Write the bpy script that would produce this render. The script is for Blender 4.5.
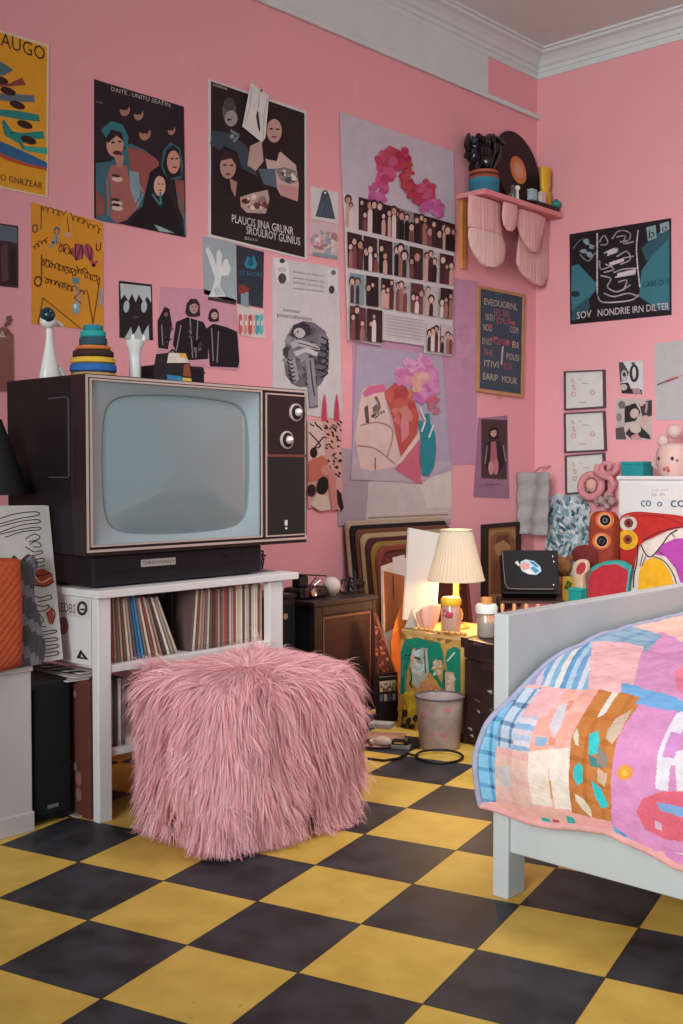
import bpy, bmesh, math, random
import numpy as np
from mathutils import Vector, Matrix, noise

for _o in list(bpy.data.objects):
    bpy.data.objects.remove(_o)
scene = bpy.context.scene
COL = scene.collection
PI = math.pi

# ---------------------------------------------------------------- camera
F_PX = 1111.7
PITCH = -0.03687
YAW = 0.74455          # the camera looks this far to the left of the room's +Y axis
CAM = np.array([0.0, 0.0, 1.12])
_s, _c = math.sin(YAW), math.cos(YAW)
CR = np.array([_c, _s, 0.0])
CF = np.array([-_s * math.cos(PITCH), _c * math.cos(PITCH), math.sin(PITCH)])
CU = np.cross(CR, CF)
cam_data = bpy.data.cameras.new('camera')
cam = bpy.data.objects.new('camera', cam_data)
COL.objects.link(cam)
cam.matrix_world = Matrix(((CR[0], CU[0], -CF[0], CAM[0]), (CR[1], CU[1], -CF[1], CAM[1]),
                           (CR[2], CU[2], -CF[2], CAM[2]), (0, 0, 0, 1)))
cam_data.sensor_fit = 'VERTICAL'
cam_data.sensor_height = 24.0
cam_data.lens = F_PX * 24.0 / 1024.0
cam_data.clip_start = 0.05
scene.camera = cam

# ---------------------------------------------------------------- light, exposure
vs = scene.view_settings
vs.view_transform = 'Standard'
vs.look = 'None'
vs.gamma = 1.0
vs.exposure = 0.0
vs.use_curve_mapping = False
world = bpy.data.worlds.new('world')
scene.world = world
world.use_nodes = True
world.node_tree.nodes['Background'].inputs[0].default_value = (0.70, 0.80, 0.87, 1)
world.node_tree.nodes['Background'].inputs[1].default_value = 0.38


def area(name, loc, target, sx, sy, power, color, spread=180):
    d = bpy.data.lights.new(name, 'AREA')
    d.shape = 'RECTANGLE'
    d.size, d.size_y = sx, sy
    d.energy = power
    d.color = color
    d.spread = math.radians(spread)
    o = bpy.data.objects.new(name, d)
    COL.objects.link(o)
    o.location = loc
    o.rotation_euler = (Vector(target) - Vector(loc)).to_track_quat('-Z', 'Y').to_euler()
    return o


# daylight from the tall windows behind the camera, to its right
area('window_daylight', (0.3, -3.3, 2.3), (-1.7, 5.0, 1.35), 2.4, 2.2, 76, (0.93, 1.0, 1.0), 60)
area('added_overhead_fill', (-1.6, 3.4, 3.6), (-2.6, 4.5, 0), 1.6, 1.6, 46, (1.0, 1.0, 0.97), 96)  # added overhead fill to lift the back corner and mid floor; no known fixture
area('added_side_fill', (1.9, 2.2, 1.9), (-3.0, 4.9, 1.3), 1.4, 1.6, 10, (0.93, 0.97, 1.0), 120)  # weak side fill, added for brightness; no bay window is known there

# ---------------------------------------------------------------- pixel rays of the photograph onto real planes
XW, YW, ZC = -3.86, 5.99, 3.70


def ray(px, py):
    return CR * (px - 341.5) / F_PX - CU * (py - 512.0) / F_PX + CF


def AX(px, py, X):
    d = ray(px, py)
    return Vector(CAM + d * ((X - CAM[0]) / d[0]))


def AY(px, py, Y):
    d = ray(px, py)
    return Vector(CAM + d * ((Y - CAM[1]) / d[1]))


def AZ(px, py, Z):
    d = ray(px, py)
    return Vector(CAM + d * ((Z - CAM[2]) / d[2]))


def APL(px, py, p0, n):
    d = ray(px, py)
    return Vector(CAM + d * (np.dot(np.array(p0) - CAM, n) / np.dot(d, n)))


def left_wall(px, py, off=0.0):
    p = AX(px, py, XW)
    return Vector((XW + off, p.y, p.z))


def right_wall(px, py, off=0.0):
    p = AY(px, py, YW)
    return Vector((p.x, YW - off, p.z))


def plane_fn(p0, n):
    n = Vector(n).normalized()
    p0 = Vector(p0)
    return lambda px, py, off=0.0: APL(px, py, p0, np.array(n)) + n * off


# ---------------------------------------------------------------- colours and materials
def lin(v):
    v = v / 255.0
    return v / 12.92 if v <= 0.04045 else ((v + 0.055) / 1.055) ** 2.4


def C(h, k=1.0):
    if not isinstance(h, str):
        return tuple(h)
    h = h.lstrip('#')
    return tuple(lin(int(h[i:i + 2], 16)) * k for i in (0, 2, 4))


MATS = {}


def mat(name, color=None, rough=0.6, metal=0.0, spec=0.4, bump=0.0, bscale=60.0, var=0.0, vscale=8.0,
        trans=0.0, emit=None, estr=0.0, coat=0.0, stretch=None, subsurf=0.0, ior=1.45, detail=4.0):
    """One principled material; color None reads the mesh's own colour attribute 'Col'."""
    if name in MATS:
        return MATS[name]
    m = bpy.data.materials.new(name)
    m.use_nodes = True
    nt = m.node_tree
    b = nt.nodes['Principled BSDF']
    b.inputs['Roughness'].default_value = rough
    b.inputs['Metallic'].default_value = metal
    b.inputs['Specular IOR Level'].default_value = spec
    b.inputs['IOR'].default_value = ior
    b.inputs['Transmission Weight'].default_value = trans
    b.inputs['Coat Weight'].default_value = coat
    b.inputs['Coat Roughness'].default_value = 0.08
    if color is None:
        a = nt.nodes.new('ShaderNodeAttribute')
        a.attribute_name = 'Col'
        src = a.outputs['Color']
    else:
        rgb = nt.nodes.new('ShaderNodeRGB')
        rgb.outputs[0].default_value = (*C(color), 1)
        src = rgb.outputs[0]
    tc = None
    if var or bump:
        tc = nt.nodes.new('ShaderNodeTexCoord')
        mp = nt.nodes.new('ShaderNodeMapping')
        nt.links.new(tc.outputs['Object'], mp.inputs['Vector'])
        if stretch:
            mp.inputs['Scale'].default_value = stretch
    if var:
        n = nt.nodes.new('ShaderNodeTexNoise')
        n.inputs['Scale'].default_value = vscale
        n.inputs['Detail'].default_value = detail
        nt.links.new(mp.outputs[0], n.inputs['Vector'])
        mr = nt.nodes.new('ShaderNodeMapRange')
        mr.inputs['From Min'].default_value = 0.3
        mr.inputs['From Max'].default_value = 0.7
        mr.inputs['To Min'].default_value = 1 - var
        mr.inputs['To Max'].default_value = 1 + var
        nt.links.new(n.outputs['Fac'], mr.inputs['Value'])
        mx = nt.nodes.new('ShaderNodeVectorMath')
        mx.operation = 'SCALE'
        nt.links.new(src, mx.inputs[0])
        nt.links.new(mr.outputs[0], mx.inputs['Scale'])
        src = mx.outputs[0]
    nt.links.new(src, b.inputs['Base Color'])
    if bump:
        n2 = nt.nodes.new('ShaderNodeTexNoise')
        n2.inputs['Scale'].default_value = bscale
        n2.inputs['Detail'].default_value = 3.0
        nt.links.new(mp.outputs[0], n2.inputs['Vector'])
        bp = nt.nodes.new('ShaderNodeBump')
        bp.inputs['Strength'].default_value = bump
        bp.inputs['Distance'].default_value = 0.01
        nt.links.new(n2.outputs['Fac'], bp.inputs['Height'])
        nt.links.new(bp.outputs[0], b.inputs['Normal'])
    if emit:
        b.inputs['Emission Color'].default_value = (*C(emit), 1)
        b.inputs['Emission Strength'].default_value = estr
    MATS[name] = m
    return m


PAPER = mat('printed_paper', None, 0.62, spec=0.25, var=0.05, vscale=14)
GLOSSY = mat('coloured_glossy', None, 0.28, spec=0.5)
MATTE = mat('coloured_matte', None, 0.75, spec=0.25, var=0.06, vscale=25)
CLOTH = mat('coloured_cloth', None, 0.92, spec=0.12, bump=0.25, bscale=140, var=0.10, vscale=30)
WHITE = mat('white_painted_wood', '#d6d0cf', 0.45, spec=0.4, bump=0.06, bscale=25, var=0.03)
BLACK = mat('black_plastic', '#17161a', 0.42, spec=0.4, bump=0.05, bscale=200)
DARKWOOD = mat('dark_stained_wood', '#2a1c1a', 0.45, spec=0.4, var=0.25, vscale=12, stretch=(1, 1, 9), bump=0.05)
CHROME = mat('chrome', '#c8c4c0', 0.22, metal=1.0)
WOOD = mat('orange_pine', '#c98a4a', 0.5, var=0.15, vscale=10, stretch=(6, 6, 1))
GLASS = mat('clear_glass', '#e8ebe8', 0.05, trans=0.95, spec=0.5)


# ---------------------------------------------------------------- mesh builder
class MB:
    def __init__(self):
        self.v, self.f, self.c = [], [], []

    def add(self, verts, faces, col=(0.5, 0.5, 0.5)):
        n = len(self.v)
        self.v += [Vector(p) for p in verts]
        col = C(col)
        for f in faces:
            self.f.append([i + n for i in f])
            self.c.append(col)
        return self

    def box(self, x0, x1, y0, y1, z0, z1, col='#888888', rz=0.0, M=None):
        v = [Vector((x, y, z)) for x in (x0, x1) for y in (y0, y1) for z in (z0, z1)]
        if rz:
            cen = Vector(((x0 + x1) / 2, (y0 + y1) / 2, 0))
            R = Matrix.Rotation(rz, 3, 'Z')
            v = [R @ (p - cen) + cen for p in v]
        if M is not None:
            v = [M @ p for p in v]
        return self.add(v, [(0, 1, 3, 2), (4, 6, 7, 5), (0, 4, 5, 1), (2, 3, 7, 6), (0, 2, 6, 4), (1, 5, 7, 3)], col)

    def cyl(self, p0, p1, r0, r1=None, n=20, col='#888888'):
        r1 = r0 if r1 is None else r1
        p0, p1 = Vector(p0), Vector(p1)
        d = (p1 - p0).normalized()
        a = d.orthogonal().normalized()
        b = d.cross(a)
        v = []
        for p, r in ((p0, r0), (p1, r1)):
            for i in range(n):
                t = 2 * PI * i / n
                v.append(p + (a * math.cos(t) + b * math.sin(t)) * r)
        f = [(i, (i + 1) % n, n + (i + 1) % n, n + i) for i in range(n)]
        f += [tuple(range(n))[::-1], tuple(range(n, 2 * n))]
        return self.add(v, f, col)

    def lathe(self, prof, o=(0, 0, 0), n=28, col='#888888', M=None, cols=None, sx=1.0, sy=1.0, wob=None):
        o = Vector(o)
        v, f, fc = [], [], []
        for k, (r, z) in enumerate(prof):
            for i in range(n):
                t = 2 * PI * i / n
                rr = max(r, 1e-5) * (wob(t, k) if wob else 1)
                p = Vector((math.cos(t) * rr * sx, math.sin(t) * rr * sy, z))
                v.append((M @ p if M is not None else p) + o)
        for k in range(len(prof) - 1):
            for i in range(n):
                j = (i + 1) % n
                f.append((k * n + i, k * n + j, (k + 1) * n + j, (k + 1) * n + i))
                fc.append(cols[k] if cols else col)
        f.append(tuple(range(n))[::-1]); fc.append(fc[0])
        f.append(tuple((len(prof) - 1) * n + i for i in range(n))); fc.append(fc[-2])
        n0 = len(self.v)
        self.v += v
        for a, b in zip(f, fc):
            self.f.append([i + n0 for i in a])
            self.c.append(C(b))
        return self

    def ball(self, c, rx, ry=None, rz=None, col='#888888', n=18, m=12, M=None, jit=0, seed=1):
        ry = rx if ry is None else ry
        rz = rx if rz is None else rz
        c = Vector(c)
        v, f = [], []
        for k in range(m + 1):
            ph = PI * k / m
            for i in range(n):
                t = 2 * PI * i / n
                p = Vector((math.sin(ph) * math.cos(t) * rx, math.sin(ph) * math.sin(t) * ry, -math.cos(ph) * rz))
                if jit:
                    p *= 1 + jit * noise.noise(Vector((p.x / rx * 1.7 + seed * 7.1, p.y / ry * 1.7, p.z / rz * 1.7)))
                v.append((M @ p if M is not None else p) + c)
        for k in range(m):
            for i in range(n):
                j = (i + 1) % n
                f.append((k * n + i, k * n + j, (k + 1) * n + j, (k + 1) * n + i))
        return self.add(v, f, col)

    def tube(self, pts, r, n=8, col='#888888', closed=False):
        pts = [Vector(p) for p in pts]
        m = len(pts)
        rs = r if isinstance(r, (list, tuple)) else [r] * m
        v, f = [], []
        prev = None
        for k in range(m):
            d = (pts[(k + 1) % m] - pts[k - 1]) if closed else (pts[min(k + 1, m - 1)] - pts[max(k - 1, 0)])
            d = d.normalized() if d.length > 1e-9 else Vector((0, 0, 1))
            a = (prev - d * prev.dot(d)) if prev else d.orthogonal()
            a.normalize()
            prev = a
            b = d.cross(a)
            for i in range(n):
                t = 2 * PI * i / n
                v.append(pts[k] + (a * math.cos(t) + b * math.sin(t)) * rs[k])
        for k in range(m if closed else m - 1):
            for i in range(n):
                j = (i + 1) % n
                k2 = (k + 1) % m
                f.append((k * n + i, k * n + j, k2 * n + j, k2 * n + i))
        if not closed:
            f += [tuple(range(n))[::-1], tuple((m - 1) * n + i for i in range(n))]
        return self.add(v, f, col)

    def prism(self, front, back, col='#888888', side=None):
        """A solid between two matching outlines."""
        n = len(front)
        self.add(list(front), [tuple(range(n))], col)
        self.add(list(back), [tuple(range(n))[::-1]], side or col)
        self.add(list(front) + list(back), [(i, n + i, n + (i + 1) % n, (i + 1) % n) for i in range(n)], side or col)
        return self

    def grid(self, fn, nu, nv, col='#888888', colfn=None):
        n0 = len(self.v)
        for i in range(nu + 1):
            for j in range(nv + 1):
                self.v.append(Vector(fn(i / nu, j / nv)))
        for i in range(nu):
            for j in range(nv):
                a = n0 + i * (nv + 1) + j
                self.f.append([a, a + nv + 1, a + nv + 2, a + 1])
                self.c.append(C(colfn((i + .5) / nu, (j + .5) / nv) if colfn else col))
        return self

    def build(self, name, material, parent=None, smooth=None, bevel=0.0, seg=2, center=False, fixn=True, base=False):
        me = bpy.data.meshes.new(name)
        off = Vector((0, 0, 0))
        if center or base:
            lo = Vector([min(p[i] for p in self.v) for i in range(3)])
            hi = Vector([max(p[i] for p in self.v) for i in range(3)])
            off = (lo + hi) / 2
            if base:
                off.z = lo.z
        me.from_pydata([p - off for p in self.v], [], self.f)
        at = me.color_attributes.new('Col', 'FLOAT_COLOR', 'CORNER')
        buf = np.ones((len(me.loops), 4), np.float32)
        tot = np.array([len(f) for f in self.f])
        buf[:, :3] = np.repeat(np.array(self.c, np.float32).reshape(-1, 3), tot, axis=0)
        at.data.foreach_set('color', buf.ravel())
        if fixn:
            bm = bmesh.new()
            bm.from_mesh(me)
            bmesh.ops.recalc_face_normals(bm, faces=bm.faces)
            bm.to_mesh(me)
            bm.free()
        if smooth is not None:
            for p in me.polygons:
                p.use_smooth = True
            me.set_sharp_from_angle(angle=math.radians(smooth))
        me.materials.append(material)
        o = bpy.data.objects.new(name, me)
        o.location = off
        COL.objects.link(o)
        if parent is not None:
            o.parent = parent
        if bevel:
            md = o.modifiers.new('bevel', 'BEVEL')
            md.width = bevel
            md.segments = seg
            md.limit_method = 'ANGLE'
            md.angle_limit = math.radians(40)
        return o


def tag(o, label=None, cat=None, group=None, kind=None):
    if label:
        o['label'] = label
    if cat:
        o['category'] = cat
    if group:
        o['group'] = group
    if kind:
        o['kind'] = kind
    return o


def thing(name, label, cat, loc=(0, 0, 0), rz=0.0, group=None):
    o = bpy.data.objects.new(name, None)
    o.empty_display_size = 0.05
    o.location = loc
    o.rotation_euler = (0, 0, rz)
    COL.objects.link(o)
    return tag(o, label, cat, group)


# ---------------------------------------------------------------- lettering
_fc = {}


def glyphs(s):
    """Flat outline mesh of a string, scaled so that the capitals are one unit high."""
    if s in _fc:
        return _fc[s]
    cu = bpy.data.curves.new('lettering', 'FONT')
    cu.body = s
    cu.size = 1.0
    cu.resolution_u = 2
    o = bpy.data.objects.new('lettering', cu)
    COL.objects.link(o)
    bpy.context.view_layer.update()
    me = o.evaluated_get(bpy.context.evaluated_depsgraph_get()).to_mesh()
    v = [(p.co.x, p.co.y) for p in me.vertices]
    f = [tuple(p.vertices) for p in me.polygons]
    x0, x1 = min(p[0] for p in v), max(p[0] for p in v)
    v = [((x - x0) / (x1 - x0), y / 0.70) for x, y in v]
    bpy.data.objects.remove(o)
    bpy.data.curves.remove(cu)
    _fc[s] = (v, f)
    return _fc[s]


# ---------------------------------------------------------------- prints: a sheet on a plane, its design printed in layers
class Print:
    def __init__(self, fn, off=0.0, thick=0.002, ox=0.0, oy=0.0, sc=1.0, seed=1, step=0.00006):
        self.fn, self.base, self.th, self.step = fn, off, thick, step
        self.mb = MB()
        self.k = 0
        self.view(ox, oy, sc)
        self.rng = random.Random(seed)

    def view(self, ox, oy, sc):
        self.ox, self.oy, self.sc = ox, oy, sc
        return self

    def P(self, x, y, lay):
        return self.fn(self.ox + x / self.sc, self.oy + y / self.sc, lay)

    def sheet(self, pts, col, edge=None, th=None):
        th = th or self.th
        self.mb.prism([self.P(x, y, self.base + th) for x, y in pts], [self.P(x, y, self.base) for x, y in pts], col, edge)
        self.top = self.base + th
        self.pts = pts
        return self

    def lay(self):
        self.k += 1
        return self.top + self.step * self.k

    def poly(self, pts, col):
        l = self.lay()
        self.mb.add([self.P(x, y, l) for x, y in pts], [tuple(range(len(pts)))], col)
        return self

    def inset(self, m, col):
        cx = sum(p[0] for p in self.pts) / len(self.pts)
        cy = sum(p[1] for p in self.pts) / len(self.pts)
        q = [(x + m * (1 if x < cx else -1), y + m * (1 if y < cy else -1)) for x, y in self.pts]
        return self.poly(q, col)

    def ell(self, cx, cy, rx, ry, col, rot=0.0, n=22, jag=0.0):
        pts = []
        for i in range(n):
            t = 2 * PI * i / n
            k = 1 + (self.rng.uniform(-jag, jag) if jag else 0)
            a, b = rx * k * math.cos(t), ry * k * math.sin(t)
            pts.append((cx + a * math.cos(rot) - b * math.sin(rot), cy + a * math.sin(rot) + b * math.cos(rot)))
        return self.poly(pts, col)

    def line(self, pts, w, col):
        l = self.lay()
        for (x0, y0), (x1, y1) in zip(pts[:-1], pts[1:]):
            d = math.hypot(x1 - x0, y1 - y0) or 1e-6
            nx, ny = -(y1 - y0) / d * w / 2, (x1 - x0) / d * w / 2
            ex, ey = (x1 - x0) / d * w * .3, (y1 - y0) / d * w * .3
            q = [(x0 - ex + nx, y0 - ey + ny), (x1 + ex + nx, y1 + ey + ny), (x1 + ex - nx, y1 + ey - ny), (x0 - ex - nx, y0 - ey - ny)]
            self.mb.add([self.P(x, y, l) for x, y in q], [(0, 1, 2, 3)], col)
        return self

    def curve(self, pts, w, col, n=6):
        out = []
        m = len(pts)
        for i in range(m - 1):
            p0, p1, p2, p3 = pts[max(i - 1, 0)], pts[i], pts[i + 1], pts[min(i + 2, m - 1)]
            for k in range(n):
                t = k / n
                out.append(tuple(0.5 * (2 * p1[a] + (p2[a] - p0[a]) * t + (2 * p0[a] - 5 * p1[a] + 4 * p2[a] - p3[a]) * t * t
                                        + (3 * p1[a] - p0[a] - 3 * p2[a] + p3[a]) * t ** 3) for a in (0, 1)))
        out.append(pts[-1])
        return self.line(out, w, col)

    def text(self, s, x0, y0, x1, y1, h, col, slant=0.0):
        v, f = glyphs(s)
        l = self.lay()
        pv = [self.P(x0 + (x1 - x0) * a + slant * b * h, y0 + (y1 - y0) * a - h * b, l) for a, b in v]
        self.mb.add(pv, f, col)
        return self

    def splat(self, cx, cy, rx, ry, cols, n, r0, r1, jag=0.3):
        for _ in range(n):
            a, q = self.rng.uniform(0, 2 * PI), math.sqrt(self.rng.random())
            r = self.rng.uniform(r0, r1)
            self.ell(cx + rx * q * math.cos(a), cy + ry * q * math.sin(a), r, r * self.rng.uniform(.6, 1.3),
                     self.rng.choice(cols), self.rng.uniform(0, 3), 11, jag)
        return self

    def scrawl(self, x0, y0, x1, y1, h, w, col, n=None):
        """A line of loopy handwriting that nobody can read."""
        L = math.hypot(x1 - x0, y1 - y0)
        n = n or int(L / h * 1.7)
        pts = []
        amp, lean = .3, .2
        for i in range(n * 7 + 1):
            if i % 7 == 0:
                amp, lean = self.rng.uniform(.16, .42), self.rng.uniform(.05, .34)
            t = i / (n * 7)
            ph = 2 * PI * i / 7
            pts.append((x0 + (x1 - x0) * t + lean * h * math.sin(ph), y0 + (y1 - y0) * t - amp * h * math.cos(ph) + .06 * h * math.sin(ph * .37)))
        return self.curve(pts, w, col, 2)

    def face(self, x, y, s, skin='#d8a890', hair='#2a1c18', look=0.1, long=True):
        if long:
            self.poly([(x - .75 * s, y - .5 * s), (x - .3 * s, y - 1.05 * s), (x + .45 * s, y - 1.0 * s), (x + .8 * s, y - .4 * s),
                       (x + .85 * s, y + 1.0 * s), (x + .3 * s, y + 1.15 * s), (x - .6 * s, y + 1.1 * s), (x - .95 * s, y + .6 * s)], hair)
        self.ell(x + look * s, y, .52 * s, .72 * s, skin)
        self.poly([(x - .5 * s, y - .2 * s), (x - .45 * s, y - .85 * s), (x + .5 * s, y - .85 * s), (x + .65 * s, y - .15 * s), (x + .2 * s, y - .5 * s)], hair)
        for e in (-.22, .25):
            self.ell(x + (look + e) * s, y - .08 * s, .13 * s, .06 * s, '#241816')
        self.line([(x + look * s, y), (x + (look + .05) * s, y + .22 * s)], .07 * s, '#9a6a58')
        self.ell(x + (look + .02) * s, y + .38 * s, .17 * s, .06 * s, '#8a4040')
        return self

    def done(self, name, label, cat, group=None, parent=None, material=None):
        o = self.mb.build(name, material or PAPER, parent, center=parent is None, fixn=False)
        # face normals: outward on the viewing side
        if label:
            tag(o, label, cat, group)
        return o

# ================================================================ THE SETTING
def node_wall(name, base):
    m = bpy.data.materials.new(name)
    m.use_nodes = True
    nt = m.node_tree
    b = nt.nodes['Principled BSDF']
    b.inputs['Roughness'].default_value = 0.7
    b.inputs['Specular IOR Level'].default_value = 0.25
    tc = nt.nodes.new('ShaderNodeTexCoord')
    # worn, paler patches where the paint has been rubbed
    n1 = nt.nodes.new('ShaderNodeTexNoise')
    n1.inputs['Scale'].default_value = 5.5
    n1.inputs['Detail'].default_value = 6
    n1.inputs['Roughness'].default_value = 0.55
    r1 = nt.nodes.new('ShaderNodeValToRGB')
    r1.color_ramp.elements[0].position, r1.color_ramp.elements[1].position = 0.62, 0.68
    n2 = nt.nodes.new('ShaderNodeTexNoise')
    n2.inputs['Scale'].default_value = 0.8
    n2.inputs['Detail'].default_value = 3
    mx = nt.nodes.new('ShaderNodeMixRGB')
    mx.inputs['Color1'].default_value = (*C(base), 1)
    mx.inputs['Color2'].default_value = (*C('#f0a6ae'), 1)
    ml = nt.nodes.new('ShaderNodeMath')
    ml.operation = 'MULTIPLY'
    ml.inputs[1].default_value = 0.24
    mx2 = nt.nodes.new('ShaderNodeMixRGB')
    mx2.blend_type = 'MULTIPLY'
    mr = nt.nodes.new('ShaderNodeMapRange')
    mr.inputs['To Min'].default_value, mr.inputs['To Max'].default_value = 0.93, 1.05
    mx2.inputs['Fac'].default_value = 1.0
    L = nt.links.new
    L(tc.outputs['Object'], n1.inputs['Vector'])
    L(tc.outputs['Object'], n2.inputs['Vector'])
    L(n1.outputs['Fac'], r1.inputs['Fac'])
    L(r1.outputs['Color'], ml.inputs[0])
    L(ml.outputs[0], mx.inputs['Fac'])
    L(mx.outputs[0], mx2.inputs['Color1'])
    L(n2.outputs['Fac'], mr.inputs['Value'])
    L(mr.outputs[0], mx2.inputs['Color2'])
    L(mx2.outputs[0], b.inputs['Base Color'])
    n3 = nt.nodes.new('ShaderNodeTexNoise')
    n3.inputs['Scale'].default_value = 30
    bp = nt.nodes.new('ShaderNodeBump')
    bp.inputs['Strength'].default_value = 0.06
    bp.inputs['Distance'].default_value = 0.01
    L(tc.outputs['Object'], n3.inputs['Vector'])
    L(n3.outputs['Fac'], bp.inputs['Height'])
    L(bp.outputs[0], b.inputs['Normal'])
    return m


def node_floor():
    m = bpy.data.materials.new('checkered_vinyl_tiles')
    m.use_nodes = True
    nt = m.node_tree
    b = nt.nodes['Principled BSDF']
    L = nt.links.new

    def N(t, **k):
        n = nt.nodes.new(t)
        for a, v in k.items():
            setattr(n, a, v)
        return n

    def math_(op, a, bb=None):
        n = N('ShaderNodeMath', operation=op)
        for i, v in enumerate((a, bb)):
            if v is None:
                continue
            if isinstance(v, (int, float)):
                n.inputs[i].default_value = v
            else:
                L(v, n.inputs[i])
        return n.outputs[0]
    S = 0.30458                                  # tile size; the tiles run 14 degrees off the walls
    yt = 0.497516 - YAW
    vdir = (math.sin(yt), math.cos(yt))
    udir = (math.cos(yt), -math.sin(yt))
    o2 = (-0.564547 * 1.12, 2.440808 * 1.12)
    org = (o2[0] * _c - o2[1] * _s, o2[0] * _s + o2[1] * _c)
    tc = N('ShaderNodeTexCoord')
    sp = N('ShaderNodeSeparateXYZ')
    L(tc.outputs['Object'], sp.inputs[0])
    dx = math_('SUBTRACT', sp.outputs[0], org[0])
    dy = math_('SUBTRACT', sp.outputs[1], org[1])
    u = math_('DIVIDE', math_('ADD', math_('MULTIPLY', dx, udir[0]), math_('MULTIPLY', dy, udir[1])), S)
    v = math_('DIVIDE', math_('ADD', math_('MULTIPLY', dx, vdir[0]), math_('MULTIPLY', dy, vdir[1])), S)
    par = math_('FLOORED_MODULO', math_('ADD', math_('FLOOR', u), math_('FLOOR', v)), 2.0)
    eu = math_('ABSOLUTE', math_('SUBTRACT', math_('FRACT', u), 0.5))
    ev = math_('ABSOLUTE', math_('SUBTRACT', math_('FRACT', v), 0.5))
    seam = math_('GREATER_THAN', math_('MAXIMUM', eu, ev), 0.4935)
    n1 = N('ShaderNodeTexNoise')
    n1.inputs['Scale'].default_value = 9
    n1.inputs['Detail'].default_value = 5
    L(tc.outputs['Object'], n1.inputs['Vector'])
    n2 = N('ShaderNodeTexNoise')
    n2.inputs['Scale'].default_value = 40
    n2.inputs['Detail'].default_value = 5
    L(tc.outputs['Object'], n2.inputs['Vector'])
    ry = N('ShaderNodeValToRGB')
    ry.color_ramp.elements[0].color = (*C('#c79f44'), 1)
    ry.color_ramp.elements[1].color = (*C('#d9b356'), 1)
    ry.color_ramp.elements[0].position, ry.color_ramp.elements[1].position = .3, .65
    rb = N('ShaderNodeValToRGB')
    rb.color_ramp.elements[0].color = (*C('#262529'), 1)
    rb.color_ramp.elements[1].color = (*C('#3b3b41'), 1)
    rb.color_ramp.elements[0].position, rb.color_ramp.elements[1].position = .38, .6
    L(n1.outputs['Fac'], ry.inputs['Fac'])
    L(n1.outputs['Fac'], rb.inputs['Fac'])
    mx = N('ShaderNodeMixRGB')
    L(par, mx.inputs['Fac'])
    L(ry.outputs[0], mx.inputs['Color1'])
    L(rb.outputs[0], mx.inputs['Color2'])
    sc = N('ShaderNodeValToRGB')
    sc.color_ramp.elements[0].position, sc.color_ramp.elements[1].position = .68, .74
    L(n2.outputs['Fac'], sc.inputs['Fac'])
    mx3 = N('ShaderNodeMixRGB')
    mx3.inputs['Color2'].default_value = (*C('#6b5a3a'), 1)
    L(math_('MULTIPLY', sc.outputs[0], 0.35), mx3.inputs['Fac'])
    L(mx.outputs[0], mx3.inputs['Color1'])
    mx2 = N('ShaderNodeMixRGB')
    mx2.inputs['Color2'].default_value = (*C('#1d1714'), 1)
    L(math_('MULTIPLY', seam, 0.85), mx2.inputs['Fac'])
    L(mx3.outputs[0], mx2.inputs['Color1'])
    L(mx2.outputs[0], b.inputs['Base Color'])
    mr = N('ShaderNodeMapRange')
    mr.inputs['To Min'].default_value, mr.inputs['To Max'].default_value = .42, .62
    L(n1.outputs['Fac'], mr.inputs['Value'])
    L(mr.outputs[0], b.inputs['Roughness'])
    b.inputs['Specular IOR Level'].default_value = 0.3
    bp = N('ShaderNodeBump')
    bp.inputs['Strength'].default_value = 0.25
    bp.inputs['Distance'].default_value = 0.004
    L(math_('SUBTRACT', math_('MULTIPLY', n2.outputs['Fac'], 0.2), seam), bp.inputs['Height'])
    L(bp.outputs[0], b.inputs['Normal'])
    return m


PINKWALL = node_wall('pink_wall_paint', '#e49ea5')
PLASTER = mat('white_plaster', '#cbd0d0', 0.8, spec=0.2, var=0.03, bump=0.05, bscale=20)
CEIL = mat('ceiling_plaster', '#d6dad6', 0.9, spec=0.1, var=0.03)


def struct(name, mb, m, **k):
    return tag(mb.build(name, m, **k), kind='structure')


struct('floor', MB().box(XW - .1, 2.2, -2.0, YW + .1, -0.1, 0), node_floor())
struct('wall_left', MB().box(XW - .1, XW, -2.0, YW + .1, 0, ZC), PINKWALL)
struct('wall_right', MB().box(XW, 2.2, YW, YW + .1, 0, ZC), PINKWALL)
struct('ceiling', MB().box(XW - .1, 2.2, -2.0, YW + .1, ZC, ZC + .1), CEIL)
# painted frieze above the picture rail; it stops short of the corner and leaves a pink square
struct('trim_1', MB().box(XW, XW + .004, -2.0, 5.46, 3.335, 3.60), PLASTER)
struct('trim_2', MB().box(XW, XW + .022, -2.0, YW, 3.305, 3.335), PLASTER, bevel=.006)
# cornice, one mitred moulding on each wall
prof = [(0, 3.555), (.006, 3.555), (.010, 3.585), (.018, 3.59), (.022, 3.612), (.034, 3.618), (.048, 3.64), (.072, 3.662), (.098, 3.672),
        (.102, 3.685), (.118, 3.688), (.120, 3.70), (0, 3.70)]
struct('trim_3', MB().prism([Vector((XW + d, YW - d, z)) for d, z in prof], [Vector((XW + d, -2.0, z)) for d, z in prof]), PLASTER)
struct('trim_4', MB().prism([Vector((XW + d, YW - d, z)) for d, z in prof], [Vector((2.2, YW - d, z)) for d, z in prof]), PLASTER)

# ================================================================ PRINTS ON THE LEFT WALL
WALLP = 'posters and prints on the left wall'
LW = left_wall
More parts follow.
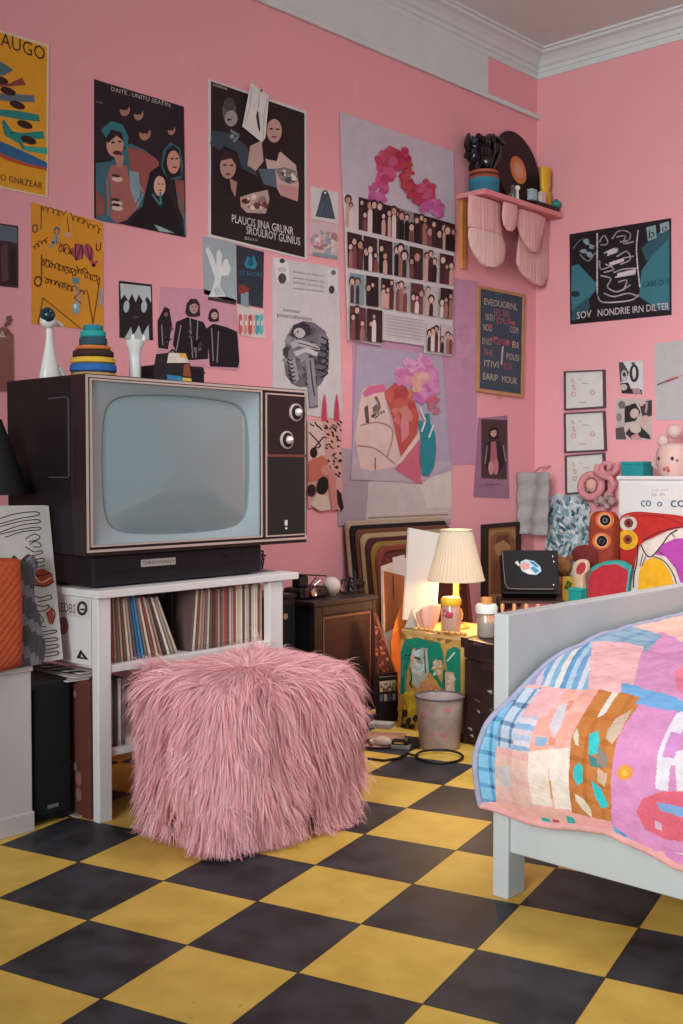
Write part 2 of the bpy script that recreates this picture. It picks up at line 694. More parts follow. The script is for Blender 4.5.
# --- orange concert poster, cut by the left edge of the view
p = Print(LW, .001, .003).sheet([(-45, 17.5), (48.6, 45), (47.3, 198), (-45, 179)], '#d8c3a2')
p.inset(2.2, '#d8962a')
p.view(0, 20, 5.39)
p.text('MAUGO', -58, 118, 240, 222, 74, '#2b2422')
for q, c in [([(0, 225), (70, 270), (20, 300), (-60, 300), (-60, 240)], '#4a6b72'), ([(-40, 335), (45, 345), (115, 310), (138, 352), (40, 360), (-40, 362)], '#8c4240'),
             ([(-40, 395), (60, 400), (180, 408), (185, 446), (60, 440), (-40, 432)], '#5d6a78'), ([(-40, 480), (90, 490), (205, 512), (212, 550), (90, 535), (-40, 512)], '#2f7c7c'),
             ([(5, 545), (60, 600), (110, 610), (230, 600), (236, 642), (120, 640), (130, 665), (80, 660), (20, 620)], '#2c7f76'),
             ([(115, 680), (250, 690), (252, 725), (180, 715), (110, 698)], '#3aa08c'),
             ([(-40, 640), (60, 680), (160, 725), (250, 770), (250, 800), (150, 780), (40, 745), (-40, 700)], '#33608c'),
             ([(-40, 700), (40, 735), (150, 775), (248, 798), (248, 812), (140, 790), (40, 760), (-40, 720)], '#a85038')]:
    p.poly(q, c)
for x, y in ((0, 325), (40, 385), (90, 460), (130, 565), (150, 648)):
    p.ell(x, y, 44, 20, '#3c2220', .35)
p.line([(15, 545), (60, 610), (125, 690)], 14, '#2c7f76')
p.text('LEO GNRZEAR', -40, 855, 225, 912, 34, '#352a26')
p.done('poster', 'orange concert poster with teal streaks and black lettering at far upper left', 'poster', WALLP)

# --- dark painted band poster
p = Print(LW, .001, .003).sheet([(93.9, 79.4), (183.3, 106.8), (185.3, 237.5), (94, 218.5)], '#2c2228')
p.view(85, 70, 5.85)
p.text('DAITE . UNITU SEATIN', 150, 122, 495, 220, 24, '#b9b0ac')
p.text('rock', 62, 190, 100, 200, 14, '#8a8890')
p.poly([(60, 545), (150, 535), (260, 430), (350, 470), (430, 540), (420, 700), (330, 800), (190, 900), (100, 885), (60, 870)], '#3f6470')
p.poly([(245, 455), (330, 470), (415, 520), (440, 580), (380, 720), (330, 740), (270, 620)], '#94504c')
p.poly([(150, 555), (240, 560), (270, 700), (320, 790), (240, 880), (180, 895), (130, 850), (120, 640)], '#a0605a')
p.poly([(255, 590), (310, 600), (320, 740), (290, 780), (262, 700)], '#7d98a0')
p.poly([(90, 350), (150, 300), (215, 320), (250, 390), (245, 480), (215, 420), (180, 365), (120, 400)], '#35707e')
p.ell(172, 440, 50, 70, '#c4907e')
p.poly([(118, 400), (150, 350), (210, 365), (225, 420), (180, 385), (130, 430)], '#2a1f26')
p.ell(184, 485, 26, 13, '#5a2026'); p.ell(160, 425, 12, 6, '#2a1f26'); p.ell(200, 420, 12, 6, '#2a1f26')
p.poly([(165, 500), (225, 500), (215, 570), (185, 570)], '#b08074')
for a in (640, 780, 810):
    p.ell(185, a, 32, 15, '#d0b4a8', .1)
    p.ell(178, a - 20, 24, 9, '#30222a', .2)
p.line([(130, 620), (150, 760), (140, 860)], 9, '#35707e'); p.line([(290, 640), (340, 720), (300, 800)], 10, '#6f9aa4')
p.poly([(440, 560), (455, 470), (495, 425), (550, 455), (570, 560), (560, 640), (470, 640)], '#35616e')
p.poly([(450, 560), (470, 470), (510, 440), (545, 470), (560, 620), (480, 640)], '#241c24')
p.ell(513, 540, 38, 68, '#c98e7c'); p.ell(505, 520, 9, 5, '#241c24'); p.ell(532, 520, 9, 5, '#241c24'); p.ell(520, 570, 14, 5, '#6a2c30')
p.poly([(375, 600), (430, 560), (480, 640), (480, 700), (580, 970), (260, 905), (330, 800)], '#1d181e')
p.ell(432, 680, 34, 60, '#cfa48e'); p.poly([(385, 640), (400, 580), (440, 575), (470, 640), (430, 620)], '#241c24')
p.ell(425, 668, 7, 4, '#241c24'); p.ell(448, 668, 7, 4, '#241c24'); p.ell(436, 705, 10, 4, '#6a2c30')
p.poly([(520, 640), (575, 650), (580, 900), (540, 800)], '#8a4c4a')
p.line([(535, 720), (575, 830), (580, 960)], 10, '#35707e'); p.line([(390, 730), (440, 800), (435, 720)], 12, '#4a7884')
p.poly([(398, 905), (430, 915), (520, 955), (430, 945)], '#8ea4aa')
p.poly([(60, 700), (110, 760), (110, 840), (62, 860)], '#8a5046')
for x, y, s in ((228, 235, 30), (308, 262, 28), (345, 372, 34), (500, 355, 22)):
    p.ell(x, y, s, s * 1.25, '#a87868', .2); p.ell(x - 8, y - s * .7, s * 1.1, s * .7, '#2c2026'); p.ell(x - s * .3, y, s * .2, s * .12, '#241c24'); p.ell(x + s * .35, y, s * .2, s * .12, '#241c24')
p.done('poster', 'dark painted poster of a crowd in hoods and red coats, above the television', 'poster', WALLP)

# --- black photographic band poster with a white border
p = Print(LW, .001, .003).sheet([(207.9, 79), (306.3, 111), (306.5, 260), (208, 237)], '#cfc6c6')
p.inset(2.4, '#2a1f22')
p.view(200, 70, 5.25)
p.text('ATERNA', 62, 82, 140, 108, 12, '#c9c0be')
p.poly([(60, 320), (150, 330), (240, 400), (300, 560), (220, 520), (80, 410), (50, 390)], '#3c4450')
p.ell(150, 215, 36, 62, '#5e5654'); p.ell(160, 255, 34, 42, '#9a918c'); p.ell(150, 180, 30, 34, '#4c4442'); p.ell(150, 262, 12, 5, '#2a1f22')
p.line([(160, 320), (200, 345), (175, 375)], 14, '#7d848a'); p.ell(165, 350, 12, 12, '#8d9498')
p.poly([(260, 400), (320, 370), (330, 480), (290, 530), (245, 500)], '#b89a90')
p.poly([(340, 470), (420, 430), (500, 500), (515, 600), (510, 690), (420, 660), (390, 600), (350, 520)], '#c2a49c')
p.poly([(345, 250), (390, 230), (440, 270), (455, 400), (470, 450), (420, 400), (400, 480), (350, 470), (335, 360)], '#2c1c1c')
p.ell(386, 320, 40, 62, '#bc9488'); p.ell(370, 310, 10, 5, '#2c1c1c'); p.ell(404, 312, 10, 5, '#2c1c1c'); p.ell(386, 352, 14, 5, '#7a4440')
p.poly([(390, 520), (440, 510), (500, 530), (515, 580), (470, 600), (420, 580)], '#7c7876'); p.splat(455, 555, 55, 35, ['#d8cfca', '#4e4648', '#9a928e'], 14, 7, 16)
p.poly([(410, 600), (510, 620), (505, 690), (420, 660)], '#c08a8c')
p.poly([(300, 520), (390, 520), (400, 620), (330, 600)], '#556470')
p.poly([(80, 440), (120, 400), (190, 430), (215, 520), (300, 570), (350, 640), (200, 680), (150, 650), (90, 560)], '#241a1c')
p.ell(142, 510, 42, 62, '#b58a80'); p.poly([(95, 480), (120, 420), (185, 450), (195, 520), (160, 465)], '#33211f')
p.ell(125, 500, 10, 5, '#2c1c1c'); p.ell(162, 502, 10, 5, '#2c1c1c'); p.ell(142, 548, 15, 6, '#7a3c3c'); p.poly([(150, 570), (190, 590), (180, 670), (160, 630)], '#a47a70')
p.poly([(205, 670), (260, 650), (350, 630), (360, 680), (340, 755), (240, 750), (210, 720)], '#b59890')
p.ell(235, 690, 22, 14, '#5a2226'); p.splat(285, 700, 55, 40, ['#d8c4bc', '#6a3c3c', '#8d7470'], 14, 8, 18)
p.text('PLAUCIS JINA GRUNR', 162, 800, 485, 868, 42, '#d6cecb'); p.text('SROULROY GUNIUS', 238, 860, 520, 922, 42, '#d6cecb')
p.text('Blaxx', 230, 892, 298, 900, 18, '#aaa2a0')
p.done('poster', 'large black band photo poster with white border and two lines of white lettering', 'poster', WALLP)

# --- white paper cut-out pinned over that poster
p = Print(LW, .012, .002).sheet([(249, 83), (255, 88), (267, 96), (263.5, 138), (260, 143), (240.5, 127)], '#d8d2ce')
p.view(200, 70, 5.25)
p.poly([(288, 215), (296, 225), (306, 310), (303, 335), (292, 300), (284, 250)], '#3a2c2e')
p.line([(262, 95), (250, 200), (222, 290)], 5, '#b5aeac'); p.line([(345, 150), (325, 240), (320, 370)], 5, '#b5aeac'); p.line([(300, 130), (296, 200)], 4, '#9c9594')
p.ell(311, 112, 6, 9, '#6a5a5c')
p.done('paper_cutout', 'white paper garment cut-out pinned on the top edge of the black band poster', 'paper cut-out')

# --- yellow drawing
p = Print(LW, .001, .002).sheet([(31, 202), (102.5, 223), (103.4, 331), (31.6, 324)], '#d68f2c')
p.view(20, 195, 7.19)
BR = '#5a2f22'
p.scrawl(140, 95, 330, 140, 60, 5.5, BR); p.scrawl(360, 150, 580, 260, 60, 5.5, BR)
p.line([(150, 80), (148, 250)], 6, BR); p.ell(105, 242, 22, 32, BR); p.ell(105, 242, 13, 22, '#d68f2c'); p.line([(335, 160), (350, 280)], 6, BR)
p.ell(340, 288, 34, 20, '#c99a7c'); p.scrawl(90, 380, 195, 320, 60, 5.5, BR, 4)
p.ell(262, 258, 22, 30, '#38647a'); p.ell(262, 262, 12, 18, '#d68f2c'); p.line([(262, 290), (235, 340), (215, 380)], 18, '#7d96a0'); p.line([(258, 300), (262, 350)], 14, '#5a7f92')
p.scrawl(275, 370, 420, 430, 80, 5.5, BR, 6)
p.ell(415, 410, 40, 60, '#a04c5c', .1); p.ell(490, 410, 34, 62, '#a8485c', -.3); p.line([(500, 450), (525, 510), (548, 480)], 22, '#a8485c')
p.curve([(395, 350), (400, 470), (440, 360), (445, 460)], 8, '#5c2c34'); p.curve([(475, 360), (500, 470), (510, 380)], 8, '#5c2c34')
p.curve([(545, 350), (548, 395), (572, 390), (575, 345)], 7, BR)
p.scrawl(150, 480, 400, 560, 75, 5.5, BR, 9); p.scrawl(400, 530, 575, 625, 75, 5.5, BR, 6)
p.line([(150, 430), (152, 610)], 6, BR); p.ell(125, 622, 30, 40, BR); p.ell(125, 622, 19, 27, '#d68f2c')
p.scrawl(175, 610, 470, 705, 55, 5.5, BR, 10)
p.poly([(370, 590), (425, 600), (420, 640), (375, 632)], '#5c8790'); p.poly([(385, 640), (415, 645), (440, 720), (420, 840), (385, 845), (390, 730)], '#b58a6c')
p.ell(398, 815, 28, 42, '#7fa3ac'); p.ell(392, 800, 10, 18, '#d0d8d4'); p.line([(388, 650), (430, 700), (385, 740), (435, 780)], 6, BR)
p.line([(125, 925), (160, 738), (430, 958)], 5, '#4a2c24'); p.line([(480, 690), (520, 925), (565, 640)], 6, '#7a3c22')
p.poly([(575, 670), (592, 690), (588, 770), (555, 820)], '#8fa0a8')
p.done('drawing', 'yellow orange sheet covered with brown handwriting and doodles', 'drawing', WALLP)

# --- small prints at the left edge
p = Print(LW, .001, .002).sheet([(-20, 220.5), (17.7, 226), (17.8, 288), (-20, 284)], '#4a3238')
p.view(0, 190, 3.105)
p.poly([(-60, 95), (52, 118), (52, 165), (30, 160), (-60, 150)], '#5f6670'); p.poly([(-60, 170), (20, 160), (52, 180), (52, 300), (-60, 290)], '#3b2528'); p.poly([(0, 175), (22, 165), (25, 280), (5, 285)], '#5b3a3a'); p.poly([(30, 185), (45, 180), (48, 290), (32, 290)], '#2b1c20')
p.done('photo_print', 'small dark photo print at the left edge beside the yellow drawing', 'photo', WALLP)
p = Print(LW, .001, .004).sheet([(-16, 331.5), (12.6, 334), (13.2, 391.5), (-16, 391)], '#8a5a50')
p.view(0, 310, 2.732)
p.splat(0, 45, 30, 40, ['#7c4c46', '#96665a', '#84564c'], 24, 4, 9); p.poly([(0, 180 / 2.6), (14, 188 / 2.6), (12, 195 / 2.6), (-6, 190 / 2.6)], '#d2c4bc'); p.text('A', -4, 70, 12, 73, 12, '#cbb8b0')
p.done('wall_picture', 'small brown picture panel at the left edge behind the television', 'picture', WALLP)

# --- creature card
p = Print(LW, .001, .002).sheet([(118.7, 280.7), (151.4, 284.6), (152.6, 340.3), (119.3, 337.5)], '#272126')
p.view(0, 190, 3.105)
p.poly([(372, 290), (466, 300), (468, 350), (455, 330), (445, 350), (430, 325), (420, 348), (408, 322), (398, 345), (385, 325), (374, 340)], '#b7bfc0')
for x in (391, 446):
    p.ell(x, 362, 9, 19, '#a9b4b6', .1)
p.poly([(385, 462), (405, 425), (412, 455), (430, 420), (440, 452), (460, 418), (462, 465)], '#aeb8ba'); p.ell(420, 395, 12, 4, '#4a4248')
p.done('art_card', 'small black card with a pale fringed mask face above the white cup', 'card', WALLP)

# --- cut-out of three standing people
p = Print(LW, .001, .002).sheet([(160, 287), (203, 289), (236, 300), (237.5, 320), (239.5, 368), (235, 371), (196, 366), (157.5, 360)], '#c790a0')
p.view(0, 190, 3.105)
p.poly([(488, 405), (510, 362), (525, 370), (533, 420), (520, 495), (490, 490)], '#2a1f24')
p.poly([(535, 480), (545, 410), (580, 395), (630, 410), (645, 440), (645, 525), (560, 530)], '#201a20')
p.poly([(640, 430), (660, 415), (700, 425), (735, 440), (742, 530), (738, 552), (650, 548)], '#1f1a1f')
p.face(598, 365, 26, '#b59088', '#33242a'); p.face(513, 385, 12, '#8a5c58', '#241a1e'); p.face(662, 388, 19, '#c09a92', '#2e2024')
for q in ([(588, 400), (596, 520)], [(612, 405), (606, 520)], [(500, 420), (503, 480)], [(655, 430), (660, 530)], [(676, 440), (672, 535)], [(560, 420), (545, 500)]):
    p.line(q, 3.5, '#8c8088')
p.splat(600, 460, 30, 50, ['#4a4048', '#6c6068', '#15100f'], 16, 3, 7); p.splat(520, 450, 14, 35, ['#5a4a50', '#15100f'], 8, 2, 5)
p.done('photo_cutout', 'pink photo cut-out of three people in dark jackets above the television', 'photo', WALLP)

# --- pale hand print, navy card, small watercolour
p = Print(LW, .001, .002).sheet([(202.4, 236.5), (235.5, 244), (236, 303), (203.6, 294)], '#9aa6ac')
p.view(180, 220, 3.415); p.inset(3, '#7f929c')
p.poly([(95, 262), (108, 240), (118, 200), (95, 130), (85, 100), (95, 92), (110, 120), (122, 155), (124, 110), (133, 100), (142, 118), (140, 160), (150, 135), (160, 132), (172, 165), (165, 190), (140, 190), (135, 225), (155, 262)], '#d3d6d6')
p.poly([(112, 235), (130, 230), (150, 255), (120, 258)], '#b4bcc0'); p.line([(98, 268), (186, 284)], 12, '#3a3438')
p.done('art_card', 'grey blue card printed with a pale reaching hand', 'card', WALLP)
p = Print(LW, .001, .002).sheet([(236.2, 245), (263.6, 252), (262.5, 308), (237, 303.5)], '#2f3440')
p.view(180, 220, 3.415)
p.poly([(218, 150), (230, 122), (240, 135), (250, 120), (262, 150), (255, 168), (225, 164)], '#2f7f98'); p.ell(240, 145, 10, 12, '#1c5a74')
p.text('ST SHORE', 202, 186, 280, 196, 14, '#2f6f88'); p.poly([(200, 225), (215, 220), (238, 238), (215, 252), (200, 250)], '#8a3a34'); p.text('ce-at', 222, 288, 242, 291, 6, '#6c7a84')
p.done('art_card', 'dark navy card with a turquoise figure, right of the hand card', 'card', WALLP)
p = Print(LW, .001, .002).sheet([(236.5, 305), (263.5, 310), (265, 339), (238, 335)], '#cfbfbc')
p.view(180, 220, 3.415)
for x, c in ((205, '#b5676c'), (222, '#c98a7c'), (238, '#a84c58'), (250, '#cf9c8c'), (262, '#4f96a4'), (276, '#62aab4')):
    p.poly([(x - 6, 322 + x * .02), (x + 5, 324), (x + 7, 380), (x + 1, 395), (x - 7, 385)], c)
    p.ell(x, 330, 7, 8, c, 0, 9, .3); p.ell(x + 2, 352, 3, 9, '#dcd0cc')
p.done('art_card', 'small pale watercolour card of red and blue figures under the navy card', 'card', WALLP)

# --- white poster with the drawing of a crouching figure
p = Print(LW, .001, .003).sheet([(272, 257.5), (338.5, 268), (341.5, 408), (340, 420), (272.5, 410)], '#c5bfc0')
p.view(180, 220, 3.415)
p.poly([(318, 130), (345, 128), (368, 150), (372, 210), (330, 215)], '#d6d2d2'); p.ell(347, 200, 14, 18, '#4a464c'); p.ell(347, 140, 9, 8, '#3a363c'); p.ell(346, 170, 16, 10, '#bcb6b8')
p.poly([(500, 165), (535, 170), (535, 245), (505, 240)], '#d2cecf'); p.ell(516, 238, 10, 14, '#3f3b42'); p.ell(522, 180, 8, 9, '#6a666c')
for k, (a, b) in enumerate(((180, 195), (200, 215), (216, 231), (236, 248))):
    p.text('manatial anumeraa lites' if k % 2 else 'dumbalus raa alum siet', 384, a, 490, b, 8, '#6a6468')
p.text('somoar', 350, 312, 410, 320, 14, '#4a444a'); p.text('pourcabocion', 330, 330, 448, 345, 15, '#4a444a')
INK = '#4b464c'
p.poly([(352, 480), (360, 400), (385, 358), (420, 345), (455, 350), (495, 380), (508, 440), (505, 510), (480, 560), (466, 570), (470, 640), (438, 645), (432, 570), (400, 570), (380, 560), (358, 530)], '#6c666c')
p.splat(430, 460, 70, 95, ['#56505a', '#7a757c', '#433e46', '#625c64', '#8d888e'], 46, 7, 20, .35)
p.poly([(372, 395), (385, 362), (415, 348), (440, 360), (445, 390), (420, 402), (395, 405)], '#37323a')
p.ell(404, 386, 20, 17, '#b4aeb0', .3); p.ell(398, 382, 3.5, 3, '#2f2b30'); p.line([(392, 388), (386, 394)], 3, '#4b464c')
p.poly([(372, 420), (400, 408), (460, 425), (478, 445), (440, 440), (400, 432), (380, 440)], '#aea8aa')
p.poly([(385, 450), (430, 436), (468, 452), (462, 466), (425, 452), (392, 466)], '#c0babc')
p.poly([(365, 478), (388, 470), (402, 545), (385, 558)], '#9c969a'); p.poly([(425, 470), (452, 472), (468, 632), (440, 640), (432, 560)], '#8d888e')
for x in range(6):
    p.curve([(480 - x * 3, 400 + x * 22), (500, 412 + x * 22), (496 - x * 4, 428 + x * 22)], 4, '#35313a')
    p.curve([(360 + x * 2, 470 + x * 14), (372 + x * 2, 480 + x * 14), (380 + x * 2, 476 + x * 14)], 4, '#35313a')
p.curve([(440, 480), (446, 540), (455, 600)], 4, '#3a353c'); p.curve([(400, 420), (430, 428), (465, 440)], 3, '#3a353c')
p.done('poster', 'tall white poster with a grey ink drawing of a crouched figure', 'poster', WALLP)

# --- dress card and pinkish card at the right of the band poster
p = Print(LW, .001, .002).sheet([(310.7, 186), (338, 192.5), (338, 224), (311, 219)], '#cbc7c6')
p.view(190, 0, 3.105)
p.poly([(408, 598), (418, 590), (430, 602), (436, 622), (450, 682), (388, 672), (400, 630)], '#46525c'); p.ell(418, 600, 9, 10, '#3c454e'); p.ell(418, 599, 4, 4, '#cbc7c6'); p.line([(412, 630), (402, 670)], 3, '#5d6a74')
p.done('art_card', 'white card with a dark grey dress shape, right of the band poster', 'card', WALLP)
p = Print(LW, .001, .002).sheet([(309, 220), (338, 225), (338.5, 260), (309.5, 254)], '#c9b0b0')
p.view(180, 220, 3.415)
p.splat(492, 75, 42, 34, ['#b98a8c', '#a0747c', '#8f9ca4', '#d6c6c4', '#c49a98'], 36, 5, 12); p.poly([(450, 110), (535, 122), (535, 134), (450, 122)], '#7d8e98')
p.done('art_card', 'small mottled pink card directly below the dress card', 'card', WALLP)

# --- lavender sheets behind the painting, and the grey sheet below
p = Print(LW, .0005, .002).sheet([(352, 345), (440, 275), (478, 282), (476, 464), (352, 470)], '#b98aa4')
p.view(330, 320, 3.415)
p.splat(470, 70, 40, 120, ['#bb8ca8', '#b586a2', '#be90aa'], 14, 16, 30)
p.done('paper_sheet', 'mauve paper sheet behind the photo grid and the flower painting', 'paper', WALLP)
p = Print(LW, .003, .002).sheet([(336, 447), (452, 462), (450, 524), (337.5, 526)], '#a8959f')
p.view(330, 320, 3.415)
p.poly([(130, 555), (405, 480), (415, 500), (412, 680), (120, 690)], '#c4b4b2'); p.poly([(300, 560), (350, 520), (410, 500), (412, 640), (330, 640)], '#cfc2bc'); p.line([(130, 676), (400, 664)], 6, '#9a8468')
p.done('paper_sheet', 'grey mauve paper sheet on the wall just above the leaning frames', 'paper', WALLP)

# --- top poster with the pink feather wreath
p = Print(LW, .006, .003).sheet([(339, 112), (452.5, 152), (454, 232), (342, 208)], '#bfb6c0')
p.view(330, 100, 4.553)
FE = ['#b8385c', '#c24a66', '#a83250', '#c0587c', '#b04a5c']
p.splat(205, 430, 42, 45, ['#b85a90', '#c06c9c', '#b04c80'], 26, 12, 24)
p.splat(235, 330, 38, 70, ['#c04c78', '#b84070', '#c65a80'], 30, 12, 24)
p.splat(290, 270, 70, 42, FE, 40, 12, 26)
p.splat(345, 340, 30, 80, ['#a83040', '#b04044', '#9a2c3c', '#b84c50'], 34, 10, 22)
p.splat(370, 420, 28, 45, ['#a83848', '#b44a58', '#b04050'], 22, 9, 18)
p.splat(425, 430, 46, 52, ['#b84460', '#c05878', '#b03c58'], 34, 10, 22)
p.splat(455, 495, 46, 36, ['#b85c94', '#c070a0', '#b44c88'], 26, 9, 20)
p.done('poster', 'pale poster with a pink and red feather wreath, topmost beside the shelf', 'poster', WALLP)

# --- contact sheet of band photographs
p = Print(LW, .011, .003).sheet([(342, 192.5), (453, 226), (450, 356.5), (422, 353), (422.5, 346), (380, 340), (379.5, 346), (346, 340)], '#ccc4c4')
R = random.Random(5)
p.view(330, 180, 3.415)


def strip(q, n, gap, dark):
    (x0, y0), (x1, y1), (x2, y2), (x3, y3) = q      # top-left, top-right, bottom-right, bottom-left

    def at(a, b):
        return (x0 + (x1 - x0) * a) * (1 - b) + (x3 + (x2 - x3) * a) * b, (y0 + (y1 - y0) * a) * (1 - b) + (y3 + (y2 - y3) * a) * b
    for i in range(n):
        a0, a1 = i / n + (gap if i else 0), (i + 1) / n - gap
        p.poly([at(a0, 0), at(a1, 0), at(a1, 1), at(a0, 1)], dark if R.random() < .55 else R.choice(['#8d8084', '#b8acaa', '#c6bcba', '#5c3438', '#7c9098']))
        for k in range(R.choice((2, 3))):
            a = a0 + (a1 - a0) * (k + .6) / 3.2
            w = (a1 - a0) * R.uniform(.13, .2)
            a += (a1 - a0) * R.uniform(-.08, .08)
            h = R.uniform(.2, .62)
            c = R.choice(['#c49e94', '#5a2c30', '#7a4446', '#d2c4c0', '#2a1c20', '#1f1719', '#9a6c60', '#40282c'])
            p.poly([at(a - w, 1), at(a - w * .9, h + .1), at(a - w * .3, h), at(a + w * .6, h), at(a + w, h + .15), at(a + w * .8, 1)], c)
            hx, hy = at(a, h - .1)
            rr = (y3 - y0) * R.uniform(.065, .12)
            p.ell(hx, hy - rr * .3, rr * 1.0, rr * 1.3, R.choice(['#2a1a1c', '#4c2c28', '#1f1618']), 0, 9)
            p.ell(hx, hy, rr * .65, rr * .95, R.choice(['#c9a498', '#b88c80', '#d0b0a6']), 0, 9)


strip([(44, 45), (418, 153), (418, 248), (44, 160)], 8, .0, '#33201f')
strip([(50, 178), (415, 262), (412, 362), (52, 300)], 7, .008, '#3a2426')
strip([(58, 318), (412, 376), (410, 478), (58, 420)], 7, .012, '#2f1e20')
strip([(55, 430), (168, 448), (168, 558), (56, 545)], 2, .02, '#3a2426')
strip([(318, 488), (410, 500), (408, 596), (318, 584)], 2, .02, '#2a1c1e')
for k in range(7):
    p.line([(178, 462 + k * 11), (305, 482 + k * 11)], 3, '#a9a1a2')
p.done('photo_sheet', 'white sheet of band photographs in four rows, under the feather poster', 'photo sheet', WALLP)

# --- the flower painting
p = Print(LW, .006, .003).sheet([(356, 345), (441, 356), (450, 470), (424, 478), (420, 484), (350, 476)], '#a99cae')
p.view(330, 320, 3.415)
p.poly([(75, 470), (110, 460), (300, 480), (415, 485), (310, 555), (66, 545)], '#b4a4ae')
p.poly([(105, 240), (140, 220), (175, 225), (190, 300), (225, 420), (235, 470), (220, 500), (140, 515), (100, 505), (80, 400)], '#d2b4ac')
p.poly([(105, 250), (130, 225), (180, 220), (190, 245), (150, 250), (115, 265)], '#c8688c')
p.poly([(112, 300), (125, 290), (130, 350), (118, 355)], '#57484c'); p.poly([(140, 300), (155, 285), (170, 320), (150, 340)], '#6c5a5c')
p.curve([(150, 260), (165, 300), (140, 330), (185, 310)], 9, '#d8c4bc'); p.curve([(100, 360), (160, 350), (210, 380), (190, 470)], 5, '#b88c84'); p.curve([(90, 430), (150, 440), (215, 490)], 5, '#b88c84'); p.curve([(150, 470), (150, 510)], 5, '#a8807a')
p.poly([(180, 250), (215, 215), (255, 225), (280, 265), (300, 330), (290, 400), (240, 470), (230, 440), (210, 340)], '#b4524c')
p.splat(235, 290, 42, 65, ['#bc5c50', '#a84444', '#c8706a', '#c07c60'], 20, 10, 22); p.poly([(245, 300), (262, 310), (265, 390), (240, 420), (235, 360)], '#c87c84')
p.poly([(215, 510), (240, 480), (300, 410), (305, 540), (312, 560), (280, 552), (240, 525)], '#c06478')
p.poly([(218, 495), (300, 380), (320, 335), (310, 395), (235, 490)], '#d8bcb4')
p.splat(290, 180, 62, 48, ['#c87cac', '#d08cb4', '#c070a0', '#d49ab8'], 42, 10, 24); p.splat(320, 230, 48, 60, ['#c878ac', '#ce86b2', '#b868a0'], 34, 10, 22); p.splat(295, 210, 28, 30, ['#d0a48c', '#cf9c8c', '#d4aa9c'], 16, 7, 15)
p.splat(350, 290, 22, 30, ['#b85c74', '#b06c74'], 10, 7, 13)
p.poly([(316, 322), (330, 318), (334, 355), (350, 385), (354, 440), (348, 500), (330, 532), (308, 530), (300, 480), (302, 410), (298, 370), (292, 345), (306, 345), (314, 360)], '#2b7f8a')
p.line([(300, 300), (318, 345), (305, 380)], 6, '#d8cfca'); p.line([(330, 400), (345, 360)], 6, '#c9d0cc')
p.done('painting', 'painting of a pink flower bouquet with a teal bottle, under the photo sheet', 'painting', WALLP)

# --- animal print strip right of the television
p = Print(LW, .007, .002).sheet([(306, 421), (322, 418), (324.5, 395), (327, 419), (333.5, 420), (336.5, 396), (339.5, 420), (341, 485), (341.5, 508), (338, 511), (333, 506), (307, 508)], '#c99a92')
p.view(295, 370, 6.4)
for x in (178, 258):
    p.poly([(x, 150), (x + 14, 220), (x + 18, 330), (x - 18, 330), (x - 12, 220)], '#b8405c')
for k in range(54):
    x, y = R.uniform(185, 285), R.uniform(325, 700)
    p.ell(x, y, R.uniform(8, 14), R.uniform(4, 7), '#3a2220', R.uniform(.2, 1.2), 8, .2)
p.poly([(72, 325), (165, 330), (180, 545), (72, 580)], '#cdb3ac')
for q in ([(85, 345), (110, 360)], [(115, 335), (135, 365)], [(140, 360), (160, 385)], [(80, 400), (150, 480), (120, 500)], [(170, 430), (110, 500)]):
    p.curve(q, 9, '#4a2c2c')
p.ell(108, 530, 24, 34, '#2a1a1c'); p.poly([(75, 590), (160, 545), (205, 590), (185, 640), (150, 700), (75, 715)], '#bf6c5c'); p.ell(185, 640, 30, 34, '#c98a7c')
p.ell(165, 740, 38, 60, '#251a1c', .2); p.ell(95, 770, 28, 40, '#321c20'); p.poly([(195, 640), (240, 640), (255, 780), (262, 890), (225, 900), (205, 760)], '#c68078')
p.poly([(85, 860), (130, 790), (200, 810), (220, 890), (150, 905)], '#cdbcae'); p.poly([(255, 760), (285, 790), (300, 880), (285, 905), (262, 850)], '#281c1e')
p.done('art_print', 'animal print collage strip between the television and the grey sheet', 'print', WALLP)

# --- mauve photo card and gilt board with lines of lettering
p = Print(LW, .001, .002).sheet([(478, 418), (507, 415.5), (509, 498.5), (473, 497)], '#9a7088')
p.view(330, 320, 3.415)
p.poly([(515, 338), (604, 342), (602, 545), (515, 540)], '#4c3436')
p.face(557, 385, 20, '#c9a090', '#2c1a1c', 0); p.poly([(525, 480), (530, 420), (550, 410), (580, 415), (600, 470), (590, 500), (575, 520), (535, 510)], '#2e2024'); p.poly([(548, 415), (565, 415), (572, 500), (560, 530), (545, 500)], '#a8606c'); p.ell(548, 505, 9, 24, '#c98a94'); p.ell(566, 500, 8, 28, '#b87884'); p.line([(535, 430), (528, 490)], 5, '#8a7478'); p.line([(590, 430), (598, 480)], 5, '#8a7478'); p.text('a wildside', 508, 568, 580, 564, 9, '#5c3c50')
p.done('photo_print', 'mauve photo card of a standing figure below the gilt lettered board', 'photo', WALLP)
root = thing('framed_board', 'slate blue board with rows of cream and red lettering in a thin gilt frame', 'framed board', LW(498, 395, 0), 0)
inv = Matrix.Translation(-root.location)


def loc_fn(r, fn):
    return lambda px, py, off=0.0: fn(px, py, off) - Vector(r.location)


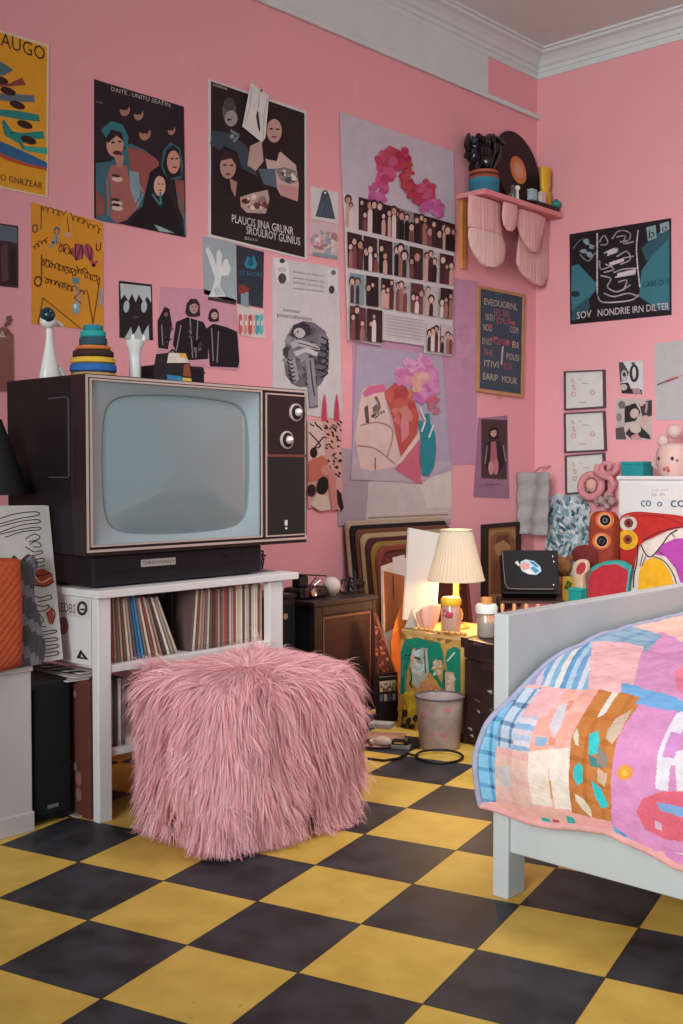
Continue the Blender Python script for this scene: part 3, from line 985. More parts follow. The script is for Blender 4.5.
p = Print(loc_fn(root, LW), .0045, .006).sheet([(477, 287), (522, 296), (520.5, 396), (476, 390)], '#3e4a58')
p.view(330, 180, 3.415)
rows = [('EVEOUORNL', 522, 425, 636, 446, '#b9a890'), ('FE/C BAS', 555, 462, 608, 470, '#a8565c'), ('NI-DU', 527, 478, 556, 483, '#b9a890'), ('DUI', 565, 490, 610, 496, '#a8565c'), ('NOO', 518, 513, 548, 518, '#b9a890'), ('COM', 610, 520, 638, 526, '#b9a890'),
        ('CENIO', 555, 560, 608, 568, '#b04c58'), ('ENO', 515, 560, 545, 566, '#a89a88'), ('BI', 618, 572, 638, 576, '#b9a890'), ('THE', 520, 598, 550, 604, '#a86058'), ('POUSI', 598, 612, 640, 620, '#b9a890'), ('ITIVI', 522, 636, 570, 643, '#b9a890'), ('ROA', 588, 645, 616, 650, '#a8565c'),
        ('EARIP', 518, 680, 568, 688, '#b9a890'), ('MOUK', 582, 690, 634, 698, '#b9a890'), ('ooo', 556, 390, 576, 392, '#8a8a88')]
for s_, a, b, c, d, col in rows:
    p.text(s_, a, b, c, d, 22 if s_ not in ('ooo',) else 6, col)
p.line([(585, 570), (580, 630)], 5, '#c4b8a4'); p.ell(575, 740, 5, 8, '#c08a4c')
for a, b in ((540, 500), (560, 540), (600, 555), (545, 545), (620, 490)):
    p.ell(a, b, 9, 6, '#a8565c', .3, 8, .3)
p.done('board', None, None, parent=root)
fr = MB()
fq = [(476, 285.5), (523, 294.8), (521.5, 398), (475, 391.5)]
fi = [(478.3, 289), (520.8, 297.5), (519.3, 394.5), (477.3, 388.5)]
for k in range(4):
    a, b, c_, d_ = fq[k], fq[(k + 1) % 4], fi[(k + 1) % 4], fi[k]
    lf = loc_fn(root, LW)
    fr.prism([lf(*q, .018) for q in (a, b, c_, d_)], [lf(*q, .0045) for q in (a, b, c_, d_)], '#c0926a')
fr.build('frame', mat('gilt_frame', '#b98a5e', .4, metal=.2, var=.1), root, bevel=.002)

# ================================================================ PRINTS ON THE RIGHT WALL
RW = right_wall
WALLR = 'posters and prints on the right wall'
p = Print(RW, .001, .003).sheet([(569.8, 234.3), (671.3, 218.2), (671.7, 315), (570.5, 324.6)], '#201a20')
p.view(463, 200, 3.105)
p.poly([(338, 205), (360, 200), (418, 262), (412, 280), (340, 375), (337, 300)], '#3a6f7c'); p.poly([(642, 95), (642, 345), (600, 335), (548, 300), (555, 220), (575, 190)], '#3a6f7c')
p.poly([(338, 345), (390, 300), (395, 335), (345, 378)], '#2d4f5a'); p.poly([(555, 150), (615, 95), (640, 95), (640, 120), (570, 190)], '#2f545e')
for x, y, r in ((385, 130, 12), (400, 145, 10), (378, 160, 12), (395, 170, 14)):
    p.ell(x, y, r, r * .7, '#7d8f98', .3, 9, .35)
p.poly([(570, 85), (600, 78), (602, 118), (575, 128)], '#7f9298'); p.poly([(612, 75), (640, 66), (642, 92), (615, 105)], '#8a9aa2'); p.text('b', 578, 120, 596, 114, 26, '#2a2a32'); p.text('o', 618, 100, 636, 94, 22, '#2a2a32')
W_ = '#c9b8bc'
for q in ([(418, 105), (418, 270), (420, 300), (440, 318), (520, 312), (545, 295)], [(545, 95), (540, 160), (550, 270)], [(425, 130), (440, 110), (450, 135), (430, 140)], [(465, 120), (480, 100), (500, 95), (520, 105), (515, 125), (490, 130)], [(440, 165), (475, 150), (480, 160), (450, 172)],
          [(425, 190), (430, 215), (460, 205), (470, 190)], [(480, 175), (510, 160), (520, 185), (490, 200)], [(470, 225), (500, 215), (540, 212)], [(475, 240), (535, 230)], [(430, 235), (460, 245), (450, 270), (480, 285), (520, 265)], [(500, 180), (530, 175)], [(440, 290), (470, 300), (515, 290), (545, 300)], [(480, 115), (505, 112), (500, 135), (530, 130)], [(445, 200), (470, 215), (440, 225)], [(485, 255), (510, 250), (500, 280)]):
    p.curve(q, 4.2, W_)
p.poly([(480, 228), (538, 214), (538, 226), (482, 242)], W_); p.poly([(448, 160), (482, 150), (480, 162), (452, 172)], W_); p.poly([(455, 195), (500, 180), (502, 190), (458, 206)], W_)
p.curve([(365, 170), (390, 190), (412, 165)], 4, '#7d8f98'); p.curve([(345, 150), (360, 130), (375, 120)], 4, '#7d8f98')
p.text('CABE OI S', 560, 272, 640, 262, 18, '#1c3038'); p.ell(350, 292, 14, 9, '#1c3038')
p.text('SOV', 355, 370, 400, 364, 22, W_); p.text('NONDRIE IRN DILTER', 420, 362, 642, 340, 22, W_)
p.done('poster', 'square black and teal poster covered in white line drawing', 'poster', WALLR)

whiteframe = [('topmost', [(565.5, 371.5), (605.8, 369.8), (606.5, 408), (565.8, 410.5)]), ('middle', [(565.5, 413), (606, 411), (607.5, 451), (566, 453)]), ('lowest', [(566.5, 455.5), (605.5, 452.5), (608, 492), (567, 494.5)])]
for k, (w, q) in enumerate(whiteframe):
    c = RW(*q[3])
    root = thing('framed_print', {'topmost': 'white print with faint red sketches in a thin dark frame, topmost of three', 'middle': 'white print in a thin dark frame, middle of the column of three',
                                  'lowest': 'white print in a thin dark frame, lowest of three, partly behind pink plush'}[w], 'framed print', RW(*[(q[0][i] + q[2][i]) / 2 for i in (0, 1)]), group='white framed prints')
    fn = loc_fn(root, RW)
    P1 = Print(fn, .004, .006).sheet([(x + (1.2 if i in (0, 3) else -1.4), y + (1.2 if i < 2 else -1.6)) for i, (x, y) in enumerate(q)], '#cfcac4')
    x0, y0 = q[0]
    P1.view(x0, y0, 1)
    for a, b, r in ((8, 9, 2.2), (9, 16, 2.6), (9, 23, 3.2), (28, 21, 3.0), (16, 8, 1.4)):
        P1.ell(a, b, r * .8, r, '#c79a98', 0, 9, .35); P1.ell(a, b, r * .4, r * .5, '#cfc4c0', 0, 7, .3)
    P1.line([(18, 12), (24, 12.5)], 1, '#a8a29e'); P1.line([(15, 31), (21, 31)], 1, '#b08c8a'); P1.line([(18, 20), (22, 20)], .6, '#c2b8b4')
    P1.done('print', None, None, parent=root)
    f = MB()
    ins = [(x + (1.3 if i in (0, 3) else -1.6), y + (1.3 if i < 2 else -1.7)) for i, (x, y) in enumerate(q)]
    for i in range(4):
        j = (i + 1) % 4
        f.prism([fn(*r_, .022) for r_ in (q[i], q[j], ins[j], ins[i])], [fn(*r_, .001) for r_ in (q[i], q[j], ins[j], ins[i])], '#5a4248')
    f.build('frame', MATTE, root)

p = Print(RW, .001, .002).sheet([(619, 362), (643, 360.5), (643, 394), (621, 392.5)], '#c8c2c2')
p.view(560, 340, 5.553)
p.poly([(328, 125), (350, 122), (385, 180), (372, 225), (335, 235)], '#4a4246'); p.ell(358, 195, 18, 28, '#a8a0a0'); p.ell(358, 195, 8, 16, '#3a3236')
p.ell(413, 185, 26, 50, '#37333a'); p.ell(413, 183, 10, 34, '#c8c2c2'); p.ell(408, 130, 12, 6, '#37333a')
p.poly([(335, 240), (380, 235), (395, 270), (455, 275), (458, 302), (345, 296)], '#2f2a2e'); p.ell(355, 262, 20, 18, '#b8a4a0'); p.poly([(400, 275), (440, 265), (455, 300), (410, 298)], '#a8828a')
p.text('80', 344, 232, 384, 230, 30, '#d0caca')
p.done('photo_print', 'small black and white photo card printed with a large bold number', 'photo', WALLR)
p = Print(RW, .001, .002).sheet([(616.5, 398), (650, 399.5), (652.5, 440), (615.5, 440)], '#b9aaa8')
p.view(560, 340, 5.553)
p.poly([(440, 350), (512, 332), (512, 420), (480, 430), (470, 470), (455, 410)], '#3f383c'); p.poly([(360, 370), (420, 350), (450, 400), (420, 450), (360, 460)], '#2d272b'); p.ell(415, 408, 24, 28, '#c0a8a2', .3); p.ell(345, 360, 20, 22, '#6c6464'); p.ell(330, 430, 16, 24, '#8d7c7c')
p.poly([(310, 490), (355, 480), (370, 552), (312, 552)], '#5c4c4e'); p.poly([(365, 520), (400, 470), (450, 480), (500, 530), (505, 552), (440, 540), (400, 552)], '#332c30'); p.ell(420, 492, 32, 26, '#c4b0a8', .3)
p.ell(470, 450, 22, 34, '#c2a09a', .4); p.line([(485, 350), (478, 400)], 12, '#a88a88'); p.ell(345, 470, 24, 14, '#b89a98'); p.poly([(440, 345), (470, 330), (480, 350), (450, 370)], '#c9a49e'); p.poly([(395, 535), (430, 515), (455, 552), (400, 552)], '#c48c92')
p.done('photo_print', 'black and white collage photo print below the bold number card', 'photo', WALLR)
p = Print(RW, .001, .002).sheet([(654.5, 343.5), (700, 339), (700, 419), (656, 420.5)], '#b3aeb0')
p.view(560, 340, 5.553)
p.line([(545, 248), (600, 225)], 8, '#6a4a4c'); p.line([(598, 227), (655, 208)], 13, '#b04a4c'); p.line([(655, 206), (690, 192)], 7, '#c08a78'); p.line([(565, 250), (650, 214)], 3, '#8d8488')
p.done('paper_sheet', 'plain grey sheet with a drawn red pencil at the right edge', 'paper', WALLR)

# --- torn blue and white patterned paper
p = Print(RW, .001, .003).sheet([(546, 494), (552, 497), (558, 493), (568, 496), (577, 492), (584, 494), (586, 510), (592, 528), (590, 545), (600, 560), (585, 575), (560, 590), (545, 585)], '#bcc4c8')
p.view(463, 360, 3.105)
for k in range(260):
    x, y = R.uniform(266, 400), R.uniform(425, 640)
    p.ell(x, y, R.uniform(7, 14), R.uniform(3, 5.5), R.choice(['#5f6e78', '#c6ccd0', '#6a94a4', '#dadcdc', '#4a5862', '#7fa4b0', '#8c9aa4']), R.uniform(.4, 2.2), 8, .35)
p.done('patterned_paper', 'torn sheet of blue and white speckled paper near the corner', 'paper', WALLR)

# --- folded grey cloth hung on a hook near the corner
hc = Vector((-3.62, 5.83, 1.13))
root = thing('hanging_cloth', 'folded pale grey cloth hung near the corner above the dark frame', 'cloth', hc)
fn = lambda px, py, off=0.0: AY(px, py, 5.80) - hc + Vector((0, -off, 0))
m = MB()


def clothfn(u, v):
    a = fn(518.5 + 31.5 * v, 473 + 0 * v, 0)
    b = fn(519.5 + 27 * v, 534 + 2 * v, 0)
    q = a.lerp(b, u)
    return q + Vector((0, -.012 * math.sin(v * 9 + u * 2) - .006 * math.sin(u * 20), .0))


m.grid(clothfn, 24, 16, '#9c9698')
o = m.build('towel', CLOTH, root, smooth=60)
sd = o.modifiers.new('thickness', 'SOLIDIFY'); sd.thickness = .014
m = MB()
m.grid(lambda u, v: clothfn(.52 + .44 * u, .3 + .66 * v) + Vector((0, -.012, 0)), 10, 10, '#928c90')
m.build('pocket', CLOTH, root, smooth=60)
MB().tube([fn(534, 473), fn(534, 468) + Vector((0, .06, 0)), fn(534, 466) + Vector((0, .189, 0))], .006, 6, '#8a8280').build('hook', CHROME, root, smooth=50)

# --- dark framed picture on the left wall, low near the corner
root = thing('framed_picture', 'ochre portrait picture in a dark frame, right of the lamp', 'framed picture', LW(498, 560, 0))
fn = loc_fn(root, LW)
q = [(480.5, 524.5), (517, 521.5), (517, 606), (480.5, 612)]
ins = [(484.5, 528), (513.5, 525.5), (513.5, 600), (484.5, 605)]
P1 = Print(fn, .004, .012).sheet(ins, '#a87c4c')
P1.view(460, 500, 4.269)
P1.poly([(120, 160), (150, 135), (200, 135), (225, 170), (230, 260), (200, 400), (120, 400)], '#8c5c40'); P1.ell(172, 200, 34, 44, '#b0845a'); P1.poly([(140, 190), (150, 150), (195, 150), (208, 195), (175, 170)], '#6c4432'); P1.poly([(130, 260), (172, 250), (215, 265), (220, 400), (125, 400)], '#7c4c38')
P1.done('print', None, None, parent=root)
f = MB()
for i in range(4):
    j = (i + 1) % 4
    f.prism([fn(*r_, .03) for r_ in (q[i], q[j], ins[j], ins[i])], [fn(*r_, .001) for r_ in (q[i], q[j], ins[j], ins[i])], '#2c1e1c')
f.build('frame', DARKWOOD, root, bevel=.003)

# ================================================================ WALL SHELF AND WHAT IT CARRIES
SZ = 2.70
shelf = thing('wall_shelf', 'small pink wall shelf with an orange bracket strip, high near the corner', 'shelf', (XW, 5.54, SZ))
MB().box(0, .20, -.385, .43, -.03, 0, '#d88a86').build('board', mat('pink_painted_wood', '#d9898a', .55, var=.05), shelf, bevel=.004)
MB().box(.0, .022, -.355, -.315, -.42, -.03, '#c98a4c').build('bracket', WOOD, shelf, bevel=.002)


def sh(px, py, X):
    return AX(px, py, X)


# vinyl record leaning on the wall
a0 = sh(519, 153, XW + .05)
rr = .238
root = thing('vinyl_record', 'black vinyl record with an orange centre label leaning behind the shelf things', 'record', (XW + .078, a0.y, SZ))
root.rotation_euler = (0, 0, 0)
M = Matrix.Rotation(math.radians(82), 4, 'Y')
Mt = Matrix.Translation((-.035, 0, rr * .995)) @ M
rec = MB()
prof = []
cols = []
for i in range(15):
    r = rr - (rr - .085) * i / 14
    prof.append((r, .002 if i % 2 else .0008)); cols.append('#1c181a' if i % 3 else '#262022')
prof += [(.085, .0018), (.0, .0018)]
prof = [(0, -.002), (rr, -.002)] + prof
rec.lathe(prof, n=72, M=Mt.to_3x3(), o=Mt.translation, col='#1c181a')
rec.build('disc', mat('black_vinyl', '#1b1719', .45, spec=.3), root, smooth=20)
lb = MB()
lb.lathe([(0, .0019), (.085, .0019), (.085, .003), (0, .003)], n=40, M=Mt.to_3x3(), o=Mt.translation, col='#cf7e4c')
lb.lathe([(0, .003), (.05, .003), (.05, .0036), (0, .0036)], n=32, M=Mt.to_3x3(), o=Mt.translation, col='#d79a78')
lb.lathe([(0, .0036), (.022, .0036), (.022, .004), (0, .004)], n=24, M=Mt.to_3x3(), o=Mt.translation, col='#cfa0a0')
lb.build('centre_label', PAPER, root, smooth=20)

# dark crinkled bouquet in a teal pot
b0 = sh(484, 187, XW + .10)
root = thing('flower_pot', 'teal patterned pot holding a glossy black crinkled bundle, left on the shelf', 'pot', (XW + .10, b0.y, SZ))
pt = MB()
cols = ['#2f6f86', '#2f6f86', '#36788e', '#9a4a3c', '#5a2c2a', '#a8563e', '#4a2826']
pt.lathe([(.075, 0), (.085, .01), (.088, .06), (.088, .085), (.086, .10), (.084, .115), (.082, .13), (.074, .128)], n=28, cols=cols)
pt.build('pot', MATTE, root, smooth=35)
bl = MB()
for k in range(46):
    t = R.uniform(0, 2 * PI); r = R.uniform(.02, .085); z = R.uniform(.15, .31)
    M3 = Matrix.Rotation(R.uniform(0, 3), 3, 'Z') @ Matrix.Rotation(R.uniform(-1, 1), 3, 'X')
    k_ = .7 + (z - .13) * 2.6
    bl.ball((math.cos(t) * r * k_, math.sin(t) * r * k_ - .02 * (z - .13) / .15, z), .034, .016, .044, '#1a1719', 10, 7, M3, .35, k)
for k in range(18):
    t = R.uniform(0, 2 * PI)
    bl.tube([(math.cos(t) * .04, math.sin(t) * .04, .12), (math.cos(t) * .09, math.sin(t) * .09, .22), (math.cos(t) * .105, math.sin(t) * .105 - .01, .31)], [.006, .009, .004], 6, '#232022')
bl.build('black_bundle', mat('black_gloss', '#141214', .22, spec=.6), root, smooth=50)

# little bottles, cards, tray, vase, ball
y1 = sh(513, 190, XW + .13).y
root = thing('glass_bottle', 'small stoppered glass bottle in front of the record on the shelf', 'bottle', (XW + .13, y1, SZ))
MB().lathe([(.024, 0), (.027, .006), (.027, .05), (.012, .066), (.011, .078)], n=18, col='#8a8a88').build('body', mat('smoky_glass', '#8d8c88', .1, trans=.6), root, smooth=40)
MB().lathe([(.013, .076), (.016, .08), (.016, .093), (.0, .1)], n=14, col='#5a5452').build('stopper', GLOSSY, root, smooth=40)
y1 = sh(517.5, 192, XW + .175).y
root = thing('figurine', 'tiny white pin shaped figurine on the front edge of the shelf', 'figurine', (XW + .175, y1, SZ))
MB().lathe([(.012, 0), (.010, .004), (.007, .05), (.008, .06)], n=14, col='#d8d2cc').build('stem', GLOSSY, root, smooth=40)
MB().ball((0, 0, .07), .016, col='#dcd6d0').build('head', GLOSSY, root, smooth=60)
y1 = sh(538, 201, XW + .13).y
root = thing('tray', 'flat black tray at the right end of the shelf', 'tray', (XW + .12, y1 + .02, SZ))
MB().box(-.02, .078, -.13, .115, 0, .022, '#1a1719').build('base', BLACK, root, bevel=.005)
MB().box(-.021, .079, -.131, .116, .016, .026, '#2a2628').build('rim', BLACK, root, bevel=.003)
for k, (px, c, lab) in enumerate(((532, '#9fb2ba', 'pale blue small box on the black shelf tray'), (541, '#d2bcb8', 'pale pink small box on the black shelf tray, below the yellow vase'))):
    yy = sh(px, 195, XW + .175).y
    root = thing('small_box', lab, 'box', (XW + .176, yy, SZ + .026))
    MB().box(-.018, .018, -.026, .026, 0, .05, c).build('carton', MATTE, root, bevel=.003)
    MB().box(-.019, .019, -.027, .027, .05, .064, c).build('lid', MATTE, root, bevel=.003)
yv = sh(545, 188, XW + .118).y
root = thing('vase', 'yellow waisted vase on the shelf beside the record', 'vase', (XW + .122, yv - .005, SZ + .026))
MB().lathe([(.052, 0), (.056, .004), (.054, .035), (.048, .09), (.038, .105), (.038, .115), (.044, .13), (.046, .235), (.050, .242), (.042, .242), (.036, .13)], n=26, sx=.6, col='#d3a12c').build('body', mat('yellow_glaze', '#d8a428', .4, spec=.4), root, smooth=35)
yb = sh(557, 203, XW + .165).y
root = thing('ball', 'small teal green ball on the right end of the shelf tray', 'ball', (XW + .165, yb - .01, SZ + .026))
MB().ball((0, 0, .026), .032, .032, .026, '#1f7f70').build('sphere', mat('teal_glaze', '#1f8272', .35), root, smooth=60)
MB().lathe([(.012, .047), (.012, .056), (0, .058)], n=12, col='#174e48').build('cap', GLOSSY, root, smooth=40)

# knitted mitts hung under the shelf front edge
KN = mat('pink_knit', '#dcaaa6', .95, spec=.1, bump=.7, bscale=70, stretch=(1, 1, .05), var=.12, vscale=60)


def mitt(name, lab, prof, X, thick, cuffz=None, rot=0.0):
    """prof: (py, px_left, px_right) rows, top first."""
    rows = [(AX((a + b) / 2, py, X), AX(a, py, X).y, AX(b, py, X).y) for py, a, b in prof]
    for k, r_ in enumerate(rows):
        r_[0].z = min(r_[0].z, SZ - .035 - .004 * k)
    c0 = rows[-1][0]
    root = thing(name, lab, 'mitt', (X, c0.y, c0.z), group='knitted mitts under the shelf')
    ev = []
    n = 24
    m = MB(); top = MB()
    pts = []
    for k, (p_, ya, yb_) in enumerate(rows):
        w = abs(yb_ - ya) / 2
        cy = (ya + yb_) / 2 - c0.y
        tk = thick * (0.55 if k == 0 else 1) * min(1, w / .05 + .2)
        pts.append([Vector((math.cos(2 * PI * i / n) * tk * (1 + .04 * math.sin(9 * i)), cy + math.sin(2 * PI * i / n) * w, p_.z - c0.z)) for i in range(n)])
    split = cuffz or len(rows)
    for bld, a, b in ((top, 0, split), (m, split - 1, len(rows) - 1)):
        if b <= a:
            continue
        b = min(b, len(rows) - 1)
        seg = pts[a:b + 1]
        v = [q for r_ in seg for q in r_]
        f = [(k * n + i, k * n + (i + 1) % n, (k + 1) * n + (i + 1) % n, (k + 1) * n + i) for k in range(len(seg) - 1) for i in range(n)]
        f += [tuple(range(n))[::-1], tuple((len(seg) - 1) * n + i for i in range(n))]
        bld.add(v, f, '#d9a7a4')
    if cuffz:
        top.build('cuff', KN, root, smooth=60)
        m.build('hand', mat('pale_knit', '#dcb8b0', .95, spec=.1, bump=.7, bscale=70, stretch=(1, 1, .05), var=.1, vscale=60), root, smooth=60)
    else:
        top.build('cuff', KN, root, smooth=60)
    zt = rows[0][0].z - c0.z
    MB().tube([(0, rows[0][1] * .5 + rows[0][2] * .5 - c0.y, zt - .01), (0, rows[0][1] * .5 + rows[0][2] * .5 - c0.y, SZ - .0305 - c0.z)], .004, 6, '#c98a88').build('loop', MATTE, root)
    return root


mitt('knitted_mitt', 'long pink ribbed knitted mitt hung at the left end under the shelf', [(191, 470, 500), (200, 468.5, 501), (215, 468, 501), (231, 468, 502), (232, 469, 502), (240, 468, 505), (250, 470, 505), (258, 474, 503), (264, 479, 499), (267.5, 484, 493)], XW + .13, .028, 4)
mitt('knitted_mitt', 'short narrow pink knitted mitt hung between the two long ones', [(196, 504, 517), (205, 503, 517.5), (217, 502, 517), (226, 503.5, 515.5), (231, 507, 512)], XW + .182, .014)
mitt('knitted_mitt', 'broad pink knitted mitt in front of another at the right under the shelf', [(204, 519, 543), (215, 516, 546), (227, 516, 544), (238, 520, 541), (247, 526, 539), (252, 530, 536)], XW + .15, .018)
mitt('knitted_mitt', 'long pale pink knitted mitt hung behind, rightmost under the shelf', [(206, 525, 547), (220, 522, 548.5), (246, 518, 548.5), (266, 516, 549), (275, 520, 547.5), (281, 527, 545), (285.5, 534, 542)], XW + .09, .02)

# ================================================================ WHITE STAND, RECORDS, TELEVISION
stand = thing('media_stand', 'white open shelf stand carrying the old television and vinyl records', 'stand', (-3.33, 2.45, 0))
ST = Vector((-3.33, 2.45, 0))


def wb(x0, x1, y0, y1, z0, z1):
    return MB().box(x0 - ST.x, x1 - ST.x, y0 - ST.y, y1 - ST.y, z0, z1, '#d0cac8')


wb(-3.47, -2.915, 2.035, 2.93, .718, .743).build('top', WHITE, stand, bevel=.003)
for x, y in ((-2.93, 2.046), (-2.93, 2.795), (-3.42, 2.046), (-3.42, 2.795)):
    wb(x - .034, x, y, y + (.050 if y < 2.5 else .066), 0, .718).build('leg', WHITE, stand, bevel=.003)
wb(-3.45, -2.935, 2.098, 2.80, .475, .498).build('shelf', WHITE, stand, bevel=.002)
wb(-3.45, -2.945, 2.098, 2.80, .203, .225).build('shelf', WHITE, stand, bevel=.002)
sp = wb(-3.42, -2.97, 2.048, 2.062, .498, .718).build('side_panel', WHITE, stand)
# stickers on the outside of the side panel
fn = lambda px, py, off=0.0: AY(px, py, 2.048) + Vector((0, -off, 0)) - ST
for k in range(3):
    P1 = Print(fn, .0004, .0006).view(0, 420, 3.94)
    if k == 0:
        P1.sheet([(203, 703), (352, 705), (352, 784), (203, 765)], '#c8bfbe')
        P1.text('REDBS', 225, 752, 298, 762, 36, '#3a3034')
        P1.ell(325, 742, 21, 29, '#3a3034'); P1.ell(325, 742, 11, 17, '#c8bfbe'); P1.poly([(318, 742), (346, 744), (346, 752), (318, 750)], '#3a3034')
    elif k == 1:
        P1.sheet([(250 + 22 * math.cos(t * .5), 810 + 36 * math.sin(t * .5)) for t in range(12)], '#8a5a5c')
    else:
        P1.sheet([(302, 938), (318, 905), (350, 945)], '#2e262a'); P1.poly([(318, 932), (322, 922), (332, 938)], '#b8acac')
    P1.done('sticker', None, None, parent=stand)

# --- LPs: leaning group, then the upright group
SP = ['#8d6f62', '#5f4a44', '#a8988a', '#6c5c58', '#7c3f3a', '#b4a698', '#4a3c3c', '#2f5f82', '#3a6f94', '#8c7c74', '#9c3f3c', '#c2b6a8', '#7a6a60', '#54484a', '#b09c88', '#a07c68']
NM = {'#8d6f62': 'tan', '#5f4a44': 'brown', '#a8988a': 'beige', '#6c5c58': 'grey brown', '#7c3f3a': 'rust', '#b4a698': 'cream', '#4a3c3c': 'charcoal', '#2f5f82': 'blue', '#3a6f94': 'light blue', '#8c7c74': 'taupe', '#9c3f3c': 'red', '#c2b6a8': 'ivory', '#7a6a60': 'dull brown', '#54484a': 'dark grey', '#b09c88': 'sand', '#a07c68': 'clay'}
NUM = ['first', 'second', 'third', 'fourth', 'fifth', 'sixth', 'seventh', 'eighth', 'ninth', 'tenth', 'eleventh', 'twelfth', 'thirteenth', 'fourteenth', 'fifteenth', 'sixteenth', 'seventeenth', 'eighteenth', 'nineteenth', 'twentieth', 'twenty-first', 'twenty-second', 'twenty-third', 'twenty-fourth', 'twenty-fifth']
MATS_ = {}


def lp_mesh(col, th, H, D):
    m = MB().box(-D, 0, 0, th, 0, H, col)
    m.box(.0, .0006, th * .25, th * .75, H * .06, H * .94, C(col, 1.35))
    return m


LPD, LPH = .26, .215


def lp(y, tilt, col, th, H, z, lab, group, X=-2.965, D=LPD):
    root = thing('vinyl_record_sleeve', lab, 'record sleeve', (X, y, z), group=group)
    m = MB().box(-D, 0, 0, th, 0, H, col).box(.0, .0006, th * .2, th * .8, H * .08, H * .92, C(col, 1.5))
    m.build('sleeve', MATTE, root)
    MB().box(-D + .012, -.004, th * .3, th * .7, H, H + .0012, '#2a2224').build('disc_edge', BLACK, root)
    root.rotation_euler = (tilt, 0, 0)
    return root


leancols = ['#7c3f3a', '#8d6f62', '#6c5c58', '#a07c68', '#5f4a44', '#b09c88', '#8c7c74', '#54484a', '#2f5f82', '#3a6f94', '#6c5c58', '#b4a698', '#7c3f3a', '#a8988a', '#8d6f62', '#4a3c3c', '#c2b6a8', '#8c7c74', '#a8988a']
# a row that leans more and more to the left towards its right end
n = len(leancols)
y = 2.122
TH = .0092
for k, c in enumerate(leancols):
    t, t2 = [math.radians(2 + 21 * min(1, j / (n - 1)) ** 1.3) for j in (k, k + 1)]
    lp(y, t, c, TH, LPH * (1 - .02 * (k % 3)), .4988, '%s vinyl record sleeve, %s from the left in the leaning row under the television' % (NM[c], NUM[k]), 'vinyl records in the stand')
    y += TH / math.cos(t) + LPH * math.cos(t) * (math.tan(t2) - math.tan(t)) + .0007
YG = y
rng = random.Random(9)
upc = ['#b4a698', '#5f4a44', '#c2b6a8', '#a8988a', '#8d6f62', '#b09c88', '#4a3c3c', '#a8988a', '#7a6a60', '#b4a698', '#8c7c74', '#6c5c58', '#c2b6a8', '#7c3f3a', '#54484a', '#9c3f3c', '#5f4a44', '#7c3f3a', '#a8988a', '#4a3c3c', '#8c7c74', '#b09c88', '#54484a', '#a07c68', '#b4a698', '#5f4a44']
NUM += ['twenty-sixth', 'twenty-seventh', 'twenty-eighth', 'twenty-ninth', 'thirtieth', 'thirty-first', 'thirty-second', 'thirty-third', 'thirty-fourth', 'thirty-fifth']
nup = int((2.787 - (YG + .062)) / .0107)
upcols = [upc[(k * 7 + 2) % len(upc)] for k in range(nup)]
upcols[0] = '#5f4a44'
y = 2.787
TH = .0102
us = []
for k in range(len(upcols) - 1, -1, -1):
    t, t2 = [math.radians(-6 * (max(0, 10 - j) / 10)) for j in (k, k - 1)]
    y -= TH / math.cos(t)
    us.append((k, y, t))
    y -= LPH * (math.sin(t) - math.sin(t2)) + .0005
for k, yy, t in us[::-1]:
    c = upcols[k]
    lp(yy, t, c, TH, LPH - .002 + rng.uniform(-.008, .004), .4988 - TH * math.sin(t), '%s vinyl record sleeve, %s from the left in the upright row under the television' % (NM[c], NUM[k]), 'vinyl records in the stand')

# sleeve seen half face-on between both rows
c0 = Vector((-3.03, (YG + us[-1][1]) / 2 + .004, .4990))
root = thing('vinyl_record_sleeve', 'picture cover record sleeve turned face-on between the leaning and upright rows', 'record sleeve', c0, group='vinyl records in the stand')
MB().box(-.20, 0, -.004, .004, 0, .218, '#2c2226').build('sleeve', MATTE, root)
pic = MB()
rg = random.Random(3)
for k in range(26):
    a, b = rg.uniform(-.18, -.02), rg.uniform(.03, .2)
    s = rg.uniform(.008, .022)
    pic.add([(a + s * math.cos(t), -.0042 - k * .00004, b + s * math.sin(t)) for t in (0, 1, 2, 3, 4, 5)], [(0, 1, 2, 3, 4, 5)], rg.choice(['#7c4a44', '#4a5a5c', '#8c7a70', '#3a2c30', '#a88c80', '#563038']))
pic.build('cover_picture', PAPER, root, fixn=False)
root.rotation_euler = (0, 0, math.radians(7))
# lower shelves
for k, (yy, c, w) in enumerate(((2.112, '#8c7c74', 'taupe'), (2.128, '#54484a', 'dark grey'), (2.145, '#c2b6a8', 'ivory'), (2.161, '#6c5c58', 'grey brown'))):
    lp(yy, 0, c, .013, .22, .2255, '%s vinyl record sleeve, %s from the left on the lower shelf behind the pouf' % (w, NUM[k]), 'vinyl records in the stand')
# bound magazines lying on the second shelf's left overhang: a loose pile of white sleeves
root = thing('paper_stack', 'loose pile of white printed sleeves sticking out left below the sticker panel', 'paper stack', (-3.19, 2.075, .4455))
ps = MB()
for k in range(5):
    ps.box(-.17, .16, -.06 + .004 * k, .02, k * .005, k * .005 + .0035, ['#c9bfbc', '#b8aca8', '#d2c8c4', '#a89c98', '#cdc2be'][k], rz=.05 * (k - 2))
ps.build('sheets', PAPER, root)
st = MB()
for k in range(5):
    st.add([(-.14 + .06 * k, -.065, .0246), (-.11 + .06 * k, -.065, .0246), (-.085 + .06 * k, .0, .0246), (-.115 + .06 * k, .0, .0246)], [(0, 1, 2, 3)], '#2c2426')
st.build('print', PAPER, root, fixn=False)
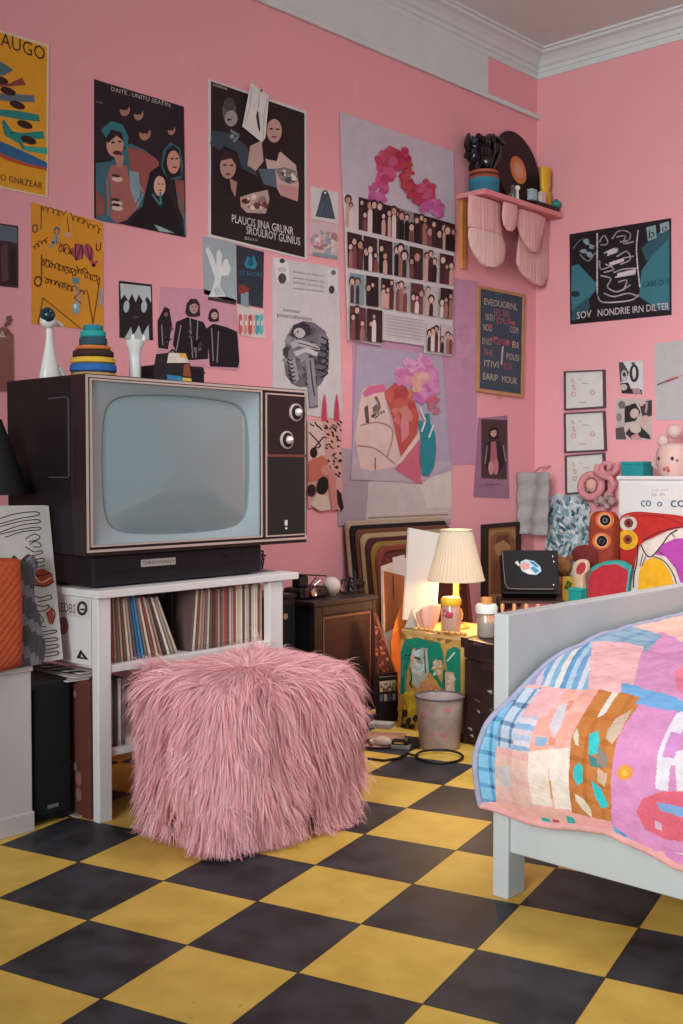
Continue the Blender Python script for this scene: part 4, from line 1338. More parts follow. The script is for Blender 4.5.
# red-brown picture box standing in the bottom of the stand
root = thing('record_crate', 'rust coloured picture box standing between the left legs of the white stand', 'box', (-3.195, 2.069, 0))
MB().box(-.215, .21, -.022, .022, 0, .445, '#5c3430').build('box', mat('rust_cardboard', '#6a3a34', .7, var=.15, vscale=9), root, bevel=.004)
pm = MB().add([(-.213, -.0224, .004), (.208, -.0224, .004), (.208, -.0224, .441), (-.213, -.0224, .441)], [(0, 1, 2, 3)], '#62362f')
rg = random.Random(13)
for k in range(40):
    a, b = rg.uniform(-.1, .18), abs(rg.gauss(0, .16)) + .04
    if b > .4:
        continue
    s = rg.uniform(.012, .035)
    pm.add([(a + s * math.cos(t) * .7, -.0227 - k * .00003, b + s * math.sin(t)) for t in (0, .9, 1.8, 2.7, 3.6, 4.5, 5.4)], [tuple(range(7))], rg.choice(['#7c4a44', '#4a4a50', '#8c7a74', '#2c2226', '#7d8a90', '#5a3038', '#8a5c58']))
pm.build('picture', PAPER, root, fixn=False)

# --- black box under the television (video player) and the television
root = thing('video_player', 'flat black video player with a silver badge under the television', 'video player', (-3.35, 2.45, .7435))
VB = Vector((-3.35, 2.45, .7435))
MB().box(-3.42 - VB.x, -2.975 - VB.x, 2.06 - VB.y, 2.795 - VB.y, .006, .106, '#1b191d').build('case', BLACK, root, bevel=.006)
MB().box(-2.976 - VB.x, -2.972 - VB.x, 2.075 - VB.y, 2.78 - VB.y, .045, .05, '#0d0c0f').build('slot', BLACK, root)
a, b = AX(141, 563, -2.975), AX(175, 561, -2.975)
MB().box(-2.976 - VB.x, -2.9715 - VB.x, a.y - VB.y, b.y - VB.y, a.z - .013 - VB.z, a.z + .011 - VB.z, '#a89a96').build('badge', MATTE, root)
g = MB()
v, f = glyphs('DIESIOVASO')
g.add([(-2.9712 - VB.x, a.y + .008 + (b.y - a.y - .016) * q[0] - VB.y, a.z - .006 - VB.z + .011 * q[1]) for q in v], f, '#3a3032')
g.build('badge_lettering', PAPER, root, fixn=False)
for yy in (2.62, 2.70):
    MB().cyl((-2.976 - VB.x, yy - VB.y, .075), (-2.97 - VB.x, yy - VB.y, .075), .006, n=12, col='#3a3638').build('button', BLACK, root)
for sx, sy in ((-3.38, 2.1), (-3.38, 2.75), (-3.02, 2.1), (-3.02, 2.75)):
    MB().cyl((sx - VB.x, sy - VB.y, 0), (sx - VB.x, sy - VB.y, .008), .018, n=12, col='#111111').build('foot', BLACK, root)

TX = -2.95
tv = thing('television', 'large old wood-cased tube television with grey screen on the white stand', 'television', (-3.37, 2.51, .8505))
TB = Vector((-3.37, 2.51, .8505))
tl, br = AX(84, 371.5, TX), AX(307, 539.5, TX)
y0, y1, z0, z1 = 2.018, 3.005, .8505, 1.425
CASE = mat('dark_wood_veneer', '#171315', .5, spec=.35, var=.2, vscale=14, stretch=(1, 9, 9), bump=.05, bscale=60)
FACE = mat('dark_walnut_face', '#281a1a', .4, spec=.4, var=.2, vscale=14, stretch=(1, 1, 8))
TRIM = mat('pale_metal_trim', '#c9b4aa', .35, metal=.35)


def tb(m, x0, x1, ya, yb, za, zb, col='#222222'):
    return m.box(x0 - TB.x, x1 - TB.x, ya - TB.y, yb - TB.y, za - TB.z, zb - TB.z, col)


def FR(px, py, off=0.0):
    q = AX(px, py, TX)
    return Vector((TX + off - TB.x, q.y - TB.y, q.z - TB.z))


def rect_ring(name, outer, inner, x0, x1, m, bev=0.0, par=tv):
    """outer/inner = (ya, yb, za, zb) in tv coordinates"""
    o_ = [(outer[0], outer[2]), (outer[1], outer[2]), (outer[1], outer[3]), (outer[0], outer[3])]
    i_ = [(inner[0], inner[2]), (inner[1], inner[2]), (inner[1], inner[3]), (inner[0], inner[3])]
    r = MB()
    for k in range(4):
        j = (k + 1) % 4
        q = [o_[k], o_[j], i_[j], i_[k]]
        r.prism([Vector((x1 - TB.x, a, b)) for a, b in q], [Vector((x0 - TB.x, a, b)) for a, b in q])
    return r.build(name, m, par, bevel=bev)


tb(MB(), -3.41, -3.02, y0, y1, z0, z1).build('cabinet', CASE, tv, bevel=.006)
sy0, sy1 = FR(91.5, 460).y, FR(260.5, 460).y
szt, szb = (FR(91, 379.8).z + FR(260, 392.4).z) / 2, (FR(93, 546).z + FR(261, 535).z) / 2
oy0, oy1, oz0, oz1 = y0 - TB.y, y1 - TB.y, z0 - TB.z, z1 - TB.z
rect_ring('front_panel', (oy0, oy1, oz0, oz1), (sy0, sy1, szb, szt), -3.02, TX, FACE, .003)
rect_ring('outer_trim', (oy0 + .003, oy1 - .003, oz0 + .012, oz1 - .003), (oy0 + .010, oy1 - .010, oz0 + .020, oz1 - .011), TX - .002, TX + .004, TRIM)
rect_ring('screen_trim', (sy0 - .006, sy1 + .006, szb - .006, szt + .006), (sy0, sy1, szb, szt), TX - .01, TX + .005, TRIM)
# sloped bezel from the rectangle in to the bulging outline of the tube
N = 96
cy, cz = (sy0 + sy1) / 2, (szb + szt) / 2
hw, hh = (sy1 - sy0) / 2, (szt - szb) / 2
tl_, rt_ = FR(103.8, 460), FR(248, 460)
TS = TX - .022
ey0, ey1 = AX(101.5, 459, TS).y - TB.y, AX(250.5, 459, TS).y - TB.y
ez1, ez0 = AX(174, 395.4, TS).z - TB.z, AX(178, 534, TS).z - TB.z
ecy, ecz = (ey0 + ey1) / 2, (ez0 + ez1) / 2
ew, eh = (ey1 - ey0) / 2, (ez1 - ez0) / 2


def rectpt(t):
    c, s = math.cos(t), math.sin(t)
    k = 1 / max(abs(c), abs(s))
    return c * k, s * k


def tubept(t):
    c, s = rectpt(t)
    # bowed sides, rounded corners
    r = (abs(c) ** 9 + abs(s) ** 9) ** (-1 / 9)
    c, s = c * r, s * r
    return c * (1 - .055 * s * s), s * (1 - .075 * c * c)


loops = []
for fr_, xx, mode in ((0, TX + .001, 0), (.0, TX - .005, 0), (.88, TX - .019, 1), (1.0, TX - .023, 1), (1.0, TX - .034, 1)):
    lp_ = []
    for i in range(N):
        t = 2 * PI * i / N
        if mode == 0:
            c, s = rectpt(t); q = (cy + c * hw, cz + s * hh)
        else:
            c, s = tubept(t); c2, s2 = rectpt(t)
            q = ((ecy + c * ew) * fr_ + (cy + c2 * hw) * (1 - fr_), (ecz + s * eh) * fr_ + (cz + s2 * hh) * (1 - fr_))
        lp_.append(Vector((xx - TB.x, q[0], q[1])))
    loops.append(lp_)
bz = MB()
v = [q for l in loops for q in l]
bz.add(v, [(k * N + i, k * N + (i + 1) % N, (k + 1) * N + (i + 1) % N, (k + 1) * N + i) for k in range(len(loops) - 1) for i in range(N)], '#8c9aa0')
bz.build('bezel', mat('grey_bezel', '#8f9ba0', .38, spec=.5), tv, smooth=28)
sc = MB()
rings = 14
v = []
for k in range(rings + 1):
    s_ = 1 - k / rings
    for i in range(N):
        c, s = tubept(2 * PI * i / N)
        v.append(Vector((TX - .030 + .034 * (1 - s_ ** 2) - TB.x, ecy + c * ew * 1.0 * s_, ecz + s * eh * 1.0 * s_)))
sc.add(v, [(k * N + i, k * N + (i + 1) % N, (k + 1) * N + (i + 1) % N, (k + 1) * N + i) for k in range(rings) for i in range(N)], '#66757c')
sc.build('screen', mat('picture_tube', '#7d8c8f', .12, spec=.5, coat=1.0), tv, smooth=80)
# control panel
cp = (FR(266.5, 460).y, FR(305, 460).y, FR(285, 534.5).z, FR(285, 395.5).z)
rect_ring('control_trim', (cp[0] - .005, cp[1] + .004, cp[2] - .005, cp[3] + .005), cp, TX - .002, TX + .004, TRIM)
dv = FR(285, 455.5).z
m = MB().box(TX - .001 - TB.x, TX + .002 - TB.x, cp[0], cp[1], dv + .006, cp[3], '#2a1c1c')
m.build('dial_plate', FACE, tv)
m = MB().box(TX - .001 - TB.x, TX + .004 - TB.x, cp[0], cp[1], dv - .006, dv + .004, '#7c4a44')
m.build('divider', mat('copper_strip', '#7a4640', .4, metal=.3), tv)
m = MB()
kk = 46
for k in range(kk):
    za = cp[2] + (dv - .008 - cp[2]) * k / kk
    m.box(TX - .001 - TB.x, TX + .0035 - TB.x, cp[0] + .002, cp[1] - .002, za, za + (dv - cp[2]) / kk * .55, '#2d2a2b')
m.build('speaker_grille', mat('grille_cloth', '#2b2828', .8), tv)
for (px, py) in ((295, 412.5), (286, 440)):
    q = FR(px, py)
    R1 = .033
    MY = Matrix.Rotation(PI / 2, 3, 'Y')
    d = MB().lathe([(R1, 0), (R1, .008), (R1 * .84, .010), (R1 * .80, .006), (0, .006)], o=q, n=36, M=MY, col='#cfc0b8')
    do = d.build('dial', TRIM, tv, smooth=30)
    MB().lathe([(R1 * .79, .0065), (R1 * .79, .012), (R1 * .5, .016), (0, .016)], o=q, n=36, M=MY, col='#2a2224').build('dial_disc', BLACK, do, smooth=30)
    MB().lathe([(R1 * .46, .016), (R1 * .44, .024), (R1 * .36, .028), (0, .038)], o=q, n=28, M=MY, col='#c9c0ba').build('knob', mat('silver_knob', '#c9c2bc', .35, metal=.25), do, smooth=30)
q = FR(285.5, 526)
bd = MB().box(q.x, q.x + .005, q.y - .006, q.y + .006, q.z + .002, q.z + .022, '#cfc8c2').box(q.x, q.x + .005, q.y - .004, q.y + .004, q.z - .012, q.z - .004, '#cfc8c2')
bd.build('badge', MATTE, tv)
# side: recessed panel line
s1 = MB()
sx0, sx1 = AY(49, 420, y0).x, AY(69.5, 420, y0).x
za, zb = AY(60, 478, y0).z, AY(60, 397, y0).z
for a in ((sx0, sx1, zb - .004, zb), (sx1 - .006, sx1, za, zb), (sx0, sx1, za, za + .004)):
    s1.box(a[0] - TB.x, a[1] - TB.x, y0 - .003 - TB.y, y0 + .002 - TB.y, a[2] - TB.z, a[3] - TB.z, '#4a444a')
s1.build('side_panel_trim', mat('dull_trim', '#57505a', .4, metal=.3), tv)

# --- things on top of the television
TZ = 1.4255


def top_at(px, X):
    return AX(px, 380, X).y


m_ = lambda X, px: 0
root = thing('ceramic_bird', 'white ceramic long-necked bird with a dark teal head on the television', 'figurine', (-3.25, top_at(50, -3.25), TZ))
sc_ = 3.75 / F_PX     # metres per pixel over there
b = MB()
b.lathe([(.036, 0), (.038, .006), (.034, .03), (.024, .075), (.015, .12), (.012, .15), (.013, .17), (.017, .185)], n=24, col='#d8d4d2', sx=.75, sy=1.0,
        wob=None)
b.build('body', mat('white_ceramic', '#d6d2d0', .3, spec=.5), root, smooth=60)
MB().ball((0, -.004, .195), .024, .03, .026, '#d8d4d2').build('head', MATS['white_ceramic'], root, smooth=60)
MB().ball((.008, -.012, .213), .026, .025, .026, '#12343a', jit=.1).build('dark_cap', mat('teal_black_glaze', '#123238', .18, spec=.6), root, smooth=60)
MB().tube([(0, .02, .195), (0, .045, .187), (0, .054, .178)], [.010, .007, .002], 8, '#d8d4d2').build('beak', MATS['white_ceramic'], root, smooth=60)
MB().tube([(.0, .025, .04), (.0, .045, .02), (.0, .05, .002)], [.016, .014, .008], 8).build('tail', MATS['white_ceramic'], root, smooth=60)

root = thing('stacking_cone', 'rainbow ringed stacking cone with a teal top on the television', 'toy', (-3.25, top_at(93.5, -3.25), TZ))
ZK = 1.12
sg = [('#b58c5c', .078, .0, .030), ('#2f62a8', .080, .030, .056), ('#d8a83c', .076, .056, .076), ('#3a2722', .070, .076, .098), ('#c8743c', .060, .098, .112), ('#2f4a58', .048, .112, .138), ('#2f9a94', .044, .138, .158), ('#2a7f88', .034, .158, .176)]
for c, r, a, b_ in sg:
    MB().lathe([(r * .9, a * ZK), (r, a * ZK + .005), (r * .99, b_ * ZK - .004), (r * .9, b_ * ZK)], n=36, col=c).build('ring', MATTE, root, smooth=40)
root = thing('cup', 'tall white flared cup with small pointed rim on the television', 'cup', (-3.25, top_at(135, -3.25), TZ))
MB().lathe([(.020, 0), (.022, .004), (.021, .09), (.024, .13), (.033, .147), (.033, .160), (.028, .163), (.024, .14)], n=26, col='#cfcdcc').build('body', MATS['white_ceramic'], root, smooth=45)
MB().tube([(.02, -.02, .157), (.02, -.024, .172), (.02, -.018, .18)], [.008, .007, .002], 8, '#cfcdcc').build('ear', MATS['white_ceramic'], root, smooth=50)
MB().tube([(.02, .02, .157), (.02, .026, .172), (.02, .022, .182)], [.008, .007, .002], 8, '#cfcdcc').build('ear', MATS['white_ceramic'], root, smooth=50)
root = thing('flat_case', 'flat dark case lying on the television behind the striped pouch', 'case', (-3.30, top_at(167, -3.30), TZ))
MB().box(-.1, .1, -.095, .1, .003, .082, '#1f1a1e').build('body', BLACK, root, bevel=.008)
MB().box(-.101, .101, -.096, .101, .058, .064, '#3a3034').build('seam', BLACK, root)
for sx in (-.08, .08):
    MB().cyl((sx, -.07, 0), (sx, -.07, .006), .012, n=10).build('foot', BLACK, root)
    MB().cyl((sx, .07, 0), (sx, .07, .006), .012, n=10).build('foot', BLACK, root)
root = thing('striped_pouch', 'small striped pouch in cream, yellow and blue on the television', 'pouch', (-3.16, top_at(173, -3.16), TZ))
pm = MB()
PZ = 1.35
prof_ = [(a_, b_ * PZ) for a_, b_ in [(-.058, 0), (.058, 0), (.055, .05), (.030, .088), (-.048, .084), (-.058, .05)]]
pm.prism([Vector((.035, a, b_)) for a, b_ in prof_], [Vector((-.035, a, b_)) for a, b_ in prof_], '#2c2428')
pm.build('body', MATTE, root, bevel=.01, seg=3)
sm = MB()
for a, b_, q in (('#cfc0b4', 0, [(-.056, .056), (.045, .062), (.029, .086), (-.047, .083)]), ('#d39a4c', 1, [(.0, .076), (.04, .07), (.029, .086), (0, .085)]), ('#3a78a8', 2, [(-.056, .004), (.01, .004), (.01, .024), (-.056, .026)]), ('#d8b04c', 3, [(.012, .004), (.056, .004), (.055, .02), (.012, .022)]), ('#4a9aa0', 4, [(-.01, .004), (.02, .004), (.015, .018), (-.01, .02)]), ('#8c4a3c', 5, [(.015, .026), (.053, .024), (.044, .06), (.02, .056)])):
    sm.add([(.0362 + b_ * .0002, y_, z_ * PZ) for y_, z_ in q], [tuple(range(len(q)))], a)
sm.build('stripes', CLOTH, root, fixn=False)
sm = MB().tube([(0, -.02, .114), (0, 0, .13), (0, .02, .117)], .004, 6, '#2a2226')
sm.build('handle', MATTE, root)

# cables hanging below the right end of the television
root = thing('cable_bundle', 'dark tangle of cables under the right end of the television', 'cables', (-3.1, 2.87, .7435))
cb = MB()
rg = random.Random(4)
for k in range(9):
    ya = rg.uniform(-.06, .03)
    cb.tube([(rg.uniform(-.1, .05), ya + rg.uniform(-.02, .02), .1 * (1 - abs(t - .5)) * rg.uniform(.5, 1) + .004) if 0 < t < 1 else (rg.uniform(-.1, .05), ya, .004) for t in (0, .2, .4, .6, .8, 1)], .0035, 6, '#2a2226')
cb.build('cables', BLACK, root, smooth=60)

# ================================================================ FLUFFY POUF
pouf = thing('pouf', 'large pink shaggy fur pouf standing in front of the white stand', 'pouf', (-2.592, 2.395, 0))
PW, PL, PH = .245, .318, .53


def sgp(v, e):
    return math.copysign(abs(v) ** e, v)


def pf(t, ph):
    """superellipsoid skin of the pouf; ph from -pi/2 to pi/2"""
    return Vector((PW * sgp(math.cos(ph), .5) * sgp(math.cos(t), .6), PL * sgp(math.cos(ph), .5) * sgp(math.sin(t), .6),
                   PH / 2 * (1 + sgp(math.sin(ph), .5)) * .93 + .012))


m = MB()
m.grid(lambda u, v: pf(2 * PI * u, -PI / 2 + PI * v), 48, 28, '#c9808c')
m.build('body', mat('pouf_cloth', '#dc98a2', .95, spec=.05), pouf, smooth=80)
rg = np.random.RandomState(7)
fur = MB()
FURC = ['#eeacb4', '#f2b8be', '#eaa4ae', '#f6c4c8', '#f0b0b6', '#e49ca6']
nst = 34000
CEN = Vector((0, 0, PH * .5))


def level(q):
    """1 on the skin, below 1 inside"""
    a, b, c_ = abs(q.x) / PW, abs(q.y) / PL, abs(q.z - PH * .49) / (PH * .475)
    return (a ** 3.6 + b ** 3.6 + c_ ** 4) ** (1 / 3.8)


for k in range(nst):
    t = rg.uniform(0, 2 * PI)
    if k % 10 < 3:
        # the top: evenly over the lid
        r_ = math.sqrt(rg.uniform(0, 1))
        p0 = Vector((PW * r_ * sgp(math.cos(t), .7), PL * r_ * sgp(math.sin(t), .7), 0))
        p0.z = PH * (.965 - .09 * r_ ** 5)
    else:
        u_ = rg.uniform(0.02, 1)
        p0 = Vector((PW * sgp(math.cos(t), .6), PL * sgp(math.sin(t), .6), PH * .93 * u_))
        e_ = 1 - .10 * max(0, (u_ - .8) / .2) ** 2
        p0.x *= e_; p0.y *= e_
    nrm = Vector((sgp(p0.x / PW, 3) / PW, sgp(p0.y / PL, 3) / PL, sgp((p0.z - PH * .49) / (PH * .475), 3) / PH))
    nrm = nrm.normalized() if nrm.length > 1e-6 else Vector((0, 0, 1))
    s_ = p0 * 9
    wv = Vector((noise.noise(s_), noise.noise(s_ + Vector((31, 0, 0))), noise.noise(s_ + Vector((0, 47, 0)))))
    s2 = p0 * 38
    cl = Vector((noise.noise(s2), noise.noise(s2 + Vector((13, 0, 0))), noise.noise(s2 + Vector((0, 17, 0)))))
    out = Vector((p0.x - .06, p0.y + .07, 0))
    out = out.normalized() if out.length > 1e-5 else Vector((1, 0, 0))
    up = max(0, nrm.z)
    L = rg.uniform(.07, .12)
    d = nrm * (.32 - .2 * up) + out * .75 * up + Vector((0, 0, -1)) * .55 * (1 - up) + wv * .55 + cl * .55 + Vector(rg.normal(0, .07, 3))
    d.normalize()
    pts = [p0.copy()]
    S = 5
    for i in range(S):
        d = (d + Vector((0, 0, -.16 - .05 * i)) + cl * .06).normalized()
        q = pts[-1] + d * (L / S)
        lv = level(q)
        lim = 1.01 + .018 * i + .03 * rg.rand()
        if lv < lim:
            q = CEN * .98 + (q - CEN * .98) * (lim / lv)
        q.z = max(q.z, .004 + .016 * rg.rand())
        pts.append(q)
    side = (d.cross(nrm)).normalized() if d.cross(nrm).length > 1e-5 else Vector((1, 0, 0))
    side = (side + Vector(rg.normal(0, .35, 3))).normalized()
    w = rg.uniform(.0007, .0014)
    v = []
    for i, q in enumerate(pts):
        ww = w * (1 - (i / S) ** 2 * .85)
        v += [q - side * ww, q + side * ww]
    fur.add(v, [(2 * i, 2 * i + 1, 2 * i + 3, 2 * i + 2) for i in range(S)], FURC[int((cl.x * .9 + .5) * 5 + rg.rand() * 1.5) % len(FURC)])
fo = fur.build('fur', mat('pink_fur', None, .5, spec=.3), pouf, smooth=180, fixn=False)

# ================================================================ LOW CABINET AT THE LEFT EDGE AND WHAT STANDS ON IT
CX, CY1, CZ = -3.03, 1.868, .518
cab = thing('low_cabinet', 'plain white low cabinet at the left edge carrying the canvas and cushion', 'cabinet', (-3.24, 1.55, 0))
K = Vector((-3.24, 1.55, 0))


def cb_(x0, x1, y0, y1, z0, z1):
    return MB().box(x0 - K.x, x1 - K.x, y0 - K.y, y1 - K.y, z0, z1, '#b8b0ae')


CABW = mat('cabinet_paint', '#b9b0ae', .5, spec=.3, var=.04)
cb_(-3.45, CX, 1.2, CY1, .0, CZ - .018).build('body', CABW, cab, bevel=.003)
cb_(-3.45, CX + .006, 1.2, CY1 + .004, CZ - .018, CZ).build('top', CABW, cab, bevel=.003)
cb_(CX - .004, CX + .008, 1.2, CY1 + .003, 0, .062).build('plinth', CABW, cab, bevel=.003)
cb_(CX, CX + .006, 1.25, 1.70, .09, CZ - .05).build('door', CABW, cab, bevel=.003)

# leaning canvas with wavy black lines
pb, pt_ = Vector((-3.055, 2.0, CZ)), Vector((-3.13, 2.0, CZ + .49))
nn = Vector((pt_.z - pb.z, 0, -(pt_.x - pb.x))).normalized()
croot = thing('canvas', 'white canvas with wavy black lines and two red marks leaning behind the cushion', 'canvas', pb + Vector((0, -.25, 0)))
cfn = lambda px, py, off=0.0: APL(px, py, pb, np.array(nn)) + nn * off - Vector(croot.location)
CV = MB()
q4 = [pb + Vector((0, -.46, .012)), pb + Vector((0, 0, .0)), pt_, pt_ + Vector((0, -.46, .0))]
q4[0].z = CZ + .0
CV.prism([q + nn * 0 - Vector(croot.location) for q in q4], [q - nn * .022 + Vector((0, 0, .004)) - Vector(croot.location) for q in q4], '#b8aeaa')
CV.build('board', mat('canvas_white', '#c9c1bc', .8, var=.05), croot, bevel=.002)
P1 = Print(cfn, .0002, .0003)
P1.view(0, 420, 3.94)
P1.sheet([(-60, 338), (176, 336), (236, 940), (-60, 985)], '#c4bcb6')
BK = '#2c2628'
for q in ([(-20, 395), (60, 370), (140, 362), (150, 375), (70, 390), (-20, 415)], [(-20, 425), (80, 400), (148, 393), (152, 405), (80, 415), (-20, 450)], [(-20, 455), (80, 432), (150, 422), (155, 432), (90, 440), (20, 462)],
          [(100, 470), (130, 450), (155, 458), (150, 470), (115, 480)], [(118, 490), (140, 478), (160, 490), (158, 500), (130, 500)], [(100, 500), (135, 520), (160, 515), (165, 525), (130, 535)], [(105, 535), (130, 550), (168, 545), (170, 558), (130, 565)], [(110, 560), (140, 580), (175, 572)], [(112, 590), (150, 600), (178, 590)],
          [(125, 690), (160, 700), (195, 690), (200, 705), (150, 715)], [(135, 725), (165, 735), (190, 730), (185, 745), (150, 755), (130, 745)], [(150, 760), (170, 790), (150, 810), (180, 815)], [(140, 830), (160, 835), (215, 828), (216, 838), (160, 848), (140, 845)], [(145, 855), (170, 862), (220, 858), (222, 868), (170, 875), (148, 872)],
          [(150, 885), (175, 890), (222, 884), (224, 896), (175, 905), (152, 902)], [(155, 915), (180, 918), (224, 912), (226, 924), (185, 932), (158, 935)]):
    P1.curve(q, 4, BK)
P1.splat(160, 625, 40, 22, ['#a03c2c', '#b04a34', '#8a2f26'], 12, 10, 18, .4); P1.poly([(118, 600), (165, 585), (205, 605), (208, 640), (170, 655), (122, 640)], '#a8442f'); P1.curve([(130, 610), (160, 640), (200, 620)], 4, '#e0cfc0'); P1.curve([(125, 600), (150, 615), (195, 602)], 5, BK); P1.curve([(130, 650), (180, 655), (210, 635)], 5, BK)
P1.poly([(180, 760), (205, 738), (212, 790), (195, 805)], '#a03e30'); P1.curve([(195, 738), (215, 760), (205, 805)], 4, BK)
P1.done('drawing', None, None, parent=croot)

# grey cloth bundle and orange cushion in front of it
g0 = AX(26, 660, -3.03)
root = thing('folded_cloth', 'dark grey crumpled cloth standing between the orange cushion and the canvas', 'cloth', (-3.03, g0.y, CZ))
gb = MB()


def gfn(u, v):
    t = 2 * PI * u
    z = .33 * v + .002
    w = .055 * (1 - .25 * v) * (1 + .10 * math.sin(5 * t + 6 * v) + .05 * math.sin(11 * t - 9 * v))
    return (math.cos(t) * w * .28 - .012 * v, math.sin(t) * w + .010 * math.sin(7 * v), z + .012 * math.sin(3 * t) * v)


gb.grid(gfn, 60, 26, '#5c5a5e', lambda u, v: '#77757a' if (math.sin(12 * u + 20 * v) > .5) else ('#7c4a3e' if (.55 < u < .6 and .3 < v < .9) else '#504e53'))
gb.add([gfn(k / 24, 1) for k in range(24)], [tuple(range(24))], '#504e53')
gb.build('cloth', CLOTH, root, smooth=70)
o0 = AX(2, 660, -3.01)
root = thing('cushion', 'orange quilted cushion standing at the left edge on the white cabinet', 'cushion', (-3.0, o0.y - .045, CZ))
cu = MB()


def cfn2(u, v):
    t = 2 * PI * u
    ph = -PI / 2 + PI * v
    sg = lambda a, e: math.copysign(abs(a) ** e, a)
    y_ = .115 * sg(math.cos(ph), .35) * sg(math.cos(t), .4) if False else 0
    return (0, 0, 0)


n1, n2 = 34, 40
for side in (1, -1):
    def f_(u, v, side=side):
        a, b = 2 * u - 1, 2 * v - 1
        h = (max(0, 1 - abs(a) ** 6) * max(0, 1 - abs(b) ** 6)) ** .45
        q = .0022 * (math.sin((a * .11 + b * .16) * 120) ** 2 + math.sin((a * .11 - b * .16) * 120) ** 2) * h
        return (side * (.026 * h + q), .105 * a * (1 - .04 * b * b), .172 + .168 * b * (1 - .05 * a * a))
    cu.grid(f_, n1 * 2, n2 * 2, '#c45a32')
cu.build('cover', mat('orange_quilt', '#b24e2c', .8, var=.08, vscale=40, bump=.2, bscale=160), root, smooth=60)
pl = [(0, .105 * a * (1 - .04 * b * b), .172 + .168 * b * (1 - .05 * a * a)) for a, b in [(-1 + 2 * k / 12, -1) for k in range(12)] + [(1, -1 + 2 * k / 12) for k in range(12)] + [(1 - 2 * k / 12, 1) for k in range(12)] + [(-1, 1 - 2 * k / 12) for k in range(12)]]
MB().tube(pl, .004, 6, '#a84a28', closed=True).build('piping', MATTE, root, smooth=60)

# black table lamp behind the canvas, only the shade shows
l0 = AX(-12, 470, -3.30)
root = thing('table_lamp', 'black conical table lamp shade behind the canvas at the left edge', 'lamp', (-3.30, l0.y, CZ))
zb, zt = AX(20, 494, -3.30).z - CZ, AX(0, 432, -3.30).z - CZ + .04
MB().lathe([(.07, 0), (.072, .008), (.05, .02), (.012, .03), (.0, .03)], n=28, col='#1a1718').build('base', BLACK, root, smooth=35)
MB().cyl((0, 0, .02), (0, 0, zb + .06), .009, n=14, col='#1a1718').build('pole', BLACK, root, smooth=40)
rb = abs(AX(24, 490, -3.30).y - l0.y)
MB().lathe([(rb, zb), (rb, zb + .004), (rb * .34, zt), (rb * .33, zt), (rb * .97, zb + .006)], n=40, col='#1b1718').build('shade', mat('black_shade', '#1b1719', .7), root, smooth=30)

# black speaker box in the gap
root = thing('speaker_box', 'black speaker box on the floor between the low cabinet and the stand', 'speaker', (-3.25, 1.952, 0))
MB().box(-.2, .195, -.074, .074, .01, .455, '#151316').build('case', BLACK, root, bevel=.004)
MB().box(.195, .203, -.066, .066, .03, .435, '#131113').build('grille', mat('black_grille', '#121013', .95), root, bevel=.003)
for sx in (-.17, .17):
    for sy in (-.05, .05):
        MB().cyl((sx, sy, 0), (sx, sy, .012), .012, n=10, col='#111111').build('foot', BLACK, root)
MB().box(.2035, .2045, -.02, .02, .05, .062, '#6a6668').build('badge', MATTE, root)
# folded paper by the stand's foot
f0 = AZ(93, 812, 0)
root = thing('folded_paper', 'small folded white paper on the floor beside the stand front leg', 'paper', (f0.x - .03, f0.y - .04, 0))
MB().prism([Vector(q) for q in ((-.05, -.035, .001), (.05, -.035, .001), (.05, .035, .001), (-.05, .03, .001))], [Vector(q) for q in ((-.05, -.035, .004), (.05, -.035, .003), (.05, .035, .016), (-.05, .03, .012))], '#b8aca4').build('sheet', PAPER, root)
MB().add([(-.045, -.03, .0062), (.045, -.03, .0058), (.045, -.026, .0066), (-.045, -.026, .007)], [(0, 1, 2, 3)], '#8a8080').build('crease', PAPER, root, fixn=False)

# ================================================================ DARK CABINET RIGHT OF THE STAND
DX = -3.31
DK = Vector((-3.52, 3.62, 0))
dc = thing('wooden_cabinet', 'dark wooden cabinet with framed front panel behind the pouf', 'cabinet', DK)
DZ = .556
DSIDE = mat('dark_teal_side', '#20262b', .5, var=.15, vscale=10)


def db(x0, x1, y0, y1, z0, z1, col='#221a1a'):
    return MB().box(x0 - DK.x, x1 - DK.x, y0 - DK.y, y1 - DK.y, z0, z1, col)


db(-3.74, DX - .015, 3.42, 3.826, .03, DZ - .02).build('body', DSIDE, dc, bevel=.004)
db(-3.75, DX + .006, 3.41, 3.836, DZ - .024, DZ).build('top', DARKWOOD, dc, bevel=.005)
for a in ((3.42, 3.47, .03, DZ - .02), (3.80, 3.826, .03, DZ - .02), (3.47, 3.80, DZ - .065, DZ - .02), (3.47, 3.80, .03, .08)):
    db(DX - .018, DX, a[0], a[1], a[2], a[3]).build('front_frame', DARKWOOD, dc, bevel=.004)
db(DX - .016, DX - .008, 3.47, 3.80, .08, DZ - .065).build('front_panel', mat('dull_brown_panel', '#3a2522', .35, spec=.5, var=.25, vscale=6, stretch=(1, 2, 9)), dc)
for a in ((3.478, 3.486, .09, DZ - .073), (3.786, 3.794, .09, DZ - .073), (3.486, 3.786, DZ - .081, DZ - .073)):
    db(DX - .008, DX - .003, a[0], a[1], a[2], a[3]).build('moulding', mat('brown_moulding', '#6a4438', .45), dc)
db(-3.70, DX - .03, 3.44, 3.81, 0, .03).build('plinth', DARKWOOD, dc)

